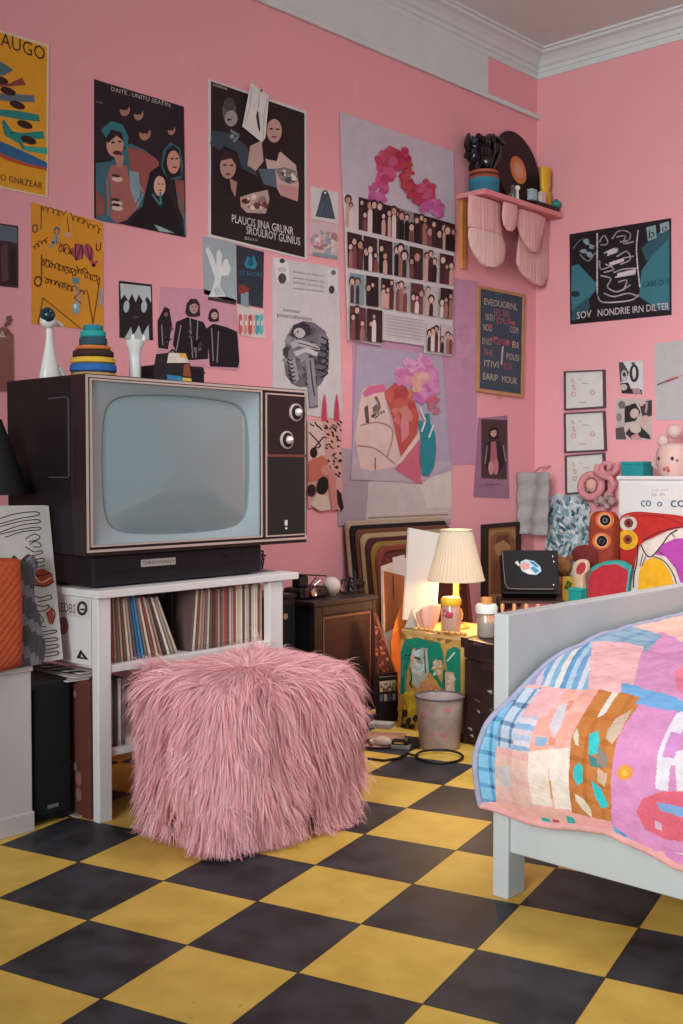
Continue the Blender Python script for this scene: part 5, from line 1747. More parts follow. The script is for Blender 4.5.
# black low box seen between the stand and that cabinet
root = thing('black_cabinet', 'black box cabinet between the stand right leg and the dark wooden cabinet', 'cabinet', (-3.58, 3.19, 0))
MB().box(-.19, .19, -.19, .19, 0, .575, '#17151a').build('case', BLACK, root, bevel=.005)
MB().box(.19, .198, -.175, .185, .03, .55, '#121013').build('front', MATS['black_grille'], root, bevel=.003)
MB().box(-.195, .2, -.195, .195, .575, .592, '#241f22').build('top', BLACK, root, bevel=.004)
MB().cyl((.198, .12, .5), (.206, .12, .5), .014, n=14, col='#777777').build('knob', CHROME, root)

# things on the dark cabinet
v0 = AX(299, 601, -3.45)
root = thing('vintage_camera', 'black folding camera with brown trim on the dark wooden cabinet', 'camera', (-3.47, AX(297, 601, -3.47).y + .06, DZ))
cam_b = MB().box(-.05, .06, -.10, .08, 0, .05, '#1c181a')
cam_b.build('body', BLACK, root, bevel=.012)
MB().box(.06, .068, -.075, -.005, .008, .05, '#5a2f28').build('front_plate', mat('brown_leather', '#5a3028', .6), root, bevel=.003)
MB().box(-.02, .03, -.075, -.015, .05, .10, '#211c1e').build('viewfinder', BLACK, root, bevel=.008)
MB().prism([Vector(q) for q in ((-.03, -.13, .108), (.03, -.13, .112), (.03, .10, .088), (-.03, .10, .086))], [Vector(q) for q in ((-.03, -.13, .115), (.03, -.13, .118), (.03, .10, .094), (-.03, .10, .092))], '#1f1b1d').build('flap', BLACK, root, bevel=.002)
MB().lathe([(.02, 0), (.02, .02), (.016, .022), (.012, .018), (0, .018)], o=(.068, -.04, .03), M=Matrix.Rotation(PI / 2, 3, 'Y'), n=22, col='#8a7a72').build('lens', CHROME, root, smooth=30)
MB().tube([(0, .05, .05), (.02, .07, .075), (.02, .04, .085), (0, .02, .052)], .004, 6, '#8a827c').build('lever', CHROME, root, smooth=50)
b0 = AX(331, 601, -3.45)
root = thing('ball_ornament', 'white round ball ornament on the dark wooden cabinet', 'ornament', (-3.45, b0.y + .004, DZ))
MB().ball((0, 0, .042), .042, .042, .041, '#c9bcb4').build('ball', mat('cream_ball', '#cdbfb6', .6), root, smooth=60)
MB().cyl((0, 0, 0), (0, 0, .008), .02, n=16, col='#8a7a70').build('base', MATTE, root)
w0 = AX(352, 599, -3.45)
root = thing('toy_bicycle', 'small tangle of black wire figures on the dark cabinet beside the white ball', 'figurine', (-3.45, w0.y, DZ))
wr = MB()
for cy_, r in ((-.055, .03), (.0, .022), (.05, .026)):
    wr.tube([(0.01 * math.sin(3 * t), cy_ + r * math.cos(t), r + .004 + r * math.sin(t)) for t in [2 * PI * k / 18 for k in range(18)]], .005, 6, '#1d1b22', closed=True)
wr.tube([(0, -.055, .03), (0, -.02, .075), (0, .03, .05), (0, .05, .03)], .005, 6, '#1d1b22')
wr.tube([(0, -.02, .075), (0, 0, .02), (0, .03, .05)], .004, 6, '#23222a')
wr.build('wire', BLACK, root, smooth=60)
MB().cyl((0, .02, .0), (0, .02, .10), .012, .006, n=12, col='#20202a').build('post', BLACK, root, smooth=40)

# ================================================================ STACK OF FRAMES LEANING ON THE LEFT WALL
fcols = [('#b09880', 'cream', '#4a4038'), ('#231d20', 'black', '#6a5040'), ('#6a4030', 'brown', '#3a2c28'), ('#a8906c', 'tan', '#5a3a34'), ('#4a2426', 'dark red', '#7a5a40'), ('#8a6a34', 'gold', '#2a2224'), ('#7c3a2c', 'rust', '#5a2c24')]
for k, (c, w, inner) in enumerate(fcols):
    X = XW + .035 + .034 * k
    tp = AX(345.5 + 5.0 * k, 521.5 + 4.2 * k, X)
    yl, zt = tp.y, tp.z
    yr = 4.98 - .012 * k
    root = thing('framed_picture', '%s picture frame, %s from the front in the stack leaning on the left wall' % (w, NUM[len(fcols) - 1 - k]), 'picture frame', (X + .10, (yl + yr) / 2, 0), group='picture frames leaning in a stack')
    hw_ = (yr - yl) / 2
    lean = -.10 / zt
    fw = .024

    def tp_(y_, z_, o_):
        return Vector((lean * z_ + o_ - .0, y_, z_))

    def rr_(hw2, z0_, z1_, rad, o_):
        pts = [tp_(-hw2, z0_, o_), tp_(hw2, z0_, o_)]
        for j in range(7):
            a = j / 6 * PI / 2
            pts.append(tp_(hw2 - rad + rad * math.cos(a), z1_ - rad + rad * math.sin(a), o_))
        for j in range(7):
            a = PI / 2 + j / 6 * PI / 2
            pts.append(tp_(-hw2 + rad + rad * math.cos(a), z1_ - rad + rad * math.sin(a), o_))
        return pts
    rad = .012 + .012 * k
    oF, iF = rr_(hw_, 0.0, zt, rad, .011), rr_(hw_ - fw, fw, zt - fw, max(.004, rad - .01), .011)
    oB, iB = rr_(hw_, 0.0, zt, rad, -.011), rr_(hw_ - fw, fw, zt - fw, max(.004, rad - .01), -.011)
    n_ = len(oF)
    m = MB()
    v = oF + iF + oB + iB
    fs = []
    for i in range(n_):
        j = (i + 1) % n_
        fs += [(i, j, n_ + j, n_ + i), (2 * n_ + i, 3 * n_ + i, 3 * n_ + j, 2 * n_ + j), (i, 2 * n_ + i, 2 * n_ + j, j), (n_ + i, n_ + j, 3 * n_ + j, 3 * n_ + i)]
    m.add(v, fs, c)
    m.build('frame', MATTE, root, bevel=.003)
    m = MB()
    m.prism(rr_(hw_ - fw * .9, fw * .9, zt - fw * .9, .004, .002), rr_(hw_ - fw * .9, fw * .9, zt - fw * .9, .004, -.008), inner)
    if k == len(fcols) - 1:
        rg2 = random.Random(8)
        for i in range(120):
            y_, z_ = rg2.uniform(-hw_ + .04, hw_ - .04), rg2.uniform(.06, zt - .04)
            s = rg2.uniform(.01, .024)
            m.add([tp_(y_ + s * math.cos(t), z_ + s * .7 * math.sin(t), .0024 + i * .00003) for t in (0, .9, 1.8, 2.7, 3.6, 4.5, 5.4)], [tuple(range(7))], rg2.choice(['#b8862c', '#8a2f24', '#c4a03c', '#4a5a3c', '#a84a2c', '#3a2420', '#d0a868']))
    m.build('picture', PAPER, root, fixn=False)
FX = XW + .035 + .034 * 6 + .10

# white framed print standing in front of the stack, orange card, carved panel, small black card
def leaner(name, label, cat, quad, Y, th, col, art=None, frame=None):
    """A flat thing standing on the floor in the plane y = Y (facing the camera side)."""
    pts = [AY(px, py, Y) for px, py in quad]
    zmin = min(p_.z for p_ in pts)
    base = Vector((sum(p_.x for p_ in pts) / len(pts), Y, zmin))
    root = thing(name, label, cat, base)
    fn = lambda px, py, off=0.0: AY(px, py, Y) - base + Vector((0, -off, 0))
    P1 = Print(fn, -th, th).sheet(quad, col)
    if art:
        art(P1)
    P1.done('panel', None, None, parent=root)
    return root, fn


X1 = -3.36
def at_x(quad, X):
    return [AX(px, py, X) for px, py in quad]


def leanx(name, label, cat, quad, X, th, col, art, lean=.06, mname='panel', zfloor=None):
    """A flat thing standing on the floor, facing into the room, its foot lean metres nearer than its head."""
    foot = Vector((X, 0, 0.0))
    n = Vector((1, 0, lean)).normalized()
    base = AX((quad[2][0] + quad[3][0]) / 2, (quad[2][1] + quad[3][1]) / 2, X)
    base = Vector((X, base.y, 0))
    fn = lambda px, py, off=0.0: APL(px, py, foot, np.array(n)) + n * off - base
    root = thing(name, label, cat, base)
    P1 = Print(fn, -th, th).sheet(quad, col)
    art(P1)
    # carry the sheet down to the floor
    P1.done(mname, None, None, parent=root)
    return root


def art_white(P1):
    P1.view(380, 510, 5.69)
    P1.poly([(20, 345), (140, 375), (140, 640), (30, 700)], '#9a5a34')
    P1.poly([(70, 270), (140, 255), (142, 370), (80, 360)], '#c4b6b4')
    P1.poly([(70, 370), (78, 372), (80, 500), (72, 520)], '#5a3428')


lf = AX(384, 566, -3.40)
leanx('framed_print', 'white edged print with an orange brown panel before the leaning frames', 'framed print', [(383, 566), (412, 556), (412, 728), (385, 731)], -3.36, .014, '#c4b4a8', art_white, .12)


def art_orange(P1):
    P1.view(380, 510, 5.69)
    P1.poly([(75, 700), (85, 640), (130, 520), (138, 510), (138, 660)], '#c4702c')


leanx('orange_card', 'bright orange card standing left of the white board', 'card', [(391, 640), (405, 590), (412, 596), (412, 726), (393, 730)], -3.30, .004, '#a85c28', art_orange, .05)


def art_carved(P1):
    P1.view(360, 620, 5.69)
    rg2 = random.Random(21)
    for i in range(60):
        y_ = rg2.uniform(20, 300)
        x_ = rg2.uniform(86, 96 + (y_) * .30)
        P1.ell(x_, y_, rg2.uniform(4, 9), rg2.uniform(8, 16), rg2.choice(['#7c4a38', '#2c1816', '#8c5a44', '#5a2c26']), rg2.uniform(-.8, .8), 9, .25)
    P1.line([(92, 0), (200, 290)], 6, '#7c4a3c')
    P1.line([(80, 0), (84, 330)], 5, '#3a2420')


leanx('carved_board', 'dark red carved wooden panel leaning beside the dark cabinet', 'panel', [(373.5, 613), (377, 613), (397, 678), (399, 724), (379, 728)], -3.21, .016, '#4a2824', art_carved, .05)


def art_card(P1):
    P1.view(360, 620, 5.69)
    P1.poly([(110, 350), (205, 340), (207, 375), (112, 385)], '#c4b49c')
    for i in range(4):
        P1.poly([(112 + 24 * i, 362 - i), (130 + 24 * i, 360 - i), (131 + 24 * i, 408 - i * 2), (113 + 24 * i, 410 - i * 2)], ['#b8a46c', '#8a5a3c', '#c0a878', '#6a7a5c'][i])
        P1.ell(121 + 24 * i, 380, 6, 9, ['#8a3c30', '#d0c0a0', '#4a3c30', '#c08a4c'][i])
        P1.poly([(112 + 24 * i, 425 - i * 2), (130 + 24 * i, 423 - i * 2), (131 + 24 * i, 462 - i * 2), (113 + 24 * i, 464 - i * 2)], ['#5a5a7c', '#a89c88', '#4a4a64', '#8c8478'][i])
    P1.line([(108, 325), (204, 318)], 5, '#8c7c70')


leanx('picture_card', 'black card with two rows of small pictures standing below the carved panel', 'card', [(378, 675), (397.5, 672), (397.5, 725), (378.5, 729)], -3.17, .006, '#1f191b', art_card, .04)
g0 = AZ(388, 727, 0)
root = thing('notepad', 'pale spiral notepad on the floor left of the graffiti box', 'notepad', (g0.x - .02, g0.y - .02, 0), .4)
MB().box(-.05, .05, -.035, .035, 0, .02, '#a89c9c').build('pages', PAPER, root, bevel=.002)
sm = MB()
for k in range(8):
    sm.box(-.046 + .0125 * k, -.040 + .0125 * k, -.030, .030, .02, .0215, '#d0c6c0')
sm.build('ruled_lines', PAPER, root)

# ================================================================ GRAFFITI BOX, TRUNK, LAMP AND SMALL THINGS ROUND IT
GY = 3.72
gl, gr = AY(397.5, 728, GY), AY(462, 731, GY)
GX0, GX1, GZ = gl.x, gr.x, AY(430, 633.5, GY).z
gb_root = thing('painted_box', 'tall box covered in green and yellow graffiti painting under the lamp', 'box', ((GX0 + GX1) / 2, GY + .19, 0))
GB = Vector(gb_root.location)
o_ = []
for (cx_, cy_, a0_) in ((GX1 - .02, GY + .36, 0), (GX0 + .05, GY + .33, 90), (GX0 + .05, GY + .05, 180), (GX1 - .02, GY + .02, 270)):
    r_ = .05 if cx_ < (GX0 + GX1) / 2 else .02
    for j in range(5):
        a = math.radians(a0_ + 90 * j / 4)
        o_.append(Vector((cx_ + r_ * math.cos(a), cy_ + r_ * math.sin(a), 0)) - GB)
m = MB().prism([q + Vector((0, 0, GZ - .012)) for q in o_], [q for q in o_], '#b08a4c')
m.build('body', mat('ochre_paint', '#b58a4a', .55, var=.2, vscale=12), gb_root, smooth=30)
m = MB().prism([Vector((q.x * 1.02, q.y * 1.02, GZ)) for q in o_], [Vector((q.x * 1.02, q.y * 1.02, GZ - .014)) for q in o_], '#c09a68')
m.build('lid', mat('ochre_lid', '#b8925e', .55, var=.15, vscale=10), gb_root, smooth=30, bevel=.003)
fn = lambda px, py, off=0.0: AY(px, py, GY) - GB + Vector((0, -off, 0))
P1 = Print(fn, .0004, .0004)
P1.view(360, 620, 5.69)
P1.sheet([(232, 110), (572, 85), (574, 620), (225, 605)], '#b98c4a')
P1.splat(400, 100, 160, 28, ['#c89a58', '#a87438', '#d0a868', '#8c5c30'], 34, 7, 20)
P1.splat(280, 500, 50, 90, ['#c4a02c', '#b89428', '#d0ac3c'], 24, 14, 30)
GRN = '#17755c'
P1.poly([(236, 180), (258, 110), (330, 100), (400, 118), (415, 150), (400, 175), (300, 158), (290, 220), (270, 300), (262, 400), (250, 425), (232, 420)], GRN)
P1.poly([(385, 150), (420, 120), (455, 125), (478, 190), (480, 260), (462, 230), (430, 220), (418, 260), (400, 300), (385, 250)], GRN)
P1.poly([(488, 220), (500, 170), (540, 150), (572, 165), (574, 430), (545, 420), (540, 300), (500, 290)], GRN)
P1.poly([(395, 290), (420, 280), (470, 360), (480, 260), (500, 300), (480, 400), (450, 370), (420, 320)], GRN)
P1.poly([(300, 170), (385, 160), (395, 290), (380, 330), (330, 390), (300, 360), (290, 270)], '#a8a89a')
P1.splat(340, 240, 42, 80, ['#b8c0bc', '#8d8a7c', '#c9c4b4', '#c4a088', '#9cb0b4'], 22, 8, 20)
P1.splat(445, 280, 26, 50, ['#c8b0a0', '#b89888', '#d0c4b8'], 16, 7, 15)
P1.poly([(490, 295), (540, 300), (545, 425), (480, 425)], '#bca08a'); P1.splat(515, 360, 25, 55, ['#c8ac94', '#a88068', '#d2bca8'], 12, 6, 14)
P1.poly([(330, 395), (380, 330), (440, 340), (480, 420), (470, 440), (335, 440)], '#c08850')
for x, y in ((365, 370), (410, 385), (440, 400), (355, 420)):
    P1.ell(x, y, 16, 17, '#b0503c'); P1.ell(x, y, 10, 11, '#d2b078'); P1.ell(x, y, 4, 5, '#5a3c2c')
P1.curve([(265, 120), (295, 160), (290, 200), (255, 200)], 9, '#7aa898'); P1.curve([(255, 230), (245, 320), (268, 290), (262, 390)], 6, '#6a9888'); P1.line([(505, 230), (545, 185)], 9, '#b4c8b8'); P1.curve([(320, 170), (345, 160), (388, 162)], 8, '#c4d0cc')
P1.curve([(290, 270), (300, 330), (290, 360), (305, 385)], 7, '#2a5a4c'); P1.line([(372, 170), (380, 300)], 6, '#3c5a5c'); P1.line([(485, 290), (490, 400)], 6, '#3a3a30'); P1.line([(320, 210), (350, 222)], 9, '#2c2c2c')
for x, y, a, b in ((262, 530, 18, 26), (285, 575, 14, 20), (240, 560, 12, 26), (320, 560, 14, 22), (300, 605, 20, 12), (255, 598, 22, 12)):
    P1.ell(x, y, a, b, '#2a231c', .2, 10, .3)
P1.poly([(225, 430), (262, 430), (250, 500), (240, 600), (225, 604)], '#a87c30')
P1.done('painting', None, None, parent=gb_root)
# a second dark trunk beside it, turned a little
tk = thing('trunk', 'scuffed dark brown trunk beside the graffiti box, behind the bed end', 'trunk', (-2.485, 3.80, 0), math.radians(-18))
TKM = bpy.data.materials.new('scuffed_trunk')
TKM = mat('scuffed_dark_trunk', '#33211f', .5, spec=.4, var=.3, vscale=9, bump=.1, bscale=30)
MB().box(-.175, .175, -.18, .18, .012, .35, '#33211f').build('body', TKM, tk, bevel=.006)
MB().box(-.178, .178, -.183, .183, .353, .435, '#33211f').build('lid', TKM, tk, bevel=.008)
for sx in (-1, 1):
    for sz in ((0, .04), (.395, .438)):
        MB().box(sx * .181 - .012, sx * .181 + .0 + (.0 if sx > 0 else .024) + .0, -.187, -.15, sz[0], sz[1], '#4a302a').build('corner', mat('worn_metal', '#4c342e', .4, metal=.5), tk, bevel=.003)
scf = MB()
rg2 = random.Random(17)
for k in range(34):
    x_, z_ = rg2.uniform(-.17, .15), rg2.uniform(.03, .42)
    if .345 < z_ < .36:
        continue
    L_, h_ = rg2.uniform(.01, .05), rg2.uniform(.0015, .005)
    yy = -.1836 if z_ > .36 else -.1806
    scf.add([(x_, yy, z_), (x_ + L_, yy, z_ + rg2.uniform(-.01, .01)), (x_ + L_ * .9, yy, z_ + h_ + .004), (x_ + .003, yy, z_ + h_)], [(0, 1, 2, 3)], rg2.choice(['#8d7c78', '#6c5a56', '#a89894', '#5a4440']))
scf.build('scuff_marks', PAPER, tk, fixn=False)
MB().box(-.03, .03, -.19, -.18, .33, .37, '#6a5648').build('clasp', MATS['worn_metal'], tk, bevel=.003)

# lamp with a pleated shade
LY = 3.93
lx = AY(456, 615, LY).x
lamp = thing('table_lamp', 'lit table lamp with a pleated cream shade on the graffiti box', 'lamp', (lx, LY, GZ + .0009))
sz0, sz1 = AY(456, 580, LY).z - GZ, AY(452, 530, LY).z - GZ
kpx = (AY(485, 580, LY) - AY(424, 580, LY)).dot(Vector(CR))
rb_, rt_2 = kpx / 2, kpx / 2 * 34 / 61
SHM = bpy.data.materials.new('pleated_shade_cloth')
SHM.use_nodes = True
nt = SHM.node_tree
bs = nt.nodes['Principled BSDF']
bs.inputs['Base Color'].default_value = (*C('#c2b29c'), 1)
bs.inputs['Roughness'].default_value = .9
tr = nt.nodes.new('ShaderNodeBsdfTranslucent')
tr.inputs['Color'].default_value = (*C('#e8b478'), 1)
ms = nt.nodes.new('ShaderNodeMixShader')
ms.inputs[0].default_value = .006
nt.links.new(bs.outputs[0], ms.inputs[1])
nt.links.new(tr.outputs[0], ms.inputs[2])
nt.links.new(ms.outputs[0], nt.nodes['Material Output'].inputs['Surface'])
NP = 176
v = []
tilt = Matrix.Rotation(math.radians(3), 3, 'X')
m = MB()
rowsn = 8
for k in range(rowsn + 1):
    t_ = k / rowsn
    r_ = rb_ + (rt_2 - rb_) * t_
    for i in range(NP):
        a = 2 * PI * i / NP
        q = r_ * (1 + .022 * (1 if i % 4 < 2 else -1) * (1 - .2 * t_))
        v.append(Vector((q * math.cos(a), q * math.sin(a), sz0 + (sz1 - sz0) * t_)))
m.add(v, [(k * NP + i, k * NP + (i + 1) % NP, (k + 1) * NP + (i + 1) % NP, (k + 1) * NP + i) for k in range(rowsn) for i in range(NP)], '#d9cdb8')
m.build('lamp_shade', SHM, lamp, smooth=50)
for z_, r_ in ((sz0, rb_), (sz1, rt_2)):
    MB().tube([(r_ * 1.01 * math.cos(2 * PI * i / 48), r_ * 1.01 * math.sin(2 * PI * i / 48), z_) for i in range(48)], .0035, 6, '#cdbfa8', closed=True).build('shade_rim', MATTE, lamp, smooth=60)
BR_ = mat('honey_brass', '#c79a56', .3, metal=.5)
MB().lathe([(.06, 0), (.062, .008), (.05, .016), (.03, .022), (.022, .03), (.03, .045), (.034, .06), (.026, .08), (.016, .095), (.013, .12), (.02, .13), (.014, .14), (.012, sz0 + .02), (0, sz0 + .02)], n=28, col='#c79a56').build('base', BR_, lamp, smooth=50)
MB().cyl((0, 0, sz0), (0, 0, sz1 - .02), .004, n=8, col='#c79a56').build('stem', BR_, lamp)
MB().tube([(-rt_2, 0, sz1), (0, 0, sz1 - .02), (rt_2, 0, sz1)], .0025, 6).build('spider', BR_, lamp)
BULB = mat('lit_bulb', '#fff0d0', .4, emit='#ffcf8a', estr=4.0)
MB().ball((0, 0, sz0 + .075), .026, .026, .034, '#ffffff').build('bulb', BULB, lamp, smooth=60)
pl_ = bpy.data.lights.new('lamp_glow', 'POINT')
pl_.energy = 22.0
pl_.color = (1.0, .58, .25)
pl_.shadow_soft_size = .035
plo = bpy.data.objects.new('lamp_glow', pl_)
COL.objects.link(plo)
plo.parent = lamp
plo.location = (0, 0, sz0 + .035)

# white board standing behind the lamp
pb1 = [AY(405, 528, 4.00), AY(437, 534, 4.00), AY(437, 632, 4.00), AY(405, 632, 4.00)]
broot = thing('white_board', 'plain white board standing on the graffiti box behind the lamp', 'board', ((pb1[0].x + pb1[1].x) / 2, 4.00, GZ + .0009))
for q in pb1[2:]:
    q.z = GZ + .0009
BB = Vector(broot.location)
MB().prism([q - BB + Vector((0, -.02 if q.z < .5 else 0.02, 0)) for q in pb1], [q - BB + Vector((0, -.006 if q.z < .5 else .034, 0)) for q in pb1], '#cfc8c0').build('panel', mat('white_board', '#d2cbc2', .7), broot, bevel=.002)
MB().prism([q - BB + Vector((0, -.0205 + (.04 if q.z > .5 else 0), 0)) for q in (pb1[0].lerp(pb1[3], .0), pb1[0].lerp(pb1[1], .05), pb1[3].lerp(pb1[2], .05), pb1[3])], [q - BB + Vector((0, -.0195 + (.04 if q.z > .5 else 0), 0)) for q in (pb1[0].lerp(pb1[3], .0), pb1[0].lerp(pb1[1], .05), pb1[3].lerp(pb1[2], .05), pb1[3])], '#b8b0aa').build('edge_strip', MATTE, broot)


def on(px, Y, Z, py=615):
    return Vector((AY(px, py, Y).x, Y, Z + .0009))


q = on(451, 3.80, GZ)
root = thing('jar', 'glass jar with a yellow and pink top in front of the lamp', 'jar', q)
MB().lathe([(.040, 0), (.043, .006), (.043, .10), (.038, .11), (.038, .118)], n=26, col='#c9a08c').build('body', mat('pinkish_jar', '#d9b49c', .15, trans=.45, coat=.5), root, smooth=40)
MB().lathe([(.0, .004), (.036, .004), (.037, .05), (.030, .075), (0, .08)], n=18, col='#b0605c').build('contents', MATTE, root, smooth=50)
MB().ball((.004, -.022, .082), .026, .024, .03, '#a83c50', jit=.3).build('red_flower', MATTE, root, smooth=60)
MB().lathe([(.041, .118), (.044, .122), (.044, .142), (.036, .152), (0, .154)], n=26, col='#e0b02c').build('lid', mat('yellow_lid', '#e0ae2a', .5), root, smooth=40)
q = on(428, 3.80, GZ)
root = thing('shell_bowl', 'pink shell shaped dish left of the yellow topped jar', 'dish', q, .3)
sb = MB()


def shell(u, v):
    a = 2 * PI * u
    r = .048 * (.35 + .65 * math.sin(PI * .5 * v)) * (1 + .09 * math.cos(7 * a))
    lift = .0 + .085 * v ** 1.5 * (1 + .35 * math.cos(a + .6))
    return (r * math.cos(a) * 1.1, r * .7 * math.sin(a), .002 + lift)


sb.grid(shell, 56, 14, '#cf9c8c')
o = sb.build('shell', mat('shell_pink', '#d8a592', .4, spec=.4), root, smooth=60)
sd = o.modifiers.new('thickness', 'SOLIDIFY'); sd.thickness = .005
MB().lathe([(0, 0), (.02, 0), (.017, .008), (0, .01)], n=16, col='#c08878').build('foot', MATTE, root)
q = on(412, 3.79, GZ)
root = thing('pyramid_ornament', 'small grey pyramid ornament at the left edge of the graffiti box top', 'ornament', q, .6)
MB().add([(-.03, -.03, .006), (.03, -.03, .006), (.03, .03, .006), (-.03, .03, .006), (0, 0, .09)], [(3, 2, 1, 0), (0, 1, 4), (1, 2, 4), (2, 3, 4), (3, 0, 4)], '#8d8078').build('pyramid', mat('grey_stone', '#8f8479', .5, var=.15, vscale=30), root)
MB().box(-.034, .034, -.034, .034, 0, .006, '#6a5c54').build('plinth', MATTE, root)
tq = on(486.5, 3.76, .4372)
root = thing('apothecary_jar', 'white capped glass jar with a cork top on the dark trunk', 'jar', tq)
MB().lathe([(.036, 0), (.039, .006), (.040, .07), (.034, .088), (.034, .094)], n=26, col='#b8a898').build('body', mat('milky_glass', '#c4b8ac', .15, trans=.5, coat=.4), root, smooth=40)
MB().lathe([(0, .003), (.034, .003), (.034, .055), (0, .058)], n=18, col='#9a7c68').build('contents', MATTE, root, smooth=40)
MB().lathe([(.036, .092), (.045, .098), (.046, .122), (.04, .134), (0, .136)], n=26, col='#d8d4ce').build('cap', mat('white_cap', '#dcd6d0', .5), root, smooth=45)
MB().lathe([(.022, .136), (.024, .152), (.022, .162), (0, .163)], n=20, col='#b08c60').build('cork', WOOD, root, smooth=40)
q = on(440, 3.765, GZ)
root = thing('necklace', 'loose string of amber beads along the front edge of the graffiti box top', 'beads', (q.x, q.y, GZ + .0009))
bd = MB()
for k in range(30):
    t_ = k / 29
    bd.ball((-.13 + .27 * t_, .012 * math.sin(9 * t_) - .012, .007), .007, n=8, m=6, col=['#c8944c', '#d8a868', '#a8743c'][k % 3])
bd.build('beads', GLOSSY, root, smooth=60)

# ---- waste basket, cord, shoe and gadget on the floor
bq = AZ(439.5, 747, 0)
root = thing('waste_basket', 'small grey pink crinkled waste basket in front of the graffiti box', 'waste basket', (bq.x, bq.y, 0))
BM = mat('smeared_bucket', '#b09a98', .5, spec=.3, var=.22, vscale=14, bump=.3, bscale=18)
MB().lathe([(0, .004), (.076, .004), (.078, 0), (.081, .004), (.096, .2), (.1, .203), (.1, .21), (.095, .21), (.093, .203), (.076, .012), (0, .012)], n=40, col='#b09a98').build('bucket', BM, root, smooth=35)
MB().tube([(.098 * math.cos(2 * PI * i / 40), .098 * math.sin(2 * PI * i / 40), .208) for i in range(40)], .0045, 8, '#5c5456', closed=True).build('rim', mat('dark_rim', '#5a5254', .4), root, smooth=60)
rg2 = random.Random(31)
for k in range(14):
    a = rg2.uniform(-2.9, -.5); z_ = rg2.uniform(.03, .17)
    r_ = .079 + (.096 - .079) * z_ / .2 + .0012 + k * .00006
    da, dz = rg2.uniform(.08, .25), rg2.uniform(.008, .02)
    pts = [(a + da * math.cos(t_) * rg2.uniform(.7, 1), z_ + dz * math.sin(t_)) for t_ in (0, .8, 1.6, 2.4, 3.2, 4, 4.8, 5.6)]
    cen = (sum(p_[0] for p_ in pts) / 8, sum(p_[1] for p_ in pts) / 8)
    vv = [(r_ * math.cos(p_[0]), r_ * math.sin(p_[0]), p_[1]) for p_ in pts + [cen]]
    MB().add(vv, [(i, (i + 1) % 8, 8) for i in range(8)], rg2.choice(['#b87c80', '#9a908c', '#c08c8c', '#a87070', '#bcb2ac'])).build('paint_smear', PAPER, root, fixn=False)
c0, c1 = AZ(414, 750, 0), AZ(459, 750, 0)
root = thing('power_cord', 'thin dark cord looped on the floor in front of the waste basket', 'cord', ((c0.x + c1.x) / 2, (c0.y + c1.y) / 2, 0))
RC = Vector(root.location)
cen = (c0 + c1) / 2
dirx = (c1 - c0).normalized()
fro = Vector((-CF[0], -CF[1], 0)).normalized()
rx_ = (c1 - c0).length / 2
pts = []
for k in range(40):
    a = 2 * PI * k / 40 + PI
    p_ = cen + dirx * rx_ * math.cos(a) + fro * (.135 + .085 * math.sin(a))
    p_.z = .006 + .004 * (1 - math.sin(a))
    pts.append(p_ - RC)
s0 = pts[0]
tail = []
for px, py in ((368, 760), (384, 762), (398, 760), (408, 755)):
    q = AZ(px, py, 0); q.z = .006
    tail.append(q - RC)
MB().tube(tail + pts + [pts[0] + Vector((0, 0, .004))], .005, 6, '#2c2224').build('cord', BLACK, root, smooth=60)
sq = AZ(374, 749, 0)
root = thing('slipper', 'pale pink soft slipper on the floor beside the pouf', 'slipper', (sq.x, sq.y + .02, 0), math.radians(35))
root.scale = (.68, .68, .8)
MB().ball((0, 0, .012), .085, .034, .011, '#b8958c', n=24).build('sole', MATTE, root, smooth=60)
MB().ball((.03, 0, .032), .058, .036, .028, '#cdb2aa', n=24, jit=.1).build('upper', CLOTH, root, smooth=60)
MB().tube([(-.02 + .02 * math.cos(t_), .034 * math.sin(t_), .034) for t_ in [PI / 2 + PI * k / 10 for k in range(11)]], .009, 8, '#d4bcb2').build('collar', CLOTH, root, smooth=60)
sq = AZ(385, 738, 0)
root = thing('folded_paper', 'flat orange pink folded sheet on the floor behind the slipper', 'paper', (sq.x, sq.y, 0), math.radians(30))
MB().prism([Vector(q) for q in ((-.09, -.05, .004), (.09, -.045, .006), (.08, .05, .014), (-.08, .045, .012))], [Vector(q) for q in ((-.09, -.05, 0), (.09, -.045, 0), (.08, .05, .0), (-.08, .045, .0))], '#b07c68').build('sheet', PAPER, root)
MB().prism([Vector(q) for q in ((-.07, -.045, .0065), (.08, -.042, .0085), (.05, .0, .0135), (-.05, .005, .0125))], [Vector(q) for q in ((-.07, -.045, .005), (.08, -.042, .006), (.05, .0, .0095), (-.05, .005, .009))], '#c08c78').build('flap', PAPER, root)
sq = AZ(393, 751, 0)
root = thing('compact_camera', 'small black and silver camera on the floor left of the waste basket', 'camera', (sq.x, sq.y + .05, 0), math.radians(25))
root.scale = (.62, .62, .85)
MB().box(-.06, .06, -.035, .035, 0, .022, '#9a9492').build('base', MATTE, root, bevel=.004)
MB().box(-.055, .055, -.033, .033, .022, .042, '#1c191b').build('body', BLACK, root, bevel=.006)
MB().box(-.04, .025, -.0345, -.02, .026, .037, '#c4bcb6').build('silver_panel', CHROME, root, bevel=.002)
MB().cyl((.035, 0, .042), (.035, 0, .05), .013, n=16, col='#3a3638').build('dial', CHROME, root, smooth=30)
MB().tube([(.055, 0, .03), (.09, -.01, .012), (.12, .02, .006), (.09, .05, .005), (.05, .036, .02)], .003, 6, '#221e20').build('strap', BLACK, root, smooth=60)

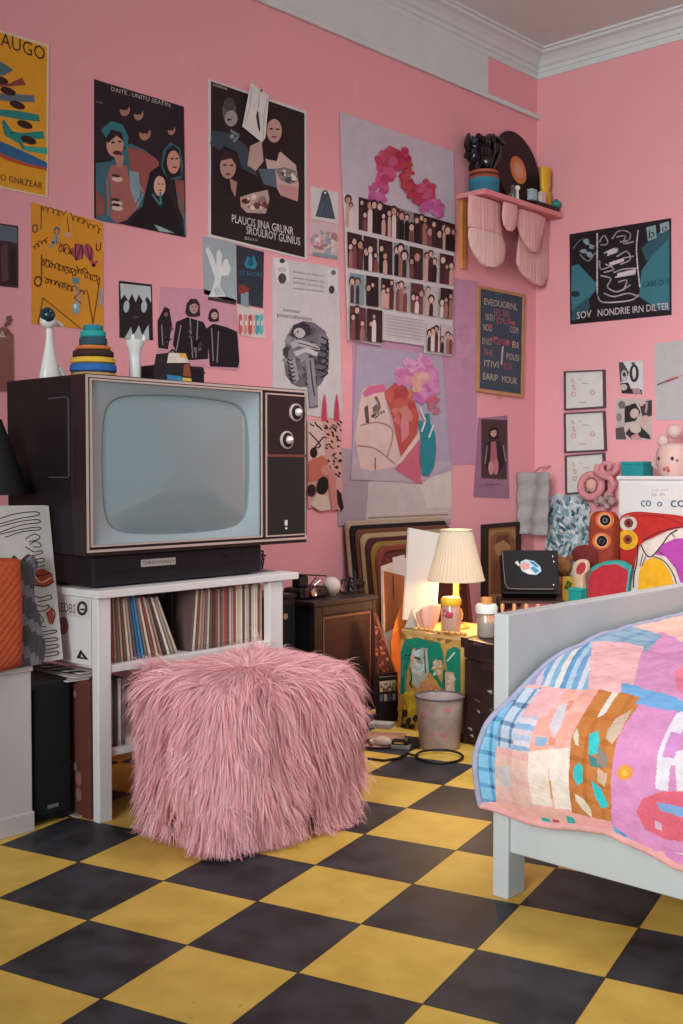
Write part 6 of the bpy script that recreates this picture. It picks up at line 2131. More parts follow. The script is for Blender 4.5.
# ================================================================ STOOL WITH THE BLACK CASE
sq = AY(530, 598, 4.68)
SZ2 = sq.z - .005
stool = thing('stool', 'wooden spindle stool under the black case behind the bed end', 'stool', (sq.x, 4.68, 0), math.radians(40))
MB().box(-.16, .165, -.10, .12, SZ2 - .012, SZ2, '#b98a5c').build('seat', mat('dark_seat', '#3c2420', .5), stool, bevel=.008)
rg2 = random.Random(2)
for k in range(6):
    x_ = -.145 + .058 * k
    MB().lathe([(.010, 0), (.010, .1), (.008, .2), (.011, SZ2 - .09), (.007, SZ2 - .05), (.011, SZ2 - .03), (.009, SZ2 - .012)], o=(x_, -.092, 0), n=12, col='#c4966a').build('spindle', mat('light_spindle', '#c79a70', .45), stool, smooth=40)
for x_ in (-.145, .145):
    MB().lathe([(.013, 0), (.014, .2), (.012, SZ2 - .012)], o=(x_, .1, 0), n=12, col='#7a4a34').build('leg', DARKWOOD, stool, smooth=40)
MB().box(-.15, .155, -.098, -.086, .06, .085, '#8a5c40').build('rail', WOOD, stool, bevel=.003)
case = thing('flap_case', 'black flap case with a round blue sticker, tilted on the spindle stool', 'case', (sq.x, 4.675, SZ2 + .012), math.radians(40))
tl_m = Matrix.Rotation(math.radians(-22), 4, 'X')
cs = MB()
ck = .80
op = [(a_, b_ * ck) for a_, b_ in [(-.135, 0), (.14, 0), (.142, .28), (-.138, .28)]]
cs.prism([tl_m @ Vector((a, -.055, b)) for a, b in op], [tl_m @ Vector((a, .03, b)) for a, b in op], '#1b171a')
cs.build('body', mat('black_leather', '#171417', .6, spec=.2, bump=.15, bscale=90), case, bevel=.014, seg=3)
fl = MB()
op = [(a_, b_ * ck) for a_, b_ in [(-.132, .032), (-.118, .02), (.112, .018), (.128, .03), (.138, .272), (-.136, .275)]]
fl.prism([tl_m @ Vector((a, -.068, b)) for a, b in op], [tl_m @ Vector((a, -.056, b)) for a, b in op], '#211d20')
flo = fl.build('flap', MATS['black_leather'], case, bevel=.006, seg=2)
MB().tube([tl_m @ Vector((a, -.070, b * ck)) for a, b in ((-.134, .27), (-.126, .06), (-.110, .028), (-.06, .024), (.11, .024))], .0022, 6, '#8a7c74').build('piping', MATTE, flo, smooth=60)
st = MB()


def stk(pts, c, k):
    st.add([tl_m @ Vector((a, -.0686 - .0003 * k, b * ck)) for a, b in pts], [tuple(range(len(pts)))], c)


stk([(-.06 + .012, .165), (-.045, .20), (-.02, .215), (.02, .205), (.05, .17), (.055, .14), (.03, .115), (-.01, .12), (-.04, .14)], '#a8c0cc', 1)
stk([(-.05, .165), (-.03, .20), (.0, .19), (-.005, .155), (-.03, .145)], '#c88c84', 2)
stk([(-.005, .205), (.02, .2), (.045, .165), (.03, .165), (.01, .185)], '#3f6f94', 3)
stk([(.0, .16), (.02, .17), (.045, .14), (.025, .125)], '#4a7a9c', 4)
stk([(-.03, .14), (-.005, .15), (.02, .12), (-.01, .122)], '#d8c8c0', 5)
stk([(-.075, .195), (-.06, .205), (-.048, .175), (-.056, .17)], '#c8c0bc', 6)
st.build('sticker', PAPER, flo, fixn=False)
for a, b in ((.115, .235), (.118, .20), (.112, .05)):
    p_ = tl_m @ Vector((a, -.068, b * ck))
    MB().ball(p_, .006, .004, .006, '#b8b0ac', 10, 6).build('stud', CHROME, flo, smooth=60)

# ================================================================ BENCH WITH THE STUFFED MONSTERS
bench = thing('bench', 'low wooden bench behind the bed carrying the stuffed monsters', 'bench', (-2.35, 5.13, 0))
BZ = .43
MB().box(-.74, .75, -.215, .25, BZ - .03, BZ, '#8a6a50').build('seat', WOOD, bench, bevel=.004)
for x_ in (-.70, .7):
    for y_ in (-.18, .21):
        MB().box(x_ - .025, x_ + .025, y_ - .025, y_ + .025, 0, BZ - .03, '#8a6a50').build('leg', WOOD, bench, bevel=.003)


def plush(name, label, cat, outline, Y, T, col, details, cen=None, par=None, m=None):
    """A stuffed, flat-faced cushion standing in the plane y = Y; its face is stitched with details."""
    P2 = [AY(px, py, Y) for px, py in outline]
    for p_ in P2:
        p_.z = max(p_.z, BZ + .001)
    zmin = min(p_.z for p_ in P2)
    base = Vector((sum(p_.x for p_ in P2) / len(P2), Y, zmin if par is None else 0))
    if par is None:
        root = thing(name, label, cat, base)
    else:
        root = par; base = Vector(par.location)
    c_ = sum(P2, Vector()) / len(P2) if cen is None else AY(cen[0], cen[1], Y)
    m_ = MB()
    n_ = len(P2)
    rows = [(.0, -T), (.84, -T), (.90, -T * .93), (.95, -T * .75), (.985, -T * .4), (1, 0), (.985, T * .4), (.95, T * .75), (.88, T * .93), (.0, T)]
    v = []
    for s_, d_ in rows:
        for p_ in P2:
            q = c_ + (p_ - c_) * max(s_, .001)
            v.append(q + Vector((0, d_, 0)) - base)
    m_.add(v, [(k * n_ + i, k * n_ + (i + 1) % n_, (k + 1) * n_ + (i + 1) % n_, (k + 1) * n_ + i) for k in range(len(rows) - 1) for i in range(n_)], col)
    m_.build('body' if par is None else name, m or CLOTH, root, smooth=50)
    if details:
        fn = lambda px, py, off=0.0: AY(px, py, Y - T) - base + Vector((0, -off, 0))
        P1 = Print(fn, .0004, .0004, step=.0004)
        P1.top = .0006
        details(P1)
        P1.done('face' if par is None else name + '_face', None, None, parent=root, material=CLOTH)
    return root


def rnd(cx_, cy_, rx_, ry_, n=24, rot=0.0):
    return [(cx_ + rx_ * math.cos(2 * PI * i / n) * math.cos(rot) - ry_ * math.sin(2 * PI * i / n) * math.sin(rot), cy_ + rx_ * math.cos(2 * PI * i / n) * math.sin(rot) + ry_ * math.sin(2 * PI * i / n) * math.cos(rot)) for i in range(n)]


def smoothpoly(pts, n=5):
    out = []
    m = len(pts)
    for i in range(m):
        p0, p1, p2, p3 = pts[i - 1], pts[i], pts[(i + 1) % m], pts[(i + 2) % m]
        for k in range(n):
            t = k / n
            out.append(tuple(0.5 * (2 * p1[a] + (p2[a] - p0[a]) * t + (2 * p0[a] - 5 * p1[a] + 4 * p2[a] - p3[a]) * t * t + (3 * p1[a] - p0[a] - 3 * p2[a] + p3[a]) * t ** 3) for a in (0, 1)))
    return out


# big red monster with a white and a yellow eye
def d_red(P1):
    P1.view(560, 400, 5.12)
    P1.ell(350, 632, 44, 40, '#c8b8b0'); P1.ell(352, 630, 24, 24, '#7c3a34'); P1.ell(352, 630, 11, 11, '#4a2624')
    P1.ell(346, 716, 54, 52, '#d8a02c'); P1.ell(348, 714, 23, 24, '#8a4434'); P1.ell(348, 714, 10, 11, '#4a2624')
    P1.curve([(330, 600), (420, 590), (540, 600), (640, 640)], 4, '#8c2a28')


zb_ = BZ
plush('plush_monster', 'big red stuffed monster with one white and one yellow eye before the white cabinet', 'plush toy', smoothpoly([(621, 519), (632, 512), (655, 513), (685, 517), (700, 530), (702, 617), (660, 618), (626, 617), (618, 590), (617, 545)]), 5.28, .055, '#b02f2c', d_red)
# brown red monster with two stacked round eyes and a paw
def d_owl(P1):
    P1.view(560, 400, 5.12)
    for x, y, r in ((230, 615, 34), (214, 722, 34)):
        P1.ell(x, y, r + 14, r + 10, '#c9683c'); P1.ell(x, y, r, r, '#cfa078'); P1.ell(x + 2, y, r * .8, r * .82, '#241c1e'); P1.ell(x + 2, y + 1, r * .4, r * .42, '#6a6a78'); P1.ell(x + 1, y + 1, r * .2, r * .22, '#1a1618')
    P1.poly([(205, 720), (222, 705), (228, 725), (214, 745)], '#2a1c1a')


r_owl = plush('plush_monster', 'rust brown stuffed monster with two round eyes stacked one above the other', 'plush toy', smoothpoly([(593, 516), (600, 511), (613, 512), (617, 522), (617, 545), (616, 600), (612, 617), (594, 617), (590, 590), (591, 545)]), 5.17, .045, '#8c3a2c', d_owl)
plush('paw', None, None, smoothpoly([(573, 552), (578, 546), (588, 545), (598, 548), (600, 560), (596, 570), (584, 562), (575, 561)]), 5.14, .03, '#6c2a28', None, par=r_owl)
# red dome shaped monster with a teal band
def d_dome(P1):
    P1.view(560, 400, 5.12)
    P1.poly([(146, 1010), (140, 930), (160, 880), (220, 845), (290, 840), (345, 870), (352, 930), (335, 1010)], '#b0313c')
    P1.line([(362, 850), (340, 1000)], 12, '#5a98a0')


plush('plush_monster', 'round red stuffed monster with a teal band along its top, lowest in front', 'plush toy', smoothpoly([(586, 620), (585, 590), (589, 572), (600, 563), (617, 560), (630, 565), (632, 580), (630, 620)]), 5.07, .04, '#3f8f8a', d_dome)
r_fin = plush('plush_ear', 'small cream stuffed ear shape with red inside, left of the red dome', 'plush toy', smoothpoly([(576, 562), (582, 559), (588, 561), (589, 570), (585, 580), (584, 617), (576, 617), (577, 590), (574, 572)]), 4.995, .02, '#c8a88c', lambda P1: P1.view(560, 400, 5.12).ell(108, 862, 22, 34, '#a83a44', .5))
# white, yellow and magenta monster
def d_white(P1):
    P1.view(560, 400, 5.12)
    P1.poly([(480, 790), (520, 740), (590, 710), (660, 705), (740, 760), (740, 960), (620, 940), (590, 860), (540, 800)], '#a8479c')
    P1.poly([(400, 950), (405, 880), (430, 830), (475, 805), (520, 820), (560, 870), (580, 930), (585, 990), (400, 1000)], '#d8a02a')
    P1.curve([(415, 740), (440, 790), (470, 800), (520, 745), (560, 690), (600, 665)], 6, '#3a2f36')
    P1.curve([(480, 800), (540, 830), (585, 900), (600, 960)], 5, '#3a2f36')
    P1.line([(425, 790), (410, 850)], 4, '#3a2f36'); P1.line([(440, 800), (420, 850)], 4, '#3a2f36'); P1.line([(500, 770), (530, 790)], 4, '#3a2f36'); P1.line([(570, 680), (590, 700)], 4, '#3a2f36')
    P1.curve([(400, 740), (395, 830), (380, 900), (378, 960)], 6, '#3a2f36')
    P1.curve([(430, 720), (480, 690), (560, 660), (640, 650)], 5, '#3a2f36')


plush('plush_monster', 'white stuffed creature with a yellow belly and magenta wing at the right edge', 'plush toy', smoothpoly([(635, 620), (633, 590), (637, 565), (642, 545), (655, 537), (675, 529), (700, 528), (715, 545), (715, 620)]), 5.0, .05, '#c9bcb4', d_white)
# yellow card, teal cube and tan toy at the left end
q = AY(574, 600, 4.92)
root = thing('small_box', 'yellow printed packet left of the red dome monster', 'packet', (AY(571, 600, 5.04).x, 5.04, BZ))
zt_ = AY(571, 577, 5.04).z - BZ
MB().box(-.04, .04, -.02, .02, 0, zt_, '#d0b048').build('packet', MATTE, root, bevel=.003)
sm = MB()
sm.add([(-.03, -.0206, zt_ - .06), (.005, -.0206, zt_ - .07), (.02, -.0206, zt_ - .03), (-.01, -.0206, zt_ - .015)], [(0, 1, 2, 3)], '#5a6a2c')
sm.add([(-.022, -.0209, zt_ - .045), (.005, -.0209, zt_ - .05), (.008, -.0209, zt_ - .03)], [(0, 1, 2)], '#8c6c28')
sm.build('print', PAPER, root, fixn=False)
zt_ = AY(577, 588, 4.945).z - BZ
root = thing('small_box', 'teal gift box beside the yellow packet behind the bed end', 'box', (AY(577, 600, 4.945).x, 4.945, BZ))
MB().box(-.036, .036, -.026, .026, 0, zt_ - .014, '#1f8f88').build('carton', MATTE, root, bevel=.003)
MB().box(-.038, .038, -.028, .028, zt_ - .014, zt_, '#26988f').build('lid', MATTE, root, bevel=.003)
tz = AY(565, 566, 5.11).z - BZ
root = thing('teddy', 'small tan and brown fuzzy toy right of the black case', 'plush toy', (AY(564, 590, 5.09).x, 5.09, BZ))
TD = mat('tan_fuzz', '#8a5a3a', .95, spec=.05, bump=.8, bscale=60, var=.25, vscale=30)
MB().ball((0, 0, tz * .42), .055, .05, tz * .42, '#7c4c34', jit=.15).build('body', TD, root, smooth=70)
MB().ball((0, -.01, tz * .98), .048, .045, .05, '#9c6c44', jit=.2).build('head', TD, root, smooth=70)
for s_ in (-1, 1):
    MB().ball((.035 * s_, 0, tz + .045), .018, .012, .02, '#6c402c').build('ear', TD, root, smooth=70)

# ================================================================ WHITE CABINET WITH LETTERS
WX0 = AY(617.5, 490, 5.5).x
wz = AY(617.5, 476, 5.5).z
wc = thing('white_cabinet', 'tall white cabinet lettered in teal against the right wall', 'cabinet', (WX0 + .45, 5.73, 0))
WK = Vector((WX0 + .45, 5.73, 0))
MB().box(WX0 - WK.x, WX0 + .9 - WK.x, 5.51 - WK.y, 5.97 - WK.y, .0, wz - .02, '#c9c4c0').build('body', WHITE, wc, bevel=.004)
MB().box(WX0 - .008 - WK.x, WX0 + .91 - WK.x, 5.50 - WK.y, 5.975 - WK.y, wz - .02, wz, '#cdc8c4').build('top', WHITE, wc, bevel=.004)
MB().box(WX0 + .012 - WK.x, WX0 + .88 - WK.x, 5.498 - WK.y, 5.512 - WK.y, .04, wz - .035, '#cdc8c4').build('door', WHITE, wc, bevel=.003)
fn = lambda px, py, off=0.0: AY(px, py, 5.498) + Vector((0, -off, 0)) - WK
for k, (t_, a, b, y_, h_, col, th) in enumerate((('co', 414, 466, 545, 38, '#1f6f7c', 0), ('o', 497, 523, 546, 32, '#1f6f7c', 0), ('co co', 566, 740, 548, 42, '#1f5a68', 0), ('at m', 470, 535, 492, 16, '#8a8688', 0), ('ino ort', 468, 555, 465, 9, '#a09c9c', 0))):
    P1 = Print(fn, .0003, .0003).view(560, 400, 5.12)
    P1.top = .0006
    v_, f_ = glyphs(t_)
    P1.text(t_, a, y_, b, y_ - .02 * (b - a), h_ * 1.25, col)
    if k < 3:
        P1.text(t_, a + 1.6, y_ + .6, b + 1.6, y_ + .6 - .02 * (b - a), h_ * 1.25, col)
    P1.done('lettering', None, None, parent=wc)
# on the cabinet: teal box and pink mug figure
a, b = AY(621, 470, 5.66), AY(643, 470, 5.66)
zt_ = AY(632, 461.5, 5.66).z - wz
root = thing('small_box', 'teal box lying on top of the white cabinet', 'box', ((a.x + b.x) / 2, 5.72, wz))
MB().box(-(b.x - a.x) / 2, (b.x - a.x) / 2, -.06, .06, 0, zt_ * .8, '#1f7f84').build('carton', MATTE, root, bevel=.002)
MB().box(-(b.x - a.x) / 2 - .002, (b.x - a.x) / 2 + .002, -.062, .062, zt_ * .8, zt_, '#23868a').build('lid', MATTE, root, bevel=.002)
a, b = AY(654, 470, 5.66), AY(686, 470, 5.66)
hz = AY(670, 448, 5.66).z - wz
r_ = (b.x - a.x) / 2 * 1.0
root = thing('face_pot', 'pale pink pot with a small face and two round pompoms on the white cabinet', 'pot', ((a.x + b.x) / 2, 5.70, wz))
PK = mat('pale_pink_glaze', '#cfa9a2', .45, spec=.4, var=.05)
MB().lathe([(r_ * .72, 0), (r_ * .8, .01), (r_ * 1.0, hz * .5), (r_ * .97, hz * .9), (r_ * .9, hz), (r_ * .82, hz), (r_ * .85, hz * .8)], n=36, col='#cfa9a2').build('pot', PK, root, smooth=50)
MB().tube([(-r_ * .95, 0, hz * .85), (-r_ * 1.25, -.01, hz * .75), (-r_ * 1.25, -.01, hz * .4), (-r_ * .9, 0, hz * .25)], .008, 8, '#c09a92').build('handle', PK, root, smooth=60)
fc = MB()
for x_, z_, s_, c_ in ((-.45, .62, .012, '#3a2c30'), (.35, .62, .012, '#3a2c30'), (-.1, .25, .009, '#b04a44'), (.15, .2, .009, '#b04a44'), (.1, .3, .006, '#b04a44'), (.6, .55, .008, '#3f6a5c')):
    xx = x_ * r_
    fc.ball((xx, -math.sqrt(max(0, (r_ * 1.0) ** 2 - xx ** 2)) + .004, z_ * hz), s_, .006, s_, c_, 10, 6)
fc.build('painted_face', MATTE, root, smooth=60)
PP = mat('pompom', '#cfb0a8', .95, spec=.05, bump=.6, bscale=50)
for px, py, rr2 in ((663, 441, 6.3), (674, 431.5, 7.6)):
    q = AY(px, py, 5.70)
    MB().ball((q.x - root.location.x, 0, q.z - wz), rr2 * .0053, rr2 * .0053, rr2 * .0053, '#cfb0a8', jit=.08).build('pompom', PP, root, smooth=70)
MB().ball((0, .0, hz), r_ * .85, r_ * .85, .03, '#c8a49c').build('stuffing', PP, root, smooth=70)
# pink coiled plush hung on the wall left of the cabinet
q = AY(600, 487, YW - .07)
root = thing('coiled_plush', 'pink coiled plush loops hung on the wall between the prints and white cabinet', 'plush', q)
RQ = Vector(q)
PL_ = mat('pink_plush', '#c9868c', .9, spec=.1, bump=.4, bscale=60, var=.15, vscale=18)


def w_(px, py, d=0.0):
    return AY(px, py, YW - .07) + Vector((0, -d, 0)) - RQ


kk = 5.12


def v5(x, y, d=0.0):
    return w_(560 + x / kk, 400 + y / kk, d)


MB().tube([v5(160 + 52 * math.cos(t_), 440 + 58 * math.sin(t_), .01 * math.sin(t_)) for t_ in [2 * PI * k / 28 for k in range(28)]], .024, 12, '#cf9890', closed=True).build('loop', PL_, root, smooth=70)
MB().ball(v5(165, 438, .01), .035, .03, .04, '#d2a498', jit=.15).build('centre', mat('pale_plush', '#d2a39a', .9, bump=.4, bscale=60), root, smooth=70)
MB().tube([v5(245 + (50 - 4.5 * k * .5) * math.cos(-.5 + k * .42), 345 + (48 - 4.5 * k * .5) * math.sin(-.5 + k * .42), .012 * (k / 20)) for k in range(20)], [.020 - .0004 * k for k in range(20)], 12, '#c4808c').build('spiral', PL_, root, smooth=70)
MB().tube([v5(195, 330, 0), v5(190, 370, .01), v5(225, 390, .02), v5(265, 400, .02), v5(280, 430, .01), v5(262, 470, .01), v5(240, 500, 0)], .02, 12, '#c88a90').build('arm', PL_, root, smooth=70)
for x_, y_, r_, c_ in ((250, 490, .032, '#a89090'), (215, 515, .03, '#b8a0a0'), (268, 520, .026, '#8c7478'), (190, 525, .022, '#c0a098'), (240, 545, .02, '#9a6c6c')):
    MB().ball(v5(x_, y_, .0), r_, r_ * .9, r_, c_, jit=.3, seed=int(x_)).build('tuft', mat('mottled_plush', '#a88a88', .9, bump=.8, bscale=45, var=.35, vscale=25), root, smooth=70)

# ================================================================ BED
bed = thing('bed', 'white painted bed with a panel end and low side rail at the right', 'bed', (-1.2, 3.0, 0))
BK_ = Vector((-1.2, 3.0, 0))


def bb(x0, x1, y0, y1, z0, z1):
    return MB().box(x0 - BK_.x, x1 - BK_.x, y0 - BK_.y, y1 - BK_.y, z0, z1, '#cfcdd0')


BEDW = mat('bed_white_paint', '#b3b4b4', .42, spec=.4, var=.03, bump=.04, bscale=20)
BX = -1.625
bb(BX - .045, BX, 2.40, 4.00, .30, .748).build('end_panel', BEDW, bed, bevel=.004)
bb(BX - .045, BX + .004, 2.40, 2.48, 0, .40).build('leg', BEDW, bed, bevel=.004)
bb(BX - .045, BX + .004, 3.92, 4.00, 0, .40).build('leg', BEDW, bed, bevel=.004)
bb(BX, .35, 2.412, 2.437, .122, .245).build('side_rail', BEDW, bed, bevel=.004)
bb(BX, .35, 3.963, 3.988, .122, .245).build('side_rail', BEDW, bed, bevel=.004)
bb(.35, .395, 2.40, 4.00, 0, .55).build('foot_panel', BEDW, bed, bevel=.004)
bb(BX, .35, 2.437, 3.963, .20, .225).build('slat_base', WOOD, bed)
mt = thing('mattress', 'mattress under the patchwork quilt on the white bed', 'mattress', (-.63, 3.2, .2262))
MB().box(-.965, .965, -.74, .74, .0, .30, '#c8c4c0').build('core', mat('ticking', '#cdc8c2', .9), mt, bevel=.05, seg=4)
MB().tube([(.965 * a, .74 * b, .03) for a, b in ((-.96, -1.0), (.96, -1.0), (1, -.95), (1, .95), (.96, 1), (-.96, 1), (-1, .95), (-1, -.95))], .006, 6, closed=True).build('piping', MATTE, mt)

# --- the quilt: drapes over the side rail at the front, puffs over the mattress
hem_px = [(-1.72, 803), (-1.66, 806), (-1.60, 813), (-1.53, 820), (-1.45, 826), (-1.36, 827), (-1.29, 829), (-1.2, 848), (-1.13, 866)]
HY = 2.335


def hem_z(x):
    zs = []
    for X_, py in hem_px:
        # the pixel column of that point on the drape plane
        q = Vector((X_, HY, .25)) - Vector(CAM)
        px = 341.5 + F_PX * q.dot(Vector(CR)) / q.dot(Vector(CF))
        zs.append((X_, AY(px, py, HY).z))
    for (x0, a), (x1, b) in zip(zs[:-1], zs[1:]):
        if x <= x1:
            t_ = max(0, min(1, (x - x0) / (x1 - x0)))
            return a + (b - a) * t_
    return zs[-1][1]


prof_q = [(0, .0), (0.004, .12), (.0, .30)]
QN_S, QN_T = 340, 320
XEND = .30
TS_ = .34       # share of the parameter used by the drape


def quilt(s, t):
    """s along the bed from its panel end, t from the front hem over the top to the far side"""
    if t < TS_:
        a = t / TS_                                   # 0 hem .. 1 shoulder
        xs = -1.668 + .068 * max(0, (a - .45) / .55) ** 1.5
        x = xs + (XEND - xs) * s ** 1.0
        hz = hem_z(x)
        sh = .545 + .020 * min(1, (x - xs) * 4)
        z = hz + (sh - hz) * a
        bulge = .030 * math.sin(PI * min(1, a * 1.05)) ** .8
        y = HY - bulge + .085 * max(0, (a - .72) / .28) ** 1.8
        y += .010 * math.sin(11 * x + 2 * a) * (1 - .4 * a) + .006 * math.sin(27 * x + 1.5)
    else:
        b = (t - TS_) / (1 - TS_)
        xs = -1.598 - .0 * b
        x = xs + (XEND - xs) * s
        y = 2.405 + 1.50 * b
        top = .562 + .112 * (1 - math.exp(-3.6 * b * 1.8))
        edge = min(1, (x - xs) / .12)
        z = top - .010 * (1 - edge) ** 2
        z -= .09 * max(0, (b - .93) / .07) ** 2
        if b < .12:
            z -= 0.0
    # quilting puffs and soft creases
    n_ = noise.noise(Vector((x * 6, y * 6, z * 6)))
    n2 = noise.noise(Vector((x * 17, y * 17 + 4, z * 17)))
    d_ = .008 * n_ + .0035 * n2
    if t < TS_:
        y -= d_ * 1.4 * min(1, 6 * t + .2)
    else:
        z += d_ * 1.5
    return Vector((x, y, z))


# blend the two halves into one continuous shoulder
def quilt_s(s, t):
    w = .035
    if abs(t - TS_) < w:
        k = (t - TS_ + w) / (2 * w)
        p0, p1 = quilt(s, TS_ - w), quilt(s, TS_ + w)
        m0 = (quilt(s, TS_ - w) - quilt(s, TS_ - w - .01)) * (2 * w / .01)
        m1 = (quilt(s, TS_ + w + .01) - quilt(s, TS_ + w)) * (2 * w / .01)
        m0 *= .7; m1 *= .7
        h = (2 * k ** 3 - 3 * k ** 2 + 1, k ** 3 - 2 * k ** 2 + k, -2 * k ** 3 + 3 * k ** 2, k ** 3 - k ** 2)
        return p0 * h[0] + m0 * h[1] + p1 * h[2] + m1 * h[3]
    return quilt(s, t)


# patches cut from printed cloth; side patches lie in (x, z), top patches in (x, y)
ZV = dict(ox=465, oy=600, sc=3.133)


def side_uv(pts):
    out = []
    for x, y in pts:
        q = AY(ZV['ox'] + x / ZV['sc'], ZV['oy'] + y / ZV['sc'], HY - .02)
        out.append((q.x, q.z))
    return out


def top_uv(pts):
    out = []
    for x, y in pts:
        q = AZ(ZV['ox'] + x / ZV['sc'], ZV['oy'] + y / ZV['sc'], .615)
        out.append((q.x, q.y))
    return out


def pinp(x, y, poly):
    c = False
    j = len(poly) - 1
    for i in range(len(poly)):
        xi, yi = poly[i]
        xj, yj = poly[j]
        if (yi > y) != (yj > y) and x < (xj - xi) * (y - yi) / (yj - yi + 1e-12) + xi:
            c = not c
        j = i
    return c


class Patch:
    def __init__(self, poly, fn):
        self.p = poly
        self.f = fn if callable(fn) else (lambda x, y, c=C(fn): c)
        self.bb = (min(a for a, _ in poly), max(a for a, _ in poly), min(b for _, b in poly), max(b for _, b in poly))

    def hit(self, x, y):
        b = self.bb
        return b[0] <= x <= b[1] and b[2] <= y <= b[3] and pinp(x, y, self.p)


def stripes(cols, w, ax=0, sk=0.0):
    cc = [C(c) for c in cols]
    return lambda x, y: cc[int(math.floor(((x, y)[ax] + sk * (x, y)[1 - ax]) / w)) % len(cc)]


def plaid(base, a, b, w):
    cb2, ca, cb3 = C(base), C(a), C(b)

    def f(x, y):
        i, j = int(math.floor(x / w)) % 4, int(math.floor(y / w)) % 4
        return ca if i == 0 and j == 0 else (cb3 if (i == 0) != (j == 0) else cb2)
    return f


def speck(base, cols, sc, th, sd=0):
    cb2 = C(base)
    cc = [C(c) for c in cols]

    def f(x, y):
        n_ = noise.noise(Vector((x * sc + sd, y * sc, sd)))
        if n_ > th:
            return cc[int(abs(noise.noise(Vector((x * sc * .4 + 9, y * sc * .4, 3 + sd)))) * 37) % len(cc)]
        return cb2
    return f


BLUE, LBL, PINK, PEACH, CREAM, ORG, LIL = '#6f9fc0', '#a9bcd0', '#e0a9a9', '#dfa590', '#dccabb', '#b9703a', '#c987ae'
SIDE = [
    Patch(side_uv([(-60, 280), (60, 330), (105, 330), (95, 480), (80, 640), (-60, 640)]), plaid('#7fb0cc', '#3f5f80', '#5a94b8', .011)),
    Patch(side_uv([(-60, 470), (85, 475), (80, 640), (-60, 640)]), speck('#6fa6c0', ['#4c7c9c', '#58bcc4', '#c4ccd4', '#3f5f78'], 42, .05, 2)),
    Patch(side_uv([(95, 300), (160, 296), (158, 460), (92, 460)]), plaid('#b9c4d4', '#4f5f80', '#7890b0', .010)),
    Patch(side_uv([(155, 300), (240, 300), (235, 370), (215, 372), (155, 365)]), '#e2a8ac'),
    Patch(side_uv([(155, 360), (218, 365), (214, 470), (92, 462), (152, 455)]), stripes(['#c9b4bc', '#88a4c4', '#d2c2c8', '#a8b4cc'], .013, 1)),
    Patch(side_uv([(80, 462), (212, 470), (208, 650), (78, 640)]), plaid('#dcb2a6', '#d49c98', '#d8a69e', .017)),
    Patch(side_uv([(212, 300), (338, 305), (335, 460), (212, 470)]), plaid('#e09c8e', '#d88c78', '#e4a89c', .019)),
    Patch(side_uv([(208, 462), (272, 460), (270, 650), (206, 640)]), '#dfcabc'),
    Patch(side_uv([(270, 458), (336, 455), (330, 660), (278, 655)]), '#e2d0c4'),
    Patch(side_uv([(268, 560), (290, 565), (294, 600), (272, 625), (255, 590)]), '#d08c3c'),
    Patch(side_uv([(334, 300), (480, 325), (468, 690), (330, 668)]), plaid('#bd7640', '#aa6430', '#b46c38', .012)),
    Patch(side_uv([(470, 340), (700, 372), (700, 800), (560, 790), (465, 700)]), '#ca86b0'),
    Patch(side_uv([(330, 660), (465, 690), (470, 740), (340, 735)]), '#dfa09a'),
    Patch(side_uv([(440, 700), (580, 725), (572, 800), (430, 745)]), stripes(['#6f9cc4', '#5a88b4', '#88b4d0'], .012, 0, .4)),
    Patch(side_uv([(78, 638), (340, 660), (340, 740), (60, 680)]), '#dba498'),
]
SDET = [
    (side_uv([(388, 420), (410, 412), (428, 440), (425, 478), (400, 482)]), '#3fb9bc'), (side_uv([(350, 520), (368, 505), (384, 520), (380, 565), (360, 578), (348, 555)]), '#3fbdc0'),
    (side_uv([(400, 480), (440, 500), (440, 520), (408, 515)]), '#3f7c80'), (side_uv([(425, 450), (460, 490), (455, 520), (425, 510)]), '#8a7c74'),
    (side_uv([(412, 560), (440, 580), (462, 640), (440, 650), (420, 610)]), '#35b4b8'), (side_uv([(440, 380), (470, 360), (478, 420), (465, 450), (440, 430)]), '#c4a894'),
    (side_uv([(340, 405), (356, 425), (362, 455), (350, 450), (338, 425)]), '#d2c0a8'), (side_uv([(380, 310), (400, 300), (402, 370), (385, 380)]), '#d8ccc0'),
    (side_uv([(350, 605), (380, 620), (402, 655), (400, 680), (375, 660), (350, 625)]), '#d4c4b0'), (side_uv([(430, 520), (460, 540), (456, 580), (430, 560)]), '#c8a48c'),
    (side_uv([(250, 340), (272, 340), (290, 400), (280, 425), (258, 400)]), '#c9bcc4'), (side_uv([(228, 425), (262, 430), (258, 455), (230, 452)]), '#8ca4c0'),
    (side_uv([(228, 685), (255, 690), (258, 712), (232, 715)]), '#3fa0a0'), (side_uv([(308, 680), (335, 685), (338, 715), (312, 712)]), '#3fa0a0'), (side_uv([(262, 690), (285, 695), (282, 712), (262, 708)]), '#b8505c'),
    (side_uv([(98, 520), (150, 515), (152, 585), (100, 585)]), '#c4b8b8'),
    # letter H, red disc, flower
    (side_uv([(598, 375), (640, 372), (648, 480), (690, 470), (700, 372), (700, 400), (690, 600), (664, 600), (655, 520), (640, 520), (636, 600), (598, 590)]), '#d8ccd4'),
    (side_uv([(612, 425), (655, 432), (650, 500), (612, 492)]), '#c888bc'),
    (side_uv([(540 + 0, 660), (560, 620), (620, 600), (700, 598), (720, 680), (700, 762), (620, 755), (560, 720)]), '#cf6070'),
    (side_uv([(600, 632), (700, 650), (700, 685), (610, 660)]), '#7c98c4'), (side_uv([(590, 690), (610, 700), (612, 725), (592, 720)]), '#c8a0b4'),
]
flw = side_uv([(510 + 27 * math.cos(2 * PI * i / 20) * (1 if i % 2 else .72), 537 + 27 * math.sin(2 * PI * i / 20) * (1 if i % 2 else .72)) for i in range(20)])
SDET.append((flw, '#d8903c'))
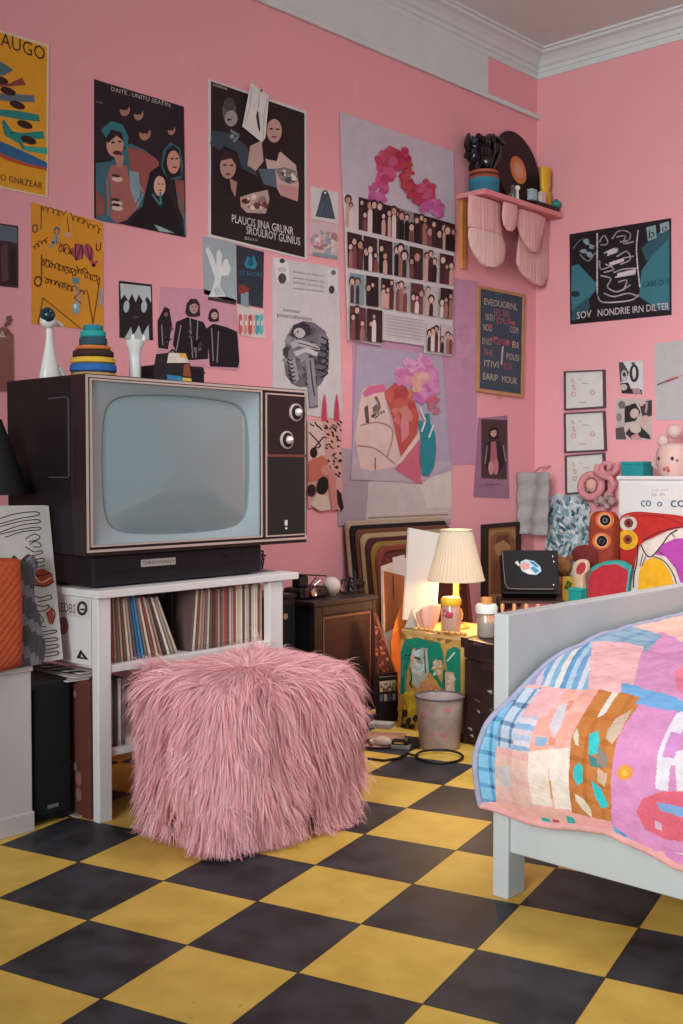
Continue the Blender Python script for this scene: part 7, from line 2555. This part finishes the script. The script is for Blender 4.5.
SDET.append((side_uv([(510 + 10 * math.cos(i), 537 + 10 * math.sin(i)) for i in range(6)]), '#e0b04c'))
TOP = [
    Patch(top_uv([(90, 300), (190, 200), (240, 175), (255, 245), (230, 250), (220, 300), (110, 310)]), stripes(['#b8a0c0', '#9c94b8', '#c8b0c4', '#8c9cc0'], .017, 0, .35)),
    Patch(top_uv([(190, 220), (270, 150), (330, 130), (400, 160), (380, 260), (230, 245)]), stripes(['#7fa4c4', '#d8ccc8', '#5f90b8', '#a8b8cc', '#6f98bc', '#c4c4cc'], .016, 0, .35)),
    Patch(top_uv([(220, 245), (380, 255), (470, 300), (460, 330), (220, 310)]), '#e4a8ae'),
    Patch(top_uv([(380, 160), (500, 170), (560, 180), (500, 300), (480, 345), (375, 300)]), plaid('#e0a8ac', '#dca0a2', '#e2adb0', .02)),
    Patch(top_uv([(300, 130), (430, 105), (620, 160), (560, 195), (400, 165)]), plaid('#8fa4b8', '#6c88a4', '#7c98b0', .02)),
    Patch(top_uv([(500, 170), (620, 150), (720, 200), (720, 400), (470, 350), (490, 250)]), '#cb8ab2'),
    Patch(top_uv([(430, 105), (560, 60), (760, 120), (720, 190), (620, 160)]), '#e2b4a8'),
    Patch(top_uv([(520, 90), (640, 85), (760, 130), (700, 150), (560, 120)]), '#e0ccbe'),
    Patch(top_uv([(440, 110), (560, 70), (760, 20), (760, 60), (600, 80)]), plaid('#5f9cc4', '#4f88b4', '#6fb0cc', .03)),
    Patch(top_uv([(640, 90), (760, 80), (760, 140)]), '#d8988c'),
]
TDET = [
    (top_uv([(490, 235), (720, 275), (720, 400), (478, 330)]), '#6f9cc8'), (top_uv([(520, 262), (720, 300), (720, 362), (512, 318), (500, 296), (528, 290)]), '#e0a4b4'), (top_uv([(625, 305), (650, 298), (720, 312), (720, 352), (650, 345), (622, 330)]), '#d46878'),
    (top_uv([(655, 230), (720, 225), (720, 265), (665, 258)]), '#d8788c'),
]
SDET2 = [(side_uv([(470, 250), (720, 290), (720, 400), (466, 345)]), '#6f9cc8'), (side_uv([(520, 265), (720, 300), (720, 365), (512, 322)]), '#e0a4b4'), (side_uv([(625, 308), (650, 300), (720, 312), (720, 352), (650, 345), (622, 330)]), '#d46878')]
SDET = [Patch(a, b) for a, b in (SDET2 + SDET)[::-1]]
TDET = [Patch(a, b) for a, b in TDET[::-1]]
FARP = [C(c) for c in ('#e0a9a9', '#6f9fc0', '#cf86b9', '#dccabb', '#b9703a', '#a9bcd0', '#dfa590')]
zsplit = .56


def quilt_col(q, t):
    if t < TS_ + .012:
        for pch in SDET:
            if pch.hit(q.x, q.z):
                return pch.f(q.x, q.z)
        for pch in SIDE:
            if pch.hit(q.x, q.z):
                return pch.f(q.x, q.z)
        return FARP[(int(math.floor(q.x / .13)) * 3 + int(math.floor(q.z / .13))) % 7] if q.x > -1.15 else C('#dfa8a4')
    for pch in TDET:
        if pch.hit(q.x, q.y):
            return pch.f(q.x, q.y)
    for pch in TOP:
        if pch.hit(q.x, q.y):
            return pch.f(q.x, q.y)
    return FARP[(int(math.floor(q.x / .17)) * 3 + int(math.floor(q.y / .17)) * 2) % 7]


qt = thing('quilt', 'patchwork quilt of pink, blue, orange and lilac patches draped over the bed', 'quilt', (-1.2, 3.0, 0))
QM = MB()
smap = lambda a: a * .34 / .75 if a < .75 else .34 + (a - .75) * .66 / .25
QP = [[quilt_s(smap(i / QN_S), (j / QN_T) ** 1.3) for j in range(QN_T + 1)] for i in range(QN_S + 1)]
QM.v = [p_ - BK_ for row in QP for p_ in row]
for i in range(QN_S):
    for j in range(QN_T):
        a = i * (QN_T + 1) + j
        QM.f.append([a, a + QN_T + 1, a + QN_T + 2, a + 1])
        QM.c.append(C(quilt_col((QP[i][j] + QP[i + 1][j + 1]) / 2, ((j + .5) / QN_T) ** 1.3)))
qo = QM.build('cover', mat('quilt_cotton', None, .92, spec=.1, bump=.35, bscale=95, var=.10, vscale=35), qt, smooth=180)
sd = qo.modifiers.new('padding', 'SOLIDIFY')
sd.thickness = .018
sd.offset = 1 if False else -1
hemp = [quilt_s(smap(k / 120), .0005) - BK_ for k in range(121)]
MB().tube(hemp, .0105, 8, '#d89c98').build('hem', CLOTH, qt, smooth=70)
edge = [quilt_s(0.0005, (k / 70) ** 1.3) - BK_ for k in range(0, 71)]
MB().tube(edge, .0085, 8, '#9c9cb4').build('edge_binding', CLOTH, qt, smooth=70)
